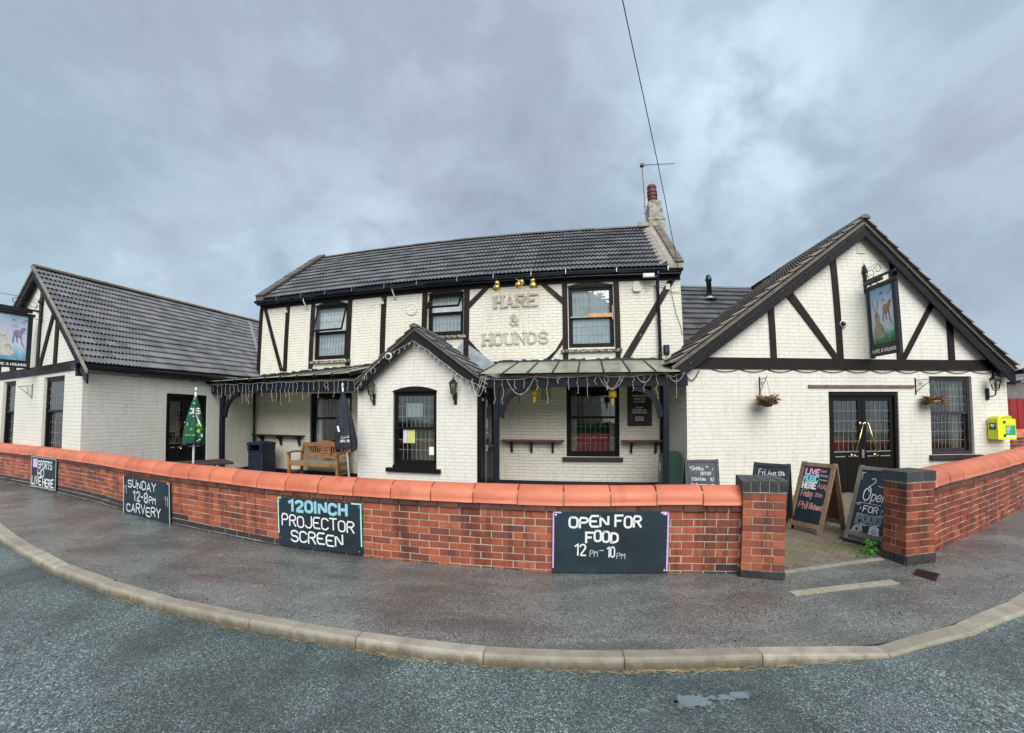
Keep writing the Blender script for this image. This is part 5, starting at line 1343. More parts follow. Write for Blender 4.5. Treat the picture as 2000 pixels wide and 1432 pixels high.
def room(th, fr, a, b, z0, z1, y=.2, mat='interior_dark', d=1.6):
    g = G(); q = [(a, y, z0), (b, y, z0), (b, y, z1), (a, y, z1)]; r = [(x, y + d, z) for x, y, z in q]; g.quad(*r)
    for i in range(4): j = (i + 1) % 4; g.quad(q[i], q[j], r[j], r[i])
    return link('interior', g, mat, th, fr.M)
g = G(); g.box(1.692, 1.75, .03, .12, -.05, 2.078); g.box(2.72, 2.778, .03, .12, -.05, 2.078); g.box(1.75, 2.72, .03, .12, 2.0, 2.078); df = link('door_frame', g, 'frame_black', WL, FS.M); df['label'] = 'dark double door frame in the yard side of the wing'
glazed_leaf(WL, FS, 1.752, 2.233, 0, 1.998, .92, 1.90, 4, 5, .075, 'lead_came'); glazed_leaf(WL, FS, 2.238, 2.718, 0, 1.998, .92, 1.90, 4, 5, .075, 'lead_came'); room(WL, FS, 1.6, 2.9, -.05, 2.2)
g = G(); g.tube([(2.19, .02, 1.40), (2.07, -.02, .78)], .012, 8); g.tube([(2.19, .02, 1.40), (2.19, .07, 1.40)], .018, 8); g.tube([(2.07, -.02, .78), (2.07, .07, .78)], .018, 8); link('door_pull', g, 'brass_pale', WL, FS.M, smooth=True)

# ------------------------------------------------------------------ right wing
WR = thing('pub_wing', 'right wing of the pub with wide timbered street gable, black double doors and hanging sign', 'building', FR.M, 'wings of the pub')
WdR = 7.07; g = G()
wall_cells(g, 0, WdR, -.05, 2.50, [(3.0, 4.61, -.05, 2.045), (5.35, 6.32, .735, 2.365)])
g.add([(0, 0, 2.5), (WdR, 0, 2.5), (4.13, 0, 5.60)], [(0, 1, 2)]); g.quad((0, 6, -.05), (0, 0, -.05), (0, 0, 2.5), (0, 6, 2.5)); g.quad((WdR, 0, -.05), (WdR, 6, -.05), (WdR, 6, 2.5), (WdR, 0, 2.5)); link('gable_wall', g, 'painted_brick_wing', WR, FR.M)
BO = .16
def sR(u, z): return seen(FR, u, z, BO)
o1, ap, o2 = sR(-.27, 2.46), sR(4.14, 5.61), sR(7.27, 2.46)
barge(WR, FR, [o1, ap], .27, BO, .035); barge(WR, FR, [(ap[0] + .001, ap[1]), o2], .27, BO, .035)
for a, b in ((o1, ap), (ap, o2)):
    g = G(); k = .07; g.prism([(a[0], a[1] + .002), (b[0], b[1] + .002), (b[0], b[1] + k), (a[0], a[1] + k)], -BO - .012, -BO + .05); link('verge_mortar', g, 'mortar_verge', WR, FR.M)
# tiled slopes either side of the ridge
for sgn, e, a in ((1, o1, ap), (-1, o2, ap)):
    E_ = FR.w(e[0], BO + .05, e[1] + .09); T_ = FR.w(a[0], BO + .05, a[1] + .10); Vv = T_ - E_; Uu = (FR.w(0, -1, 0) - FR.w(0, 0, 0)) if sgn < 0 else (FR.w(0, -1, 0) - FR.w(0, 0, 0))
    n = 17 if sgn > 0 else 14
    if sgn > 0: tile_roof(WR, FR.w(e[0], -2.6, e[1] + .09), -Uu, Vv, n, Vv.length / n, .30, lambda r: 0, lambda r: 2.81, 'roof_tile_brown', 150)
    else: tile_roof(WR, E_, Uu, Vv, n, Vv.length / n, .30, lambda r: 0, lambda r: 6.2, 'roof_tile_brown', 150)
    g = G(); g.add([E_ - Vector((0, 0, .04)), T_ - Vector((0, 0, .04)), T_ + Uu * (2.8 if sgn > 0 else 6.2) - Vector((0, 0, .04)), E_ + Uu * (2.8 if sgn > 0 else 6.2) - Vector((0, 0, .04))], [(0, 1, 2, 3)]); link('roof_deck', g, 'roof_tile_dark', WR, I4)
ridge(WR, FR.w(ap[0], BO + .07, ap[1] + .115), FR.w(ap[0], -3, ap[1] + .115), r=.11)
g = G(); q = sR(-.30, 2.40); g.box(q[0], q[0] + .30, -BO + .01, .0, 2.30, 2.47); q = sR(7.0, 2.4); g.box(q[0] - .02, q[0] + .24, -BO + .01, 0, 2.34, 2.47); link('eave_box', g, 'bargeboard_paint', WR, FR.M, each=True)
g = G(); q = sR(7.36, 2.44); g.tube([(q[0] - .03, -BO - .10, 2.44), (q[0] - .03, 5, 2.44)], .05, 8); g.tube([(q[0] - .03, -BO - .10, 2.44), (q[0] + .10, -BO - .14, 2.47)], .03, 8); link('gutter', g, 'gutter_black', WR, FR.M)
for p in [rect(.02, 7.06, 2.485, 2.705), rect(1.755, 1.885, 2.705, 3.80), rect(3.235, 3.37, 2.705, 4.88), rect(4.62, 4.755, 2.705, 5.05), rect(5.825, 5.955, 2.705, 3.80),
          [(3.14, 2.705), (3.28, 2.705), (2.27, 4.12), (2.13, 4.02)], [(4.82, 2.705), (4.69, 2.705), (5.53, 4.0), (5.66, 4.0)][::-1]]: timber(WR, FR, p)
window(WR, FR, 5.35, 6.32, .735, 2.365, 1.60, 9, 4, 4, came='came_white', fm='black_timber', back='interior_blue', sill=(5.29, 6.43, .635, .733), sill_m='black_timber', label='leaded window right of the double doors', fw=.06,
       extra=lambda win: (lambda g: (curtain(g, 6.02, 6.24, .76, 2.3, .22, 4, .02, .03), link('curtain', g, 'curtain_pale', win, FR.M)))(G()) and None)
g = G(); g.box(5.5, 6.2, .95, 1.2, .8, 1.12); link('bench_seat', g, 'bench_red', WR, FR.M)
g = G(); g.box(3.002, 3.065, .03, .12, -.05, 2.043); g.box(4.545, 4.608, .03, .12, -.05, 2.043); g.box(3.065, 4.545, .03, .12, 1.965, 2.043); link('door_frame', g, 'frame_black', WR, FR.M)['label'] = 'frame of the black double doors'
dl = glazed_leaf(WR, FR, 3.067, 3.803, 0, 1.963, .84, 1.86, 5, 5, .095); dr = glazed_leaf(WR, FR, 3.809, 4.543, 0, 1.963, .84, 1.86, 5, 5, .095)
room(WR, FR, 2.9, 4.7, -.05, 2.2, .2, 'interior_blue', 2.2)
g = G(); g.box(3.0, 4.6, 1.2, 1.5, .3, 1.10); link('bench_back', g, 'bench_red', WR, FR.M)
g = G(); curtain(g, 3.1, 3.24, .2, 1.95, .42, 4, .02); curtain(g, 4.38, 4.5, .2, 1.95, .42, 4, .02, .05); link('curtain', g, 'curtain_pale', WR, FR.M, each=True)
for d_, (a, b) in ((dl, ((3.765, 1.40), (3.56, .755))), (dr, ((3.875, 1.40), (4.09, .755)))):
    g = G(); g.tube([(a[0], -.02, a[1]), (b[0], -.02, b[1])], .0115, 8)
    for p in (a, b): g.tube([(p[0], -.02, p[1]), (p[0], .068, p[1])], .013, 8); g.lathe([(0, -.03), (.018, -.022), (.024, -.008), (.018, .006), (0, .012)], 10, FR.M.inverted() @ FR.M @ Matrix.Translation((p[0], -.02, p[1])) @ Matrix.Rotation(PI / 2, 4, 'X')); g.lathe([(.034, 0), (.034, .006), (.01, .012)], 12, Matrix.Translation((p[0], .066, p[1])) @ Matrix.Rotation(PI / 2, 4, 'X'))
    link('door_pull', g, 'brass_pale', d_, FR.M, smooth=True)
g = G(); g.box(3.775, 3.83, .045, .065, .70, .87); link('door_lock', g, 'grey_metal', WR, FR.M)
g = G(); g.cbox(2.55, 4.98, -.035, 0, 2.12, 2.178, .005); link('sign_batten', g, 'strip_wood', WR, FR.M)
vent_grid(WR, FR, 3.90, 4.07, 4.97, 5.10, 'painted_brick_wing', 3)
# roof between the house and the right wing
BR = thing('back_roof', 'small dark tiled roof slope between the main house and the right gable', 'roof', FR.at(0, -1.35, 2.6), )
E0 = FR.w(-.55, -1.35, 2.62); T0 = FR.w(-.55, -4.6, 5.60); Vv = T0 - E0; n = 15
tile_roof(BR, E0, FR.w(1, 0, 0) - FR.w(0, 0, 0), Vv, n, Vv.length / n, .23, lambda r: max(0, .28 * r * .0), lambda r: 1.3 + 4.6 * r / n, 'roof_tile_dark')
ridge(BR, FR.w(-.6, -4.62, 5.63), FR.w(5.2, -4.62, 5.63), 'roof_tile_dark', .09)
g = G(); g.add([E0 - Vector((0, 0, .03)), E0 + (FR.w(5.5, 0, 0) - FR.w(0, 0, 0)) - Vector((0, 0, .03)), T0 + (FR.w(6, 0, 0) - FR.w(0, 0, 0)) - Vector((0, 0, .03)), T0 - Vector((0, 0, .03))], [(0, 1, 2, 3)]); link('roof_deck', g, 'roof_tile_dark', BR, I4)
vp = FR.w(2.28, -3.95, 5.0)
th = thing('vent_pipe', 'black vent pipe with cowl standing on the dark roof beside the right gable', 'vent pipe', TR(vp.x, vp.y, vp.z))
g = G(); g.lathe([(.075, -.1), (.075, .60), (.10, .62), (.10, .68), (.08, .70), (.08, .74), (.05, .80), (0, .81)], 14, TR(vp.x, vp.y, vp.z)); link('pipe', g, 'gutter_black', th, I4, smooth=True)
g = G(); g.lathe([(.22, .06), (.12, .10), (.08, .16)], 10, TR(vp.x, vp.y, vp.z - .02)); link('lead_collar', g, 'lead_grey', th, I4)

# ------------------------------------------------------------------ porch
PO = thing('porch', 'white gabled porch with one leaded window and strings of icicle lights on its eaves', 'porch', FP.M)
g = G(); wall_cells(g, 0, 2.82, -.05, 2.25, [(.87, 1.865, .555, 2.105)]); g.add([(0, 0, 2.25), (2.82, 0, 2.25), (2.82, 0, 2.30), (1.40, 0, 3.28), (0, 0, 2.30)], [(0, 1, 2, 3, 4)])
g.quad((0, 1.5, -.05), (0, 0, -.05), (0, 0, 2.3), (0, 1.5, 2.3)); g.quad((2.82, 0, -.05), (2.82, .22, -.05), (2.82, .22, 2.3), (2.82, 0, 2.3)); g.quad((2.82, 1.25, -.05), (2.82, 1.5, -.05), (2.82, 1.5, 2.3), (2.82, 1.25, 2.3)); link('wall', g, 'painted_brick_porch', PO, FP.M)
def porch_win(win):
    for a, b, c, d, m_ in ((1.135, 1.515, 1.56, 1.86, 'poster_pale'), (1.07, 1.16, 1.02, 1.30, 'poster_pale'), (1.165, 1.34, 1.02, 1.30, 'poster_yellow'), (1.66, 1.77, .78, .95, 'label_white')):
        g = G(); g.quad((a, .098, c), (b, .098, c), (b, .098, d), (a, .098, d)); link('notice', g, m_, win, FP.M)
    g = G(); g.add([(1.60 + .045 * math.cos(2 * PI * j / 14), .097, 1.47 + .045 * math.sin(2 * PI * j / 14)) for j in range(14)], [tuple(range(14))]); link('sticker', g, 'sticker_blue', win, FP.M)

window(PO, FP, .87, 1.865, .555, 2.105, 1.335, 8, 3, 3, came='came_white', arch=.095, sill=(.73, 1.965, .42, .50), fw=.05, extra=porch_win, label='arched-head porch window with notices')
g = G(); g.box(.87, 1.865, -.02, .06, .50, .56); link('sub_sill', g, 'frame_black', PO, FP.M)
vent_grid(PO, FP, 1.27, 1.50, 2.98, 3.04, 'painted_brick_porch', 3)
# side door with glazing, facing the right canopy
FPs = Frame(11 - 90, tuple(FP.w(2.83, 0, 0).xy))
g = G(); g.box(.16, .22, -.01, .10, -.05, 2.2); g.box(1.25, 1.31, -.01, .10, -.05, 2.2); g.box(.22, 1.25, -.01, .10, 2.05, 2.2); g.box(0.0, .16, .005, .10, -.05, 2.2); link('door_frame', g, 'frame_black', PO, FPs.M)
glazed_leaf(PO, FPs, .222, 1.248, 0, 2.048, .95, 1.85, 2, 3, .14, 'came_white', letter=False, rec=.03)
g = G()
for z, h_ in ((1.78, .16), (1.32, .22), (1.22, .05), (.9, .05), (.86, .12)): g.box(.30, .52, .015, .022, z, z + h_)
link('notice', g, 'label_white', PO, FPs.M, each=True)
g = G(); g.box(.25, .27, -.02, .0, .1, 2.0); g.box(.02, .03, -.03, .0, 1.9, 1.95); link('hinge_stile', g, 'grey_metal', PO, FPs.M, each=True)
pO = .20
e1, pa, e2 = seen(FP, -.06, 2.27, pO), seen(FP, 1.335, 3.40, pO), seen(FP, 2.93, 2.21, pO)
barge(PO, FP, [e1, pa], .19, pO, .03); barge(PO, FP, [(pa[0] + .001, pa[1]), e2], .19, pO, .03)
for a, b in ((e1, pa), (pa, e2)): g = G(); g.prism([(a[0], a[1] + .002), (b[0], b[1] + .002), (b[0], b[1] + .05), (a[0], a[1] + .05)], -pO - .015, -pO + .10); link('verge_mortar', g, 'mortar_verge', PO, FP.M)
for sgn, e in ((1, e1), (-1, e2)):
    Uu = FP.w(0, -1, 0) - FP.w(0, 0, 0); E_ = FP.w(e[0], pO + .04, e[1] + .055); T_ = FP.w(pa[0], pO + .04, pa[1] + .06); Vv = T_ - E_
    if sgn > 0: tile_roof(PO, FP.w(e[0], -1.46, e[1] + .055), -Uu, Vv, 7, Vv.length / 7, .30, lambda r: 0, lambda r: 1.70, 'roof_tile_brown')
    else: tile_roof(PO, E_, Uu, Vv, 7, Vv.length / 7, .30, lambda r: 0, lambda r: 1.70, 'roof_tile_dark')
    g = G(); g.add([E_ - Vector((0, 0, .035)), T_ - Vector((0, 0, .035)), T_ + Uu * 1.7 - Vector((0, 0, .035)), E_ + Uu * 1.7 - Vector((0, 0, .035))], [(0, 1, 2, 3)]); link('roof_deck', g, 'roof_tile_dark', PO, I4)
ridge(PO, FP.w(pa[0], pO + .05, pa[1] + .085), FP.w(pa[0], -1.46, pa[1] + .085), r=.10)
g = G(); z0 = FP; g.add([FP.w(1.75, -1.43, 3.17), FP.w(3.05, -1.43, 2.27), FP.w(3.15, -1.43, 2.55), FP.w(1.95, -1.43, 3.42)], [(0, 1, 2, 3)]); link('lead_flashing', g, 'lead_grey', PO, I4)

# ------------------------------------------------------------------ lean-to canopies
def canopy(label, u0, u1, zb0, zb1, zf0, zf1, beam, posts, braces, bu0, bu1, npan):
    """u0..u1 along the house; zb back edge height, zf front edge height at the left and right ends"""
    th = thing('canopy', label, 'canopy', FH.at((u0 + u1) / 2, 1.5, 0), 'lean-to canopies on the house front'); of = 1.72
    def P_(t, s_): u = u0 + (u1 - u0) * t; return FH.w(u, .03 + (of - .03) * s_, (zb0 + (zb1 - zb0) * t) * (1 - s_) + (zf0 + (zf1 - zf0) * t) * s_)
    for i in range(npan):
        a, b = i / npan + .004, (i + 1) / npan - .004; g = G(); q = [P_(a, 0), P_(a, 1), P_(b, 1), P_(b, 0)]; g.add(q + [p - Vector((0, 0, .012)) for p in q], [(0, 1, 2, 3), (7, 6, 5, 4), (0, 4, 5, 1), (1, 5, 6, 2), (2, 6, 7, 3), (3, 7, 4, 0)]); link('roof_panel', g, 'canopy_sheet', th, I4)
    for i in range(npan + 1):
        g = G(); a, b = P_(i / npan, 0), P_(i / npan, 1.01); U_ = (FH.w(1, 0, 0) - FH.w(0, 0, 0)) * .016
        g.add([a - U_ - Vector((0, 0, .07)), a + U_ - Vector((0, 0, .07)), b + U_ - Vector((0, 0, .07)), b - U_ - Vector((0, 0, .07)), a - U_ + Vector((0, 0, .014)), a + U_ + Vector((0, 0, .014)), b + U_ + Vector((0, 0, .014)), b - U_ + Vector((0, 0, .014))], [(3, 2, 1, 0), (4, 5, 6, 7), (0, 1, 5, 4), (1, 2, 6, 5), (2, 3, 7, 6), (3, 0, 4, 7)]); link('glazing_bar', g, 'canopy_paint', th, I4)
    g = G(); g.box(bu0, bu1, -1.57, -1.47, beam[0], beam[1]); link('beam', g, 'canopy_paint', th, FH.M)
    g = G(); g.box(bu0, bu1, -.08, -.004, beam[1] - .12 + .35, beam[1] + .35); link('wall_plate', g, 'canopy_paint', th, FH.M)
    for pu in posts: g = G(); g.cbox(pu - .052, pu + .052, -1.572, -1.468, 0, beam[0], .006); link('post', g, 'canopy_paint', th, FH.M)
    for pu, s_ in braces:
        g = G(); n = 8; o_ = []; i_ = []
        for j in range(n + 1):
            t = PI / 2 * j / n; R1, R2 = .50, .41
            o_.append((pu + s_ * (.05 + .52 - .52 * math.cos(t)), beam[0] - .55 + .55 * math.sin(t))); i_.append((pu + s_ * (.05 + .56 - .46 * math.cos(t)) - s_ * .0, beam[0] - .60 + .52 * math.sin(t)))
        poly = o_ + i_[::-1]; g.prism(poly, -1.55, -1.49); link('brace', g, 'canopy_paint', th, FH.M)
    g = G(); rr = random.Random(int(u0 * 10) + 3); x = u0
    while x < u1 - .05:
        w_ = rr.uniform(.05, .16); t = (x - u0) / (u1 - u0); z = zb0 + (zb1 - zb0) * t; h_ = rr.uniform(.015, .055); g.box(x, min(x + w_, u1), -.05 - rr.uniform(0, .02), -.002, z - .03, z + h_ + .01); x += w_
    link('bitumen_flashing', g, 'plinth_black', th, FH.M); return th
canopy('left lean-to canopy with dark timber posts over the wooden bench', .04, 4.36, 2.70, 2.92, 2.44, 2.52, (2.13, 2.355), [.375], [(.375, 1)], .02, 4.52, 9)
canopy('right lean-to canopy with clear roof panels between the porch and the right wing', 7.24, 11.02, 2.86, 2.84, 2.42, 2.40, (2.14, 2.33), [7.53, 10.76], [(7.53, 1), (10.76, -1)], 7.28, 11.17, 8)
# ------------------------------------------------------------------ things fixed to the walls
random.seed(77)
def on(fr, u, off, z): return fr.at(u, off, z)
def T_(x=0, y=0, z=0): return Matrix.Translation((x, y, z))
RX = lambda a: Matrix.Rotation(a, 4, 'X')
RY = lambda a: Matrix.Rotation(a, 4, 'Y')
RZ = lambda a: Matrix.Rotation(a, 4, 'Z')
# coach lamps
def coach_lamp(label, M_, s=1.0):
    th = thing('wall_lamp', label, 'lamp', M_, 'black coach lamps on the pub walls')
    g = G(); g.lathe([(.0, -.20), (.034, -.19), (.038, 0), (.034, .05), (0, .06)], 12, M_ @ T_(0, -.015, 0) @ Matrix.Scale(.6, 4, (0, 1, 0))); g.tube([(0, -.02, -.10), (0, -.09, -.13), (0, -.15, -.09), (0, -.16, -.01)], .012, 8); l = G(); l.add([M_ @ Vector(v) for v in g.v[-32:]], [])
    g2 = G(); g2.lathe([(.0, -.20), (.034, -.19), (.038, 0), (.034, .05), (0, .06)], 12, T_(0, -.015, 0) @ Matrix.Scale(.6, 4, (0, 1, 0))); g2.tube([(0, -.02, -.10), (0, -.09, -.13), (0, -.15, -.09), (0, -.16, 0)], .012, 8); g2.lathe([(.03, .0), (.045, .012), (.045, .02), (.01, .022)], 6, T_(0, -.16, -.01)); link('bracket', g2, 'iron_black', th, M_, smooth=False)
    g = G(); zb, zt, rb, rt = .015, .215, .048, .082
    for j in range(6):
        a = PI / 6 + j * PI / 3; g.tube([(rb * math.cos(a), -.16 + rb * math.sin(a), zb), (rt * math.cos(a), -.16 + rt * math.sin(a), zt)], .005, 5)
    g.lathe([(rt + .008, zt), (.098, zt + .005), (.094, zt + .015), (.04, zt + .075), (.028, zt + .08), (.03, zt + .095), (.008, zt + .10), (.014, zt + .125), (0, zt + .15)], 6, T_(0, -.16, 0), PI / 6); link('lantern_frame', g, 'iron_black', th, M_)
    g = G(); g.lathe([(rb - .003, zb), (rt - .003, zt)], 6, T_(0, -.16, 0), PI / 6); link('lantern_glass', g, 'lantern_glass', th, M_)
    g = G(); g.lathe([(.016, zb + .01), (.018, zb + .07), (.026, zb + .10), (.02, zb + .15), (0, zb + .16)], 10, T_(0, -.16, 0)); link('lamp_bulb', g, 'lamp_glass', th, M_, smooth=True)
coach_lamp('black coach lamp left of the arched porch window', on(FP, .42, 0, 2.02)); coach_lamp('black coach lamp right of the arched porch window', on(FP, 2.28, 0, 2.02)); coach_lamp('black coach lamp above the yellow defibrillator cabinet', on(FR, 6.64, 0, 2.06))
# dome cameras
def dome(label, M_):
    th = thing('security_camera', label, 'camera', M_, 'white dome cameras')
    g = G(); g.lathe([(.075, 0), (.078, .02), (.072, .055), (.055, .08)], 20, RX(PI / 2)); link('housing', g, 'white_plastic', th, M_, smooth=True)
    g = G(); g.lathe([(.052, .07), (.045, .095), (.022, .112), (0, .116)], 16, RX(PI / 2)); link('lens', g, 'dark_glass', th, M_, smooth=True)
q = seen(FP, .74, 2.87, .25); dome('white dome camera on the porch bargeboard', on(FP, q[0], .235, q[1]) @ RZ(.3)); q = seen(FR, 3.46, 3.43, .06); dome('white dome camera on the right gable between the timbers', on(FR, q[0], .0, q[1]) @ RZ(-.5))
# alarm box, meter box, boxes on wires
M_ = on(FH, 10.465, 0, 4.43); th = thing('alarm_box', 'white rounded burglar alarm box high on the house wall', 'alarm', M_)
g = G(); pts = [(-.085, .02), (-.06, 0), (.06, 0), (.085, .02), (.098, .10), (.075, .19), (.03, .245), (-.03, .245), (-.075, .19), (-.098, .10)]; g.prism(pts, -.062, 0); link('cover', g, 'white_plastic', th, M_); g = G(); g.prism([(x * .9, z * .93 + .006) for x, z in pts], -.070, -.06); link('face_plate', g, 'cream_plastic', th, M_)
M_ = on(FH, 11.08, 0, 2.97); th = thing('junction_box', 'black rounded box low on the right end of the upper house wall', 'junction box', M_)
g = G(); g.cbox(-.065, .065, -.07, 0, 0, .21, .018); link('case', g, 'gutter_black', th, M_)
g = G(); g.tube([(.02, -.02, 0), (.0, -.02, -.06), (-.03, -.01, -.09)], .005, 5); link('cable', g, 'wire_black', th, M_)
M_ = on(FH, 11.17, 0, 4.46); th = thing('junction_box', 'small cream cable box where the overhead wire reaches the house', 'junction box', M_)
g = G(); g.cbox(-.05, .05, -.06, -.026, 0, .13, .004); link('case', g, 'cream_plastic', th, M_)
g = G(); g.tube([(.08, -.03, .22), (.05, -.10, .22), (-.02, -.10, .18)], .012, 6); g.lathe([(.03, 0), (.035, .04), (.02, .06)], 8, T_(.08, -.06, .18)); link('cable_hook', g, 'iron_black', th, M_)
M_ = on(FH, 10.72, .19, 4.74); th = thing('floodlight', 'slim white floodlight under the gutter above the alarm box', 'floodlight', M_)
g = G(); g.cbox(-.13, .13, -.07, 0, -.04, .05, .008); link('body', g, 'light_body', th, M_); g = G(); g.tube([(.13, -.02, -.02), (.17, -.02, -.03), (.20, -.02, .06), (.22, -.02, .12)], .008, 6); link('cable', g, 'wire_white', th, M_)
def flood(label, M_):
    th = thing('floodlight', label, 'floodlight', M_, 'small white lights on the house timbers'); g = G(); g.cbox(-.045, .045, -.09, -.05, -.03, .04, .008, M=RX(.5)); link('head', g, 'white_plastic', th, M_)
    g = G(); g.tube([(0, -.03, .05), (0, -.07, .03)], .01, 6); g.box(-.02, .02, -.04, -.02, .03, .08); link('arm', g, 'grey_metal', th, M_)
flood('small white light on the second timber from the left end of the house', on(FH, 1.0, 0, 4.58)); flood('small white light at the top of the timber left of the round wall plate', on(FH, 4.13, 0, 4.55))
def spike(label, M_):
    th = thing('cable_bracket', label, 'bracket', M_, 'short white brackets under the gutter'); g = G(); g.tube([(0, -.20, .10), (0, -.20, -.02), (.01, -.10, -.14), (.015, -.02, -.22)], .017, 8); g.tube([(-.05, -.02, -.22), (.07, -.02, -.22)], .012, 6); link('rod', g, 'white_plastic', th, M_, smooth=True)
spike('white bracket hanging from the gutter left of the open casement', on(FH, 1.72, 0, 4.78)); spike('white bracket hanging from the gutter right of the small white light', on(FH, 4.48, 0, 4.82))
# brass spotlights above the lettering
def spot(label, u, tilt, yaw):
    M_ = on(FH, u, .20, 4.87); th = thing('spotlight', label, 'spotlight', M_, 'brass spotlights above the raised lettering')
    g = G(); g.tube([(0, 0, 0), (0, -.02, -.02), (yaw * .16, -.20, -.16), (yaw * .22, -.26, -.22)], .012, 8); link('arm', g, 'brass_pale', th, M_, smooth=True)
    H_ = T_(yaw * .26, -.28, -.25) @ RZ(yaw) @ RX(tilt) @ Matrix.Scale(1.15, 4)
    g = G(); g.lathe([(.03, .06), (.05, .045), (.05, .0), (.035, -.01), (.05, -.02), (.075, -.05), (.085, -.12), (.078, -.125), (.045, -.04)], 18, H_); link('shade', g, 'brass', th, M_, smooth=True)
spot('brass spotlight over the H of HARE', 7.20, .75, .35); spot('middle brass spotlight over the raised lettering', 7.62, 1.1, .9); spot('brass spotlight over the E of HARE', 8.12, .45, .0)
# aerial, dish, overhead wire
M_ = on(FH, 11.13, -2.35, 7.3); th = thing('tv_aerial', 'tall thin television aerial beside the chimney', 'aerial', M_)
g = G(); g.tube([(0, 0, 0), (0, 0, 1.93)], .012, 6); g.tube([(-.05, .06, .33), (.14, .06, .33)], .008, 5); g.tube([(-.05, .06, .55), (.14, .06, .55)], .008, 5); link('mast', g, 'clay_pot', th, M_)
g = G(); g.tube([(-.06, 0, 1.93), (.97, -.05, 1.90)], .010, 6)
for k in range(12): x = .05 + k * .078; g.tube([(x, -.07, 1.93 - .03 * x), (x, .07, 1.93 - .03 * x)], .003, 4)
g.box(-.05, .06, -.06, .06, 1.89, 1.96); link('boom', g, 'clay_pot', th, M_)
q = FR.w(5.72, -.6, 4.18); M_ = TR(q.x, q.y, q.z, -.3); th = thing('satellite_dish', 'small grey satellite dish seen edge-on above the right roof slope', 'satellite dish', M_)
g = G(); g.lathe([(.24, 0), (.17, .03), (.09, .045), (0, .05)], 20, RX(R(14))); link('dish', g, 'dish_grey', th, M_, smooth=True); g = G(); g.tube([(0, 0, 0), (0, .05, -.25)], .02, 6); link('mount', g, 'grey_metal', th, M_)
a_, b_ = FH.w(11.43, .10, 4.75), Vector((1.32, 3.86, 6.5))
d_ = b_ - a_; far = a_ + d_ * 2.0; pts = [a_.lerp(far, t / 40) for t in range(41)]
th = thing('overhead_wire', 'thin overhead wire rising from the house corner across the sky', 'wire', TR(*a_)); g = G(); g.tube(pts, .0065, 6); link('cable', g, 'wire_black', th, I4)
M_ = on(FR, 7.3, .1, 2.3); th = thing('overhead_wire', 'short pale wire running right from under the eave of the right wing', 'wire', M_); g = G(); g.tube([(-.25, .1, -.05), (.4, .0, .10), (1.5, 2, .55)], .006, 5); link('cable', g, 'wire_white', th, M_)
# cables on the house wall
th = thing('wall_cable', 'thin white looping cable right of the alarm box', 'cable', on(FH, 10.6, 0, 4.5)); g = G(); g.tube([(10.66, -.01, 4.70), (10.665, -.01, 4.48), (10.70, -.01, 4.42), (10.73, -.01, 4.47), (10.72, -.01, 4.53), (10.78, -.01, 4.56), (10.92, -.01, 4.54), (11.14, -.01, 4.52)], .005, 5); link('cable', g, 'wire_white', th, FH.M)
th = thing('wall_cable', 'thin dark cable drooping from the corner box down the house wall', 'cable', on(FH, 11.25, 0, 4.4)); g = G(); g.tube([(11.24, -.03, 4.50), (11.27, -.015, 4.25), (11.33, -.012, 3.9), (11.42, -.012, 3.62), (11.455, -.012, 3.4)], .005, 5); g.tube([(11.18, -.02, 4.40), (11.46, -.02, 4.39)], .005, 5); link('cable', g, 'wire_black', th, FH.M)
# plaque
M_ = on(FH, 10.18, 0, 1.37); th = thing('menu_plaque', 'dark purple plaque under the right canopy listing home cooked food hours', 'sign', M_)
g = G(); g.cbox(0, .54, -.03, 0, 0, .90, .006); link('panel', g, 'sign_purple', th, M_)
g = G(); random.seed(3)
for s_, x, z, h_, w_ in (('Traditional Home', .10, .655, .042, .34), ('cooked food', .14, .59, .04, .26), ('served daily', .15, .525, .04, .24), ('Mon-Fri', .19, .395, .034, .15), ('12.00-2.30 Lunch', .11, .34, .034, .31), ('5.30-8.30 Evening', .10, .285, .034, .33), ('Sat & Sun', .18, .175, .034, .17), ('12.00-8.30', .17, .12, .034, .19)): text(g, s_, x, z, h_, w_, -.0315, .0065, .0, M_)
link('lettering', g, 'label_white', th, I4, kind='stuff')
g = G(); text(g, 'Home &', .10, .77, .035, .15, -.0315, .005, 0, M_, drift=.25); g.stroke([(.20, .475), (.34, .475)], .004, -.0315, 0, M_); g.stroke([(.20, .245), (.34, .245)], .004, -.0315, 0, M_); g.stroke([(.06, .04), (.48, .04)], .003, -.0315, 0, M_); g.stroke([(.02, .02), (.52, .02), (.52, .88), (.02, .88), (.02, .02)], .0035, -.0313, 0, M_); link('faded_lettering', g, 'chalk_dim', th, I4)
# drinks shelves with brackets
def shelf(label, a, b, z, brs, mat):
    M_ = on(FH, a, 0, z); th = thing('drinks_shelf', label, 'shelf', M_, 'narrow drinks shelves on the house wall')
    g = G(); g.cbox(a, b, -.27, -.003, z - .035, z, .004); link('board', g, mat, th, FH.M)
    for u in brs:
        g = G(); g.prism([(-.22, z - .036), (-.19, z - .10), (-.11, z - .13), (-.075, z - .22), (-.045, z - .30), (-.004, z - .30), (-.004, z - .036)], -.022, .022, T_(u, 0, 0) @ RZ(PI / 2)); link('bracket', g, 'shelf_dark', th, FH.M)
shelf('dark drinks shelf left of the bench under the left canopy', .08, 1.78, 1.06, (.30, .97, 1.62), 'shelf_dark'); shelf('red-brown drinks shelf between the porch door and the canopy window', 7.33, 8.76, 1.06, (7.55, 8.01, 8.50), 'shelf_red'); shelf('red-brown drinks shelf below the purple plaque', 10.04, 11.16, 1.06, (10.26, 10.80), 'shelf_red'); shelf('stub of dark shelf between the parasol and the porch', 3.45, 4.36, 1.02, (3.60,), 'shelf_red')
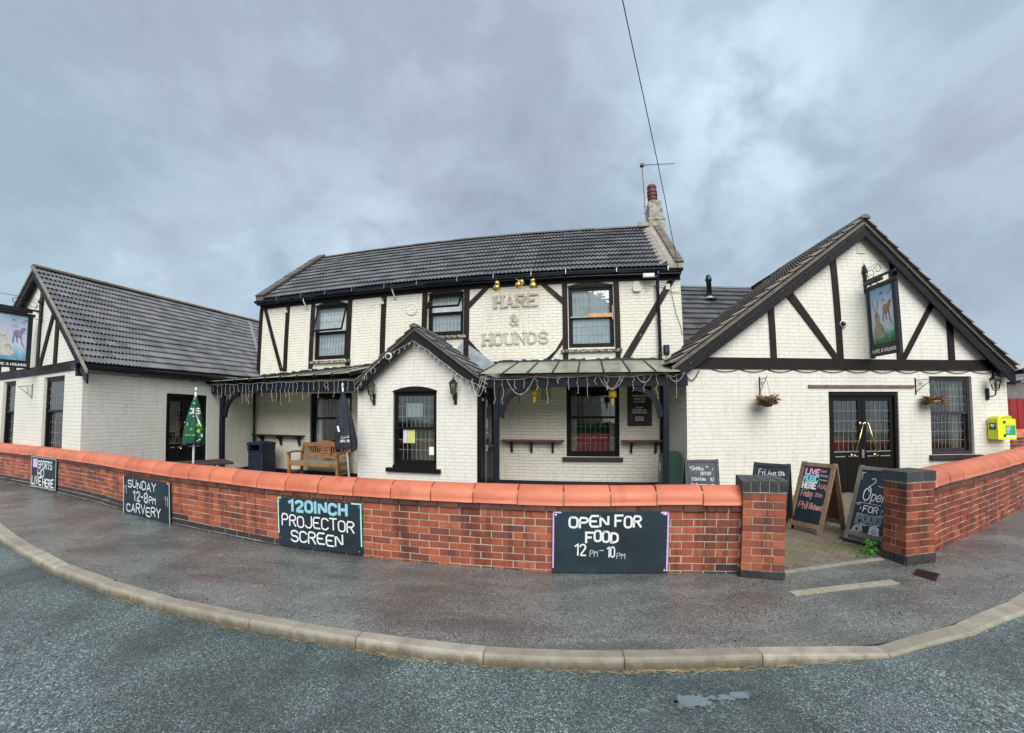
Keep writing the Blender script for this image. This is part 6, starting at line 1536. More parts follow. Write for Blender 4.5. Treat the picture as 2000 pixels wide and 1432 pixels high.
# defibrillator cabinet
M_ = on(FR, 6.60, 0, 1.05) ; th = thing('defibrillator_cabinet', 'bright yellow defibrillator cabinet on the wall at the far right', 'cabinet', M_)
g = G(); pr = [(0, 0), (.34, 0), (.34, .40), (.30, .47), (.04, .47), (0, .40)]; g.prism([(0, 0), (.36, 0), (.36, .42), (0, .42)], -.19, -.02); g.prism([(.03, .42), (.33, .42), (.31, .47), (.05, .47)], -.17, -.03); link('case', g, 'defib_yellow', th, M_)
g = G(); g.tube([(.10, -.195, .43), (.13, -.21, .475), (.23, -.21, .475), (.27, -.195, .43)], .010, 6); link('handle', g, 'defib_yellow', th, M_)
g = G(); g.box(.115, .15, -.20, -.188, .33, .38); g.box(.115, .15, -.20, -.188, .06, .11); link('latch', g, 'iron_black', th, M_, each=True)
g = G(); g.box(.16, .345, -.1935, -.188, .09, .29); link('green_label', g, 'label_green', th, M_)
g = G(); g.box(.155, .35, -.192, -.188, .05, .09); Q = M_ @ T_(0, -.1937, 0)
for s_, z, w_ in (('Defib', .255, .09), ('open the', .225, .07), ('door and', .20, .08), ('follow', .17, .06), ('voice', .14, .05)): text(g, s_, .172, z, .018, w_, -.0015, .004, 0, T_(0, -.193, 0))
link('label_print', g, 'label_white', th, M_)
S_ = T_(-.0, -.105, 0) @ RZ(-PI / 2)
g = G(); g.box(-.055, .055, -.004, .0, .20, .34, M=S_); link('side_label', g, 'label_navy', th, M_)
g = G(); g.prism([(0, .235), (.035, .275), (.035, .31), (.018, .322), (0, .308), (-.018, .322), (-.035, .31), (-.035, .275)], -.007, -.003, S_); link('heart_symbol', g, 'label_white', th, M_)
# hanging basket brackets and baskets
def basket(label, u, out, zt, zb_, dead, hang=True, lat=0.0, s=1.0, iron='iron_black', r=.15):
    M_ = on(FR, u, 0, zt) ; th = thing('hanging_basket', label, 'hanging basket', M_, 'hanging baskets on the right wing')
    g = G(); g.box(-.012, .012, -.012, .0, -.30, .05); g.tube([(0, -.01, 0), (lat, -out, 0), (lat, -out - .02, .035), (lat, -out - .01, .05)], .008, 6); g.tube([(0, -.01, -.25), (lat * .5, -out * .45, -.12), (lat * .9, -out * .9, -.02)], .007, 6)
    n = 14; g.tube([(lat * .35 * (1 + .0 * k), -out * .32 - .045 * (1 - k / n) * math.cos(k * .9), -.08 + .045 * (1 - k / n) * math.sin(k * .9)) for k in range(n)], .004, 5); link('bracket', g, iron, th, M_)
    c = Vector((lat, -out - .0, zb_ - zt)); g = G()
    for k in range(3): a = 2 * PI * k / 3 + .4; g.tube([(c.x, c.y, -.0), (c.x + r * math.cos(a), c.y + r * math.sin(a), c.z)], .0025, 4)
    link('chain', g, 'grey_metal', th, M_)
    g = G(); g.lathe([(0, -r * .85), (r * .5, -r * .78), (r * .85, -r * .45), (r, 0), (r * .93, .0), (0, -.01)], 18, T_(*c)); link('bowl', g, dead[1], th, M_, smooth=True)
    g = G(); rr = random.Random(int(u * 100))
    for k in range(420):
        a = rr.uniform(0, 2 * PI); q = r * 1.05 * math.sqrt(rr.random()); p = c + Vector((q * math.cos(a), q * math.sin(a), rr.uniform(-.07, .06))); d = Vector((math.cos(a) * rr.uniform(.2, 1.2), math.sin(a) * rr.uniform(.2, 1.2), rr.uniform(-.2, 1.2))).normalized(); s_ = d.orthogonal().normalized() * rr.uniform(.005, .014); l_ = rr.uniform(.05, .15)
        e = Vector((0, 0, -rr.uniform(0, .04))); g.add([p - s_, p + s_, p + d * l_ * .6 + s_ * .9 + e * .3, p + d * l_ + e, p + d * l_ * .6 - s_ * .9 + e * .3], [(0, 1, 2, 3, 4)])
    link('dead_foliage', g, dead[0], th, M_)
    g = G()
    for k in range(60):
        a = rr.uniform(0, 2 * PI); p = c + Vector((r * .9 * math.cos(a), r * .9 * math.sin(a), rr.uniform(-.09, .02))); d = Vector((math.cos(a), math.sin(a), rr.uniform(-1.5, .4))).normalized(); s_ = d.orthogonal().normalized() * .006; l_ = rr.uniform(.03, .08); g.add([p - s_, p + s_, p + d * l_], [(0, 1, 2)])
    link('dry_stems', g, 'dead_leaf_dark', th, M_, kind='stuff')
basket('hanging basket of withered brown plants left of the double doors', 1.50, .26, 2.28, 1.86, ('dead_plant', 'dead_leaf_dark'))
basket('hanging basket with pale liner and withered plants between the doors and the right window', 5.02, .18, 2.28, 1.85, ('dead_plant', 'coir_cream'), lat=.22, r=.135)
M_ = on(FG, -2.95, 0, 2.20); th = thing('basket_bracket', 'empty grey iron basket bracket between the left gable windows', 'bracket', M_)
g = G(); g.box(-.01, .01, -.012, 0, -.28, .06); g.tube([(0, -.01, .02), (-.25, -.16, .0)], .008, 6); g.tube([(0, -.01, -.24), (-.24, -.15, -.01)], .007, 6); g.tube([(-.08, -.05, -.16), (-.10, -.06, -.02)], .006, 5); link('bracket', g, 'iron_grey', th, M_)

# ------------------------------------------------------------------ hanging pictorial signs
def hanging_sign(label, fr, u, y0, y1, z0, z1, zb, panel, side, tall=.14, dim=1.0):
    """board hangs square to the wall: y0..y1 out from the wall, z0..z1; side=+1 face seen looks right"""
    M_ = fr.at(u, 0, z1); th = thing('hanging_sign', label, 'pub sign', M_, 'pictorial hanging signs')
    Q = fr.M @ T_(u, 0, 0) @ RZ(-PI / 2)      # local x = out from the wall, y = sideways
    t = .05; fw = .085 * dim
    g = G(); g.cbox(y0, y0 + fw, -t / 2, t / 2, z0, z1, .006); g.cbox(y1 - fw, y1, -t / 2, t / 2, z0, z1, .006); link('frame_side', g, 'black_gloss', th, Q)
    g = G(); g.cbox(y0 + fw, y1 - fw, -t / 2, t / 2, z1 - fw * .95, z1 - .004, .004); g.cbox(y0 + fw, y1 - fw, -t / 2, t / 2, z0 + .03, z0 + tall + .11 * dim, .004); link('frame_rail', g, 'black_gloss', th, Q, each=True)
    g = G(); g.tube([(y0 - .03, 0, z1 - .02), (y1 + .07, 0, z1 - .02)], .042 * dim, 10); link('top_roll', g, 'black_gloss', th, Q)
    a, b, c, d = y0 + fw, y1 - fw, z0 + tall + .11 * dim, z1 - fw * .95
    g = G(); g.box(a, b, -.012, .012, c, d); link('painted_panel', g, panel, th, Q)
    for sd in (-1, 1):
        F_ = Q @ (Matrix() if sd < 0 else T_(a + b, 0, 0) @ RZ(PI)); w_, h_ = b - a, d - c
        def P(pts): return [(a + x * w_, c + z * h_) for x, z in pts]
        g = G(); g.prism(P([(.10, .10), (.45, .08), (.62, .16), (.50, .30), (.36, .38), (.38, .50), (.30, .58), (.20, .56), (.15, .46), (.18, .36), (.08, .24)]), -.0142, -.0125, F_)
        for q in ([(.20, .55), (.10, .72), (.08, .80), (.14, .74), (.25, .57)], [(.27, .57), (.30, .74), (.36, .82), (.36, .72), (.31, .57)]): g.prism(P(q), -.0142, -.0125, F_)
        link('painted_hare', g, 'paint_hare' if panel == 'sign_panel_green' else 'paint_cream', th, F_ if False else I4)
        g = G()
        for q in ([(.52, .60), (.60, .68), (.74, .66), (.84, .74), (.96, .72), (.90, .66), (.84, .60), (.80, .50), (.60, .52)], [(.54, .56), (.50, .40), (.56, .36), (.58, .54)], [(.62, .54), (.66, .38), (.70, .38), (.68, .54)], [(.76, .52), (.82, .36), (.95, .26), (.84, .42), (.82, .54)]): g.prism(P(q), -.0146, -.0125, F_)
        link('painted_hound', g, 'paint_tan' if panel == 'sign_panel_green' else 'paint_violet', th, I4)
        g = G()
        for q in ([(.16, .52), (.22, .50), (.30, .54)], [(.30, .30), (.42, .34), (.50, .22)], [(.46, .86), (.52, .92), (.58, .86)], [(.50, .74), (.58, .78), (.66, .72)], [(.80, .84), (.90, .88), (.97, .93)], [(.84, .64), (.90, .62)]): g.stroke(chaikin(P(q)), .012, -.0150, 0, F_)
        link('painted_outline', g, 'paint_violet' if panel == 'sign_panel_blue' else 'dead_leaf_dark', th, I4, kind='stuff')
        g = G(); rr = random.Random(4)
        for k in range(22): x = rr.uniform(.02, .96); g.add([F_ @ Vector((a + x * w_, -.0152, c)), F_ @ Vector((a + (x + .035) * w_, -.0152, c)), F_ @ Vector((a + (x + rr.uniform(-.02, .05)) * w_, -.0152, c + h_ * rr.uniform(.05, .17)))], [(0, 1, 2)])
        link('painted_grass', g, 'paint_grass' if panel == 'sign_panel_green' else 'chalk_sky', th, I4)
        g = G(); text(g, 'HARE & HOUNDS', a - .01, z0 + .085 * dim + .01, .062 * dim, w_ + .02, -t / 2 - .002, .012 * dim, 0, F_); link('lettering', g, 'label_white', th, I4)
    # bracket of square bar, back plate and scroll ironwork
    zz = zb; g = G(); g.box(0, y1 + .02, -.018, .018, zz - .022, zz + .022); g.box(0, .02, -.03, .03, zz - .24, zz + .28); link('arm', g, 'iron_black', th, Q)
    g = G()
    for x in (y0 + .12, y1 - .12): g.box(x - .012, x + .012, -.012, .012, z1 - .02, zz - .02)
    link('hanger', g, 'iron_black', th, Q, each=True)
    g = G(); sp = lambda cx, cz, r0, t0, t1, dr: [(cx + (r0 - dr * k / 16) * math.cos(t0 + (t1 - t0) * k / 16), 0, cz + (r0 - dr * k / 16) * math.sin(t0 + (t1 - t0) * k / 16)) for k in range(17)]
    g.tube(sp(.16, zz + .12, .12, -PI / 2, PI * 1.9, .09), .006, 5); g.tube(sp(.36, zz + .15, .10, PI * .9, -PI * 1.3, .07), .006, 5); g.tube([(.02, 0, zz + .25), (.30, 0, zz + .27), (y1 - .1, 0, zz + .26)], .005, 5); g.tube([(.03, 0, zz + .2), (.12, 0, zz + .04)], .006, 5); g.tube(sp(.10, zz - .13, .10, PI / 2, PI * 2.0, .06), .006, 5)
    link('scrollwork', g, 'iron_black', th, Q)
    g = G(); g.lathe([(.028, zz - .08), (.028, zz + .18), (.05, zz + .19), (.055, zz + .24), (.03, zz + .28), (.034, zz + .32), (.012, zz + .36), (0, zz + .42)], 10, T_(.035, 0, 0)); link('finial', g, 'iron_black', th, Q)
    g = G(); xm = (y0 + y1) / 2
    for sd in (-1, 1): g.tube([(xm, sd * .03, z1 - .0), (xm, sd * .16, z1 + .03)], .009, 6); g.cbox(xm - .22, xm + .22, sd * .16 - .035, sd * .16 + .035, z1 + .0, z1 + .06, .01)
    link('sign_light', g, 'black_gloss', th, Q)
hanging_sign('tall pub sign HARE & HOUNDS with hare and hound on green grass on the right gable', FR, 4.0, .03, .74, 2.71, 4.17, 4.32, 'sign_panel_green', 1, .16)
hanging_sign('pale blue pub sign HARE & HOUNDS at the left edge hanging from the left gable', FG, -2.62, .14, .68, 2.55, 3.80, 3.90, 'sign_panel_blue', 1, .11, .8)

# ------------------------------------------------------------------ icicle and festoon lights
def droop(pts, sag, n=8):
    out = []
    for a, b in zip(pts, pts[1:]):
        a, b = Vector(a), Vector(b)
        for k in range(n): t = k / n; out.append(a.lerp(b, t) - Vector((0, 0, sag * 4 * t * (1 - t))))
    out.append(Vector(pts[-1])); return out
def icicles(label, fr, line, step, lens, sag=.02, seed=1, r=.0045, tangles=()):
    M_ = fr.at(line[0][0], -line[0][1], line[0][2]) if False else fr.M @ T_(line[0][0], line[0][1], line[0][2]); th = thing('icicle_lights', label, 'fairy lights', M_, 'white icicle light strings')
    rr = random.Random(seed); g = G(); gb = G(); main = droop(line, sag); g.tube(main, r, 5)
    L_ = 0; nxt = step * .5
    for a, b in zip(main, main[1:]):
        d = (b - a).length
        while L_ + d > nxt:
            t = (nxt - L_) / d; p = a.lerp(b, t); ln = rr.choice(lens) * rr.uniform(.8, 1.15); k = 5; q = [p + Vector((rr.gauss(0, .012), rr.gauss(-.004, .006), -ln * j / k)) for j in range(k + 1)]; q[0] = p; g.tube(q, r * .8, 4)
            for w in q[1:]: gb.lathe([(0, -.010), (.006, -.006), (.0065, .003), (.003, .009), (0, .010)], 6, T_(*w) @ RX(rr.uniform(-1, 1)))
            nxt += step * rr.uniform(.75, 1.25)
        L_ += d
    for (a, b, s_) in tangles:
        q = droop([a, b], s_, 9); g.tube(q, r, 5)
        for w in q[1::2]: gb.lathe([(0, -.010), (.006, -.006), (.0065, .003), (.003, .009), (0, .010)], 6, T_(*w))
    link('wire', g, 'wire_white', th, fr.M); link('bulbs', gb, 'bulb_clear', th, fr.M, kind='stuff')
icicles('white icicle lights along the beam of the left canopy', FH, [(x, -1.60, 2.37 + .02 * x / 4.4) for x in (.05, .55, 1.1, 1.7, 2.3, 2.9, 3.5, 4.1, 4.5)], .135, (.20, .26, .34, .50), .03, 2)
yy = -.245
icicles('white icicle lights along the gable edge of the porch', FP, [(e1[0] + .05, yy, e1[1] - .10), (.35, yy, 2.50), (.74, yy, 2.82), (pa[0], yy, pa[1] - .22), (1.75, yy, 2.93), (2.2, yy, 2.58), (2.55, yy, 2.32), (e2[0], yy, e2[1] - .05)], .13, (.05, .09, .16), .015, 5,
        tangles=[((2.45, yy - .03, 2.33), (2.72, yy - .05, 2.30), .28), ((2.50, yy - .03, 2.30), (2.92, yy - .06, 2.30), .42), ((2.62, yy - .03, 2.26), (2.88, yy - .05, 2.34), .30), ((2.70, yy - .05, 2.30), (3.0, yy - .08, 2.36), .36)])
icicles('tangled white icicle lights along the beam of the right canopy', FH, [(x, -1.61, z) for x, z in ((7.22, 2.38), (7.75, 2.30), (8.3, 2.36), (8.9, 2.33), (9.4, 2.38), (9.9, 2.32), (10.4, 2.37), (10.8, 2.40), (11.1, 2.36))], .20, (.10, .18, .28, .45), .03, 8,
        tangles=[((7.75, -1.62, 2.31), (8.28, -1.62, 2.30), .30), ((8.28, -1.62, 2.32), (8.60, -1.62, 2.38), -.06), ((9.52, -1.62, 2.32), (9.98, -1.62, 2.32), .24), ((9.6, -1.62, 2.30), (9.9, -1.63, 2.3), .20), ((10.2, -1.62, 2.36), (10.5, -1.63, 2.36), .16), ((10.75, -1.62, 2.40), (11.05, -1.62, 2.42), .10), ((10.8, -1.63, 2.33), (11.1, -1.62, 2.38), .14)])
def festoon(label, fr, pts, sag, r=.007, mat='wire_black', bulbs=True):
    th = thing('festoon_cable', label, 'cable', fr.M @ T_(*pts[0])); g = G(); q = droop(pts, sag, 10); g.tube(q, r, 5); link('cable', g, mat, th, fr.M)
    if bulbs:
        g = G()
        for p in pts[::2]: g.lathe([(0, -.012), (.007, -.008), (.007, .006), (0, .010)], 8, T_(*p))
        link('clips', g, 'bulb_clear', th, fr.M, kind='stuff')
festoon('black looped cable under the big beam of the right gable', FR, [(.5 + .58 * k, -.012, 2.482) for k in range(12)], .055)
q0, q1, q2 = sR(.1, 2.60), sR(4.14, 5.56), sR(7.1, 2.62)
festoon('black cable drooping along the left bargeboard of the right gable', FR, [(q0[0] + (q1[0] - q0[0]) * t, -BO - .01, q0[1] + (q1[1] - q0[1]) * t) for t in (0, .12, .25, .38, .5, .62, .75, .88, 1)], .035, .008)
festoon('black cable along the right bargeboard of the right gable', FR, [(q1[0] + (q2[0] - q1[0]) * t, -BO - .01, q1[1] + (q2[1] - q1[1]) * t) for t in (0, .15, .3, .45, .6, .75, .9, 1)], .03, .008)
festoon('pale looped cable under the eave of the left wing yard side', FS, [(.05 + .35 * k, -.06, 2.40 + .006 * k) for k in range(9)], .02, .008, 'strip_wood', False)
festoon('black cable under the left end of the right gable', FR, [(.02, -.03, 2.30), (.25, -.03, 2.45)], .10, .010, 'wire_black', False)
# paper lanterns hanging from the right canopy
def lantern(label, u, z):
    M_ = FH.at(u, 1.30, z); th = thing('hanging_lantern', label, 'lantern', M_, 'yellow and red lanterns hanging under the right canopy')
    g = G(); g.lathe([(.03, .35), (.16, .33), (.15, .30), (.04, .29)], 14); link('red_cap', g, 'lantern_red', th, M_, smooth=True)
    g = G(); g.tube([(0, 0, .30), (0, 0, .02)], .004, 4); link('cord', g, 'wire_black', th, M_)
    g = G(); g.lathe([(.02, .06), (.075, .05), (.080, -.02), (.075, -.08), (.02, -.09)], 12); link('body', g, 'lantern_yellow', th, M_, smooth=True)
    g = G(); g.lathe([(.02, -.09), (.026, -.13), (.02, -.22), (.004, -.24)], 8); link('tassel', g, 'lantern_yellow', th, M_)
lantern('yellow lantern with red cap left of the canopy window', 8.25, 2.09); lantern('yellow lantern with red cap in front of the canopy window', 9.78, 2.03)
M_ = FH.at(7.96, 1.45, 2.13); th = thing('hook', 'thin black hook hanging from the right canopy beam near the porch', 'hook', M_); g = G(); g.tube([(0, 0, 0), (0, 0, -.12), (.02, 0, -.28)], .009, 5); link('rod', g, 'iron_black', th, M_)

# ------------------------------------------------------------------ furniture in the yard
def bench(label, M_, W=1.55):
    th = thing('garden_bench', label, 'bench', M_); D_ = .56; hs = .43; hb = .92
    def b_(nm, *a, mat='teak', M2=None): g = G(); g.cbox(*a, .006, M=M2); link(nm, g, mat, th, M_)
    for x in (0, W - .065): b_('leg', x, x + .065, -D_, -D_ + .065, 0, .64); 
    for x in (0, W - .065): g = G(); g.prism([(-.06, 0), (0, 0), (.0, .42), (.08, hb - .06), (.02, hb - .06), (-.06, .43)], 0, .06, T_(x, 0, 0) @ RZ(PI / 2) @ T_(0, -.062, 0)); link('leg', g, 'teak', th, M_)
    for x in (-.005, W - .075):
        n = 8; poly = [(-.02 - (D_ + .02) * k / n, .66 + .022 * math.sin(PI * k / n)) for k in range(n + 1)]; poly2 = [(y, z - .04) for y, z in poly][::-1]
        g = G(); g.prism(poly + poly2, 0, .08, T_(x, 0, 0) @ RZ(PI / 2) @ T_(0, -.08, 0)); link('armrest', g, 'teak', th, M_)
    for k in range(5): y = -D_ + .01 + k * .108; b_('seat_slat', .02, W - .02, y, y + .092, hs - .022 - .008 * (k == 2), hs, mat='teak_weathered')
    b_('seat_rail', .065, W - .065, -D_ + .012, -D_ + .04, hs - .105, hs - .023)
    for x in (.015, W - .045): b_('side_rail', x, x + .03, -D_ + .066, -.06, hs - .10, hs - .03); b_('side_stretcher', x, x + .03, -D_ + .066, -.06, .12, .17)
    tilt = M_ @ T_(0, -.0, hs) @ RX(-.17) @ T_(0, 0, -hs)
    n = 24; top = [(.06 + (W - .12) * k / n, hb - .10 + .055 + .075 * math.exp(-((k / n - .5) / .22) ** 2)) for k in range(n + 1)]; g = G(); g.prism([(.06, hb - .13), (W - .06, hb - .13)] + top[::-1], -.045, -.005); link('back_rail', g, 'teak', th, tilt)
    g = G(); g.cbox(.06, W - .06, -.045, -.005, hs + .05, hs + .105, .005); link('back_rail', g, 'teak', th, tilt)
    for k in range(19):
        x = .10 + k * (W - .23) / 18
        if abs(x - W / 2) < .13: continue
        g = G(); g.cbox(x, x + .030, -.036, -.016, hs + .10, hb - .12, .003); link('back_slat', g, 'teak', th, tilt)
    g = G(); g.cbox(W / 2 - .125, W / 2 + .125, -.040, -.014, hs + .10, hb - .12, .004); link('memorial_panel', g, 'teak', th, tilt)
    for k in range(3): g = G(); g.box(W / 2 - .09, W / 2 + .09, -.043, -.040, hs + .17 + k * .07, hs + .19 + k * .07); link('panel_slot', g, 'picnic_brown', th, tilt)
bench('brown wooden garden bench with arched slatted back under the left canopy', FH.at(1.83, .20, 0))
# litter bin
M_ = FH.at(.92, .72, 0); th = thing('litter_bin', 'dark navy litter bin with a hooded top at the left end of the canopy', 'bin', M_)
g = G(); g.cbox(-.25, .25, -.25, .25, 0, .62, .03); link('body', g, 'plastic_navy', th, M_)
g = G(); g.cbox(-.24, .24, -.24, .24, .62, .66, .01); g.box(-.25, -.17, -.25, .25, .66, .82); g.box(.17, .25, -.25, .25, .66, .82); g.box(-.17, .17, .2, .25, .66, .82); g.lathe([(.37, .82), (.375, .86), (.34, .885), (.14, .91), (0, .915)], 4, Matrix(), PI / 4); link('hood', g, 'plastic_navy', th, M_)
g = G(); g.box(-.13, .13, .12, .16, .67, .80); link('aperture_plate', g, 'bin_plaque', th, M_)
g = G(); g.stroke([(.05 * math.cos(a), .30 + .06 * math.sin(a)) for a in [2 * PI * k / 16 for k in range(17)]], .012, -.253); link('emblem', g, 'label_navy', th, M_)
# green utility pillar
M_ = FH.at(10.93, 1.02, 0); th = thing('utility_box', 'dark green utility cabinet behind the right canopy post', 'cabinet', M_)
g = G(); g.prism([(-.20, 0), (.20, 0), (.20, .80), (.15, .88), (-.08, .88), (-.20, .80)], -.16, .16); link('body', g, 'utility_green', th, M_)
g = G(); g.box(-.202, -.199, -.08, .04, .50, .66); link('warning_label', g, 'label_white', th, M_); g = G(); g.box(.199, .206, -.14, -.12, .1, .75); link('edge_trim', g, 'grey_metal', th, M_)
# parasols, folded
def parasol(label, base, lean, ztop, zc, r, mat, marks, pole='pole_white', pz=0.0, seed=1, fold=8, ang=0.0):
    th = thing('parasol', label, 'parasol', TR(base[0], base[1], pz), 'folded parasols'); b = Vector((*base, pz)); top = b + Vector((lean[0], lean[1], ztop - pz)); ax = (top - b)
    g = G(); g.tube([b, b + ax * .99], .019, 10); link('pole', g, pole, th, I4, smooth=True)
    rr = random.Random(seed); n = fold * 4; prof = [(0, .012), (.04, .03), (.2, .36), (.45, .66), (.7, .88), (.9, 1.0), (1.0, .95)]; vs_ = []; rows = []
    zt = ztop - .02
    hem = [rr.uniform(-.035, .035) for _ in range(fold)]
    for i, (t, k) in enumerate(prof):
        for j in range(n):
            a = 2 * PI * j / n + ang; w_ = 1 + .26 * math.cos(fold * a * 1.0 + .5 * t) * min(1, t * 3) ; z = zt - (zt - zc) * t + (hem[j * fold // n] + .03 * math.cos(fold * a)) * t; rad = r * k * w_
            c = b + ax * ((z - pz) / ax.z); vs_.append((c.x + rad * math.cos(a), c.y + rad * math.sin(a), z))
    f = [(i * n + j, i * n + (j + 1) % n, (i + 1) * n + (j + 1) % n, (i + 1) * n + j) for i in range(len(prof) - 1) for j in range(n)]
    g = G(); g.add(vs_, f); cv = link('canopy_cloth', g, mat, th, I4, smooth=True)
    g = G(); g.lathe([(.02, -.01), (.022, .05), (.014, .07), (0, .075)], 10, T_(*(top + Vector((0, 0, -.01))))); link('finial', g, 'pole_white', th, I4, smooth=True)
    # printed marks lie on the cloth: strokes pressed onto the cone
    def wrap(g2, mt, nm):
        g3 = G(); base_a = math.atan2(-b.y, -b.x)
        for (x, y_, z) in g2.v:
            t = (zt - z) / (zt - zc); k = 0
            for (t0, k0), (t1, k1) in zip(prof, prof[1:]):
                if t0 <= t <= t1: k = k0 + (k1 - k0) * (t - t0) / (t1 - t0)
            a = base_a + x / max(.05, r * k); aa = a; w_ = 1 + .26 * math.cos(fold * aa + .5 * t) * min(1, t * 3); rad = r * k * w_ + .006
            c = b + ax * ((z - pz) / ax.z); g3.v.append((c.x + rad * math.cos(a), c.y + rad * math.sin(a), z))
        g3.f = g2.f; g3.r = [0] * len(g3.v); link(nm, g3, mt, th, I4, kind='stuff')
    for fn, mt, nm in marks: g2 = G(); fn(g2); wrap(g2, mt, nm)
def leaf(g, x, z, s_, a):
    c, q = math.cos(a), math.sin(a); pts = [(-.5, 0), (-.2, .28), (.2, .25), (.5, 0), (.2, -.25), (-.2, -.28)]; g.add([(x + (u * c - v_ * q) * s_, 0, z + (u * q + v_ * c) * s_) for u, v_ in pts], [tuple(range(6))])
def fine(g, s_, x, z, h, w_, st): text(g, s_, x, z, h, w_, 0, st, 0)
parasol('folded green parasol with lime leaves and white letters above the picnic table', (-5.47, 6.20), (.0, .05), 1.99, 1.08, .145, 'parasol_green', [
    (lambda g: (fine(g, 'CHS', -.085, 1.60, .085, .155, .020), g.stroke([(-.10, 1.555), (.0, 1.55)], .008, 0), fine(g, 'B', -.12, 1.40, .045, .03, .012), g.stroke([(.02, 1.60), (.06, 1.48), (.09, 1.40)], .018, 0), fine(g, 'S', .10, 1.20, .05, .03, .012), g.stroke([(.03, 1.12), (.09, 1.16)], .008, 0)), 'label_white', 'white_print'),
    (lambda g: [leaf(g, *q) for q in ((-.02, 1.86, .05, 1.0), (-.01, 1.78, .06, .6), (-.13, 1.34, .05, .3), (-.05, 1.33, .055, .2), (.05, 1.40, .085, 1.2), (.08, 1.33, .07, .6), (.06, 1.29, .06, -.4), (.10, 1.38, .06, 2.0))] + [fine(g, 'summer', -.12, 1.22, .035, .14, .006)], 'leaf_lime', 'lime_print')], pz=0.0, seed=4, ang=.3)
parasol('folded navy parasol with white brewery lettering beside the bench', tuple(FH.w(4.56, 2.0, 0).xy), tuple((FH.w(4.36, 2.0, 0) - FH.w(4.56, 2.0, 0)).xy), 2.20, .90, .195, 'parasol_navy', [
    (lambda g: (fine(g, 'CARLING', -.11, 1.06, .045, .16, .010), g.stroke([(-.08, 1.14), (-.06, 1.17), (.04, 1.19), (.05, 1.16), (-.06, 1.135), (-.08, 1.14)], .007, 0), fine(g, 'LI', -.165, 1.27, .10, .07, .018), g.stroke([(-.14, 1.42), (-.07, 1.43)], .010, 0), g.stroke([(-.12, 1.50), (-.06, 1.51)], .010, 0)), 'label_white', 'white_print')], seed=9, ang=.1)
# picnic table
c_ = Vector((-5.60, 6.42, 0)); rz0 = math.atan2(.78, .63); M_ = TR(c_.x, c_.y, 0, rz0) @ Matrix.Scale(.75, 4, (1, 0, 0)); th = thing('picnic_table', 'dark brown picnic table just behind the wall with the green parasol through it', 'table', M_)
for k in range(5): g = G(); y = -.35 + k * .142; g.cbox(-.75, .75, y, y + .128, .70, .74, .005); link('table_plank', g, 'picnic_brown', th, M_)
for s_ in (-1, 1):
    for k in range(2): g = G(); y = s_ * .56 + k * .12 - .12 ; g.cbox(-.75, .75, y, y + .11, .40, .435, .005); link('seat_plank', g, 'picnic_brown', th, M_)
for x in (-.52, .48):
    for s_ in (-1, 1): g = G(); g.prism([(s_ * .22, .70), (s_ * .30, .70), (s_ * .54, 0), (s_ * .45, 0)], 0, .04, T_(x, 0, 0) @ RZ(PI / 2) @ T_(0, -.04, 0)); link('leg', g, 'picnic_brown', th, M_)
    g = G(); g.box(x + .041, x + .08, -.64, .60, .35, .40); g.box(x + .041, x + .08, -.33, .33, .65, .70); link('cross_rail', g, 'picnic_brown', th, M_)

# ------------------------------------------------------------------ beyond the right end
# rear yard wall, red shed, grey outbuilding roof, houses
M_ = TR(10.4, 7.3, 0, R(14)); th = thing('yard_wall', 'low red brick yard wall with orange coping behind the right end of the pub', 'wall', M_)
g = G(); g.box(0, 5, .008, .2, -.1, 1.04, M=M_); link('mortar_core', g, 'mortar', th, I4)
for r in range(14):
    for k in range(22):
        x = k * .225 + (0 if r % 2 else .1125)
        if x < 4.9 and r * .075 < 1.0: put('brick', BM[(.215, 'red_brick_wet')], th, M_ @ T_(x + .107, 0, .0 + r * .075))
for k in range(10): put('coping_tile', TM, th, M_ @ T_(.23 + k * .457, .107, 1.04))
M_ = TR(12.7, 9.4, 0, R(-14)); th = thing('shed', 'red boarded shed behind the yard wall at the right edge', 'shed', M_)
for k in range(22): g = G(); g.cbox(-1.0 + k * .16, -.845 + k * .16, 0, .03, 0, 2.0, .006); link('board', g, 'shed_red', th, M_)
for k in range(4): g = G(); g.box(-1 + k * 1.2, -.95 + k * 1.2, -.03, 0, 0, 1.95); link('batten', g, 'shed_red', th, M_)
g = G(); g.prism([(-1.1, 2.0), (3.0, 2.0), (3.0, 2.75)], .0, 3.0); link('roof_gable', g, 'iron_grey', th, M_)
for k in range(9): g = G(); t0, t1 = k / 9, (k + 1) / 9 - .01; g.add([(-1.3 + 4.4 * t0, -.2, 2.02 + .8 * t0 + .03), (-1.3 + 4.4 * t1, -.2, 2.02 + .8 * t1 + .03), (-1.3 + 4.4 * t1, 3.2, 2.02 + .8 * t1 + .03), (-1.3 + 4.4 * t0, 3.2, 2.02 + .8 * t0 + .03)], [(0, 1, 2, 3)]); g.box(-1.3 + 4.4 * t0, -1.22 + 4.4 * t0, -.22, 3.2, 1.98 + .8 * t0, 2.05 + .8 * t0); link('roof_sheet', g, 'iron_grey', th, M_)
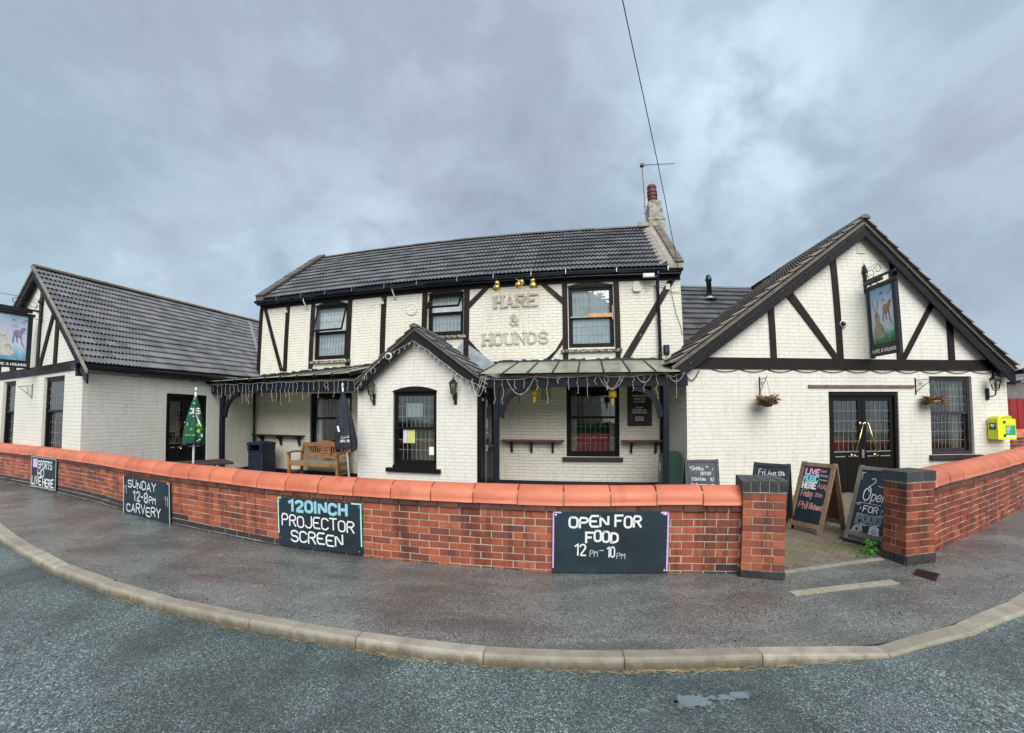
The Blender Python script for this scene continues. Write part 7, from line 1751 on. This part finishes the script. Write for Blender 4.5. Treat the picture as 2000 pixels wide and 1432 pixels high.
def house(label, M_, W, D_, he, hr, wins, wall='far_brick', roof='far_red_tile', gable_front=True, chim=None):
    th = thing('brick_house', label, 'house', M_, 'brick houses around the pub')
    g = G(); wall_cells(g, 0, W, 0, he, [(a, b, c, d) for a, b, c, d in wins], depth=.1)
    for q in (((W, 0, 0), (W, D_, 0), (W, D_, he), (W, 0, he)), ((W, D_, 0), (0, D_, 0), (0, D_, he), (W, D_, he)), ((0, D_, 0), (0, 0, 0), (0, 0, he), (0, D_, he))): g.quad(*q)
    if gable_front: g.add([(0, 0, he), (W, 0, he), (W / 2, 0, hr)], [(0, 1, 2)]); g.add([(0, D_, he), (W, D_, he), (W / 2, D_, hr)], [(2, 1, 0)])
    else: g.add([(0, 0, he), (0, D_, he), (0, D_ / 2, hr)], [(2, 1, 0)]); g.add([(W, 0, he), (W, D_, he), (W, D_ / 2, hr)], [(0, 1, 2)])
    link('wall', g, wall, th, M_); g = G(); o = .25
    if gable_front:
        for s_ in (0, 1):
            e, r_ = (-o, W / 2) if s_ == 0 else (W + o, W / 2); k = o * (hr - he) / (W / 2)
            g.add([(e, -o, he - k), (r_, -o, hr + .02), (r_, D_ + o, hr + .02), (e, D_ + o, he - k), (e, -o, he - k + .12), (r_, -o, hr + .15), (r_, D_ + o, hr + .15), (e, D_ + o, he - k + .12)], [(0, 1, 2, 3), (4, 5, 6, 7), (0, 1, 5, 4), (0, 3, 7, 4), (2, 3, 7, 6)])
    else:
        for s_ in (0, 1):
            e = -o if s_ == 0 else D_ + o; k = o * (hr - he) / (D_ / 2)
            g.add([(-o, e, he - k), (-o, D_ / 2, hr), (W + o, D_ / 2, hr), (W + o, e, he - k), (-o, e, he - k + .12), (-o, D_ / 2, hr + .13), (W + o, D_ / 2, hr + .13), (W + o, e, he - k + .12)], [(0, 1, 2, 3), (4, 5, 6, 7), (0, 1, 5, 4), (2, 3, 7, 6), (0, 3, 7, 4)])
    rf = link('roof', g, roof, th, M_)
    if gable_front:
        g = G()
        for s_ in (0, 1):
            e = -o if s_ == 0 else W + o; k = o * (hr - he) / (W / 2); g.prism([(e, he - k - .12), (W / 2, hr - .12), (W / 2, hr + .14), (e, he - k + .14)], -o - .03, -o); 
        link('bargeboard', g, 'far_white', th, M_)
    if chim: g = G(); a, b, c, d = chim; g.box(a, b, D_ / 2 - .3, D_ / 2 + .3, c, d); link('chimney', g, wall, rf, M_)
    for a, b, c, d in wins:
        g = G(); t = .06; y = .05
        g.box(a, a + t, y, y + .05, c, d); g.box(b - t, b, y, y + .05, c, d); g.box(a + t, b - t, y, y + .05, d - t, d); g.box(a + t, b - t, y, y + .05, c, c + t); g.box((a + b) / 2 - .03, (a + b) / 2 + .03, y, y + .05, c + t, d - t); w_ = link('window', g, 'far_white', th, M_)
        g = G(); g.quad((a, .09, c), (b, .09, c), (b, .09, d), (a, .09, d)); link('pane', g, 'dark_glass', w_, M_)
    return th
def at_az(az, rho): return rho * math.sin(R(az)), rho * math.cos(R(az))
x, y = at_az(57.25, 27); house('tall brown brick house rising at the right edge of the view', TR(x, y, 0, R(-50)), 8, 8, 3.75, 5.6, [(1.2, 2.4, 1.0, 2.2)])
x, y = at_az(56.45, 31); house('brown brick gabled house low beyond the right wing', TR(x, y, 0, R(-50)), 3.4, 6, 1.7, 3.3, [(1.6, 2.4, .6, 1.4)], roof='iron_grey')
# across the road, seen only as reflections in the windows
random.seed(15)
house('red brick house with white windows across the road', TR(9, -11, -.1, R(180)), 8, 8, 5.0, 7.5, [(1, 2.6, .9, 2.2), (5, 6.6, .9, 2.2), (1, 2.6, 3.2, 4.4), (5, 6.6, 3.2, 4.4)], wall='far_brick', gable_front=False, chim=(1, 1.6, 6.8, 8.4))
house('pale rendered house with white windows across the road', TR(-3, -13, -.1, R(180)), 8, 8, 5.0, 7.4, [(1, 2.6, .9, 2.2), (5, 6.6, .9, 2.2), (1, 2.6, 3.2, 4.4), (5, 6.6, 3.2, 4.4)], wall='chimney_paint', gable_front=False)
th = thing('hedge', 'clipped green hedge across the road', 'hedge', TR(0, -6.5, -.1)); g = G()
for k in range(5200):
    x, y, z = random.uniform(-14, 14), -6.5 + random.uniform(-.4, .4), random.uniform(-.1, 1.35); 
    if abs(y + 6.5) < .3 and z < 1.25 and random.random() < .8: y = -6.5 + .38
    d = Vector((random.gauss(0, 1), random.gauss(.6, 1), random.gauss(.4, 1))).normalized(); s_ = d.orthogonal().normalized() * .05; t_ = d.cross(s_).normalized() * .07; p = Vector((x, y, z)); g.add([p - s_, p + t_, p + s_, p - t_], [(0, 1, 2, 3)])
g.box(-14, 14, -6.8, -6.2, -.1, 1.2); link('foliage', g, 'hedge_leaf', th, I4)
g = G(); g.slab([(-30, -40), (30, -40), (30, -4.6), (-30, -4.6)], -.12, -.02); link('lawn', g, 'hedge_leaf', kind='structure')
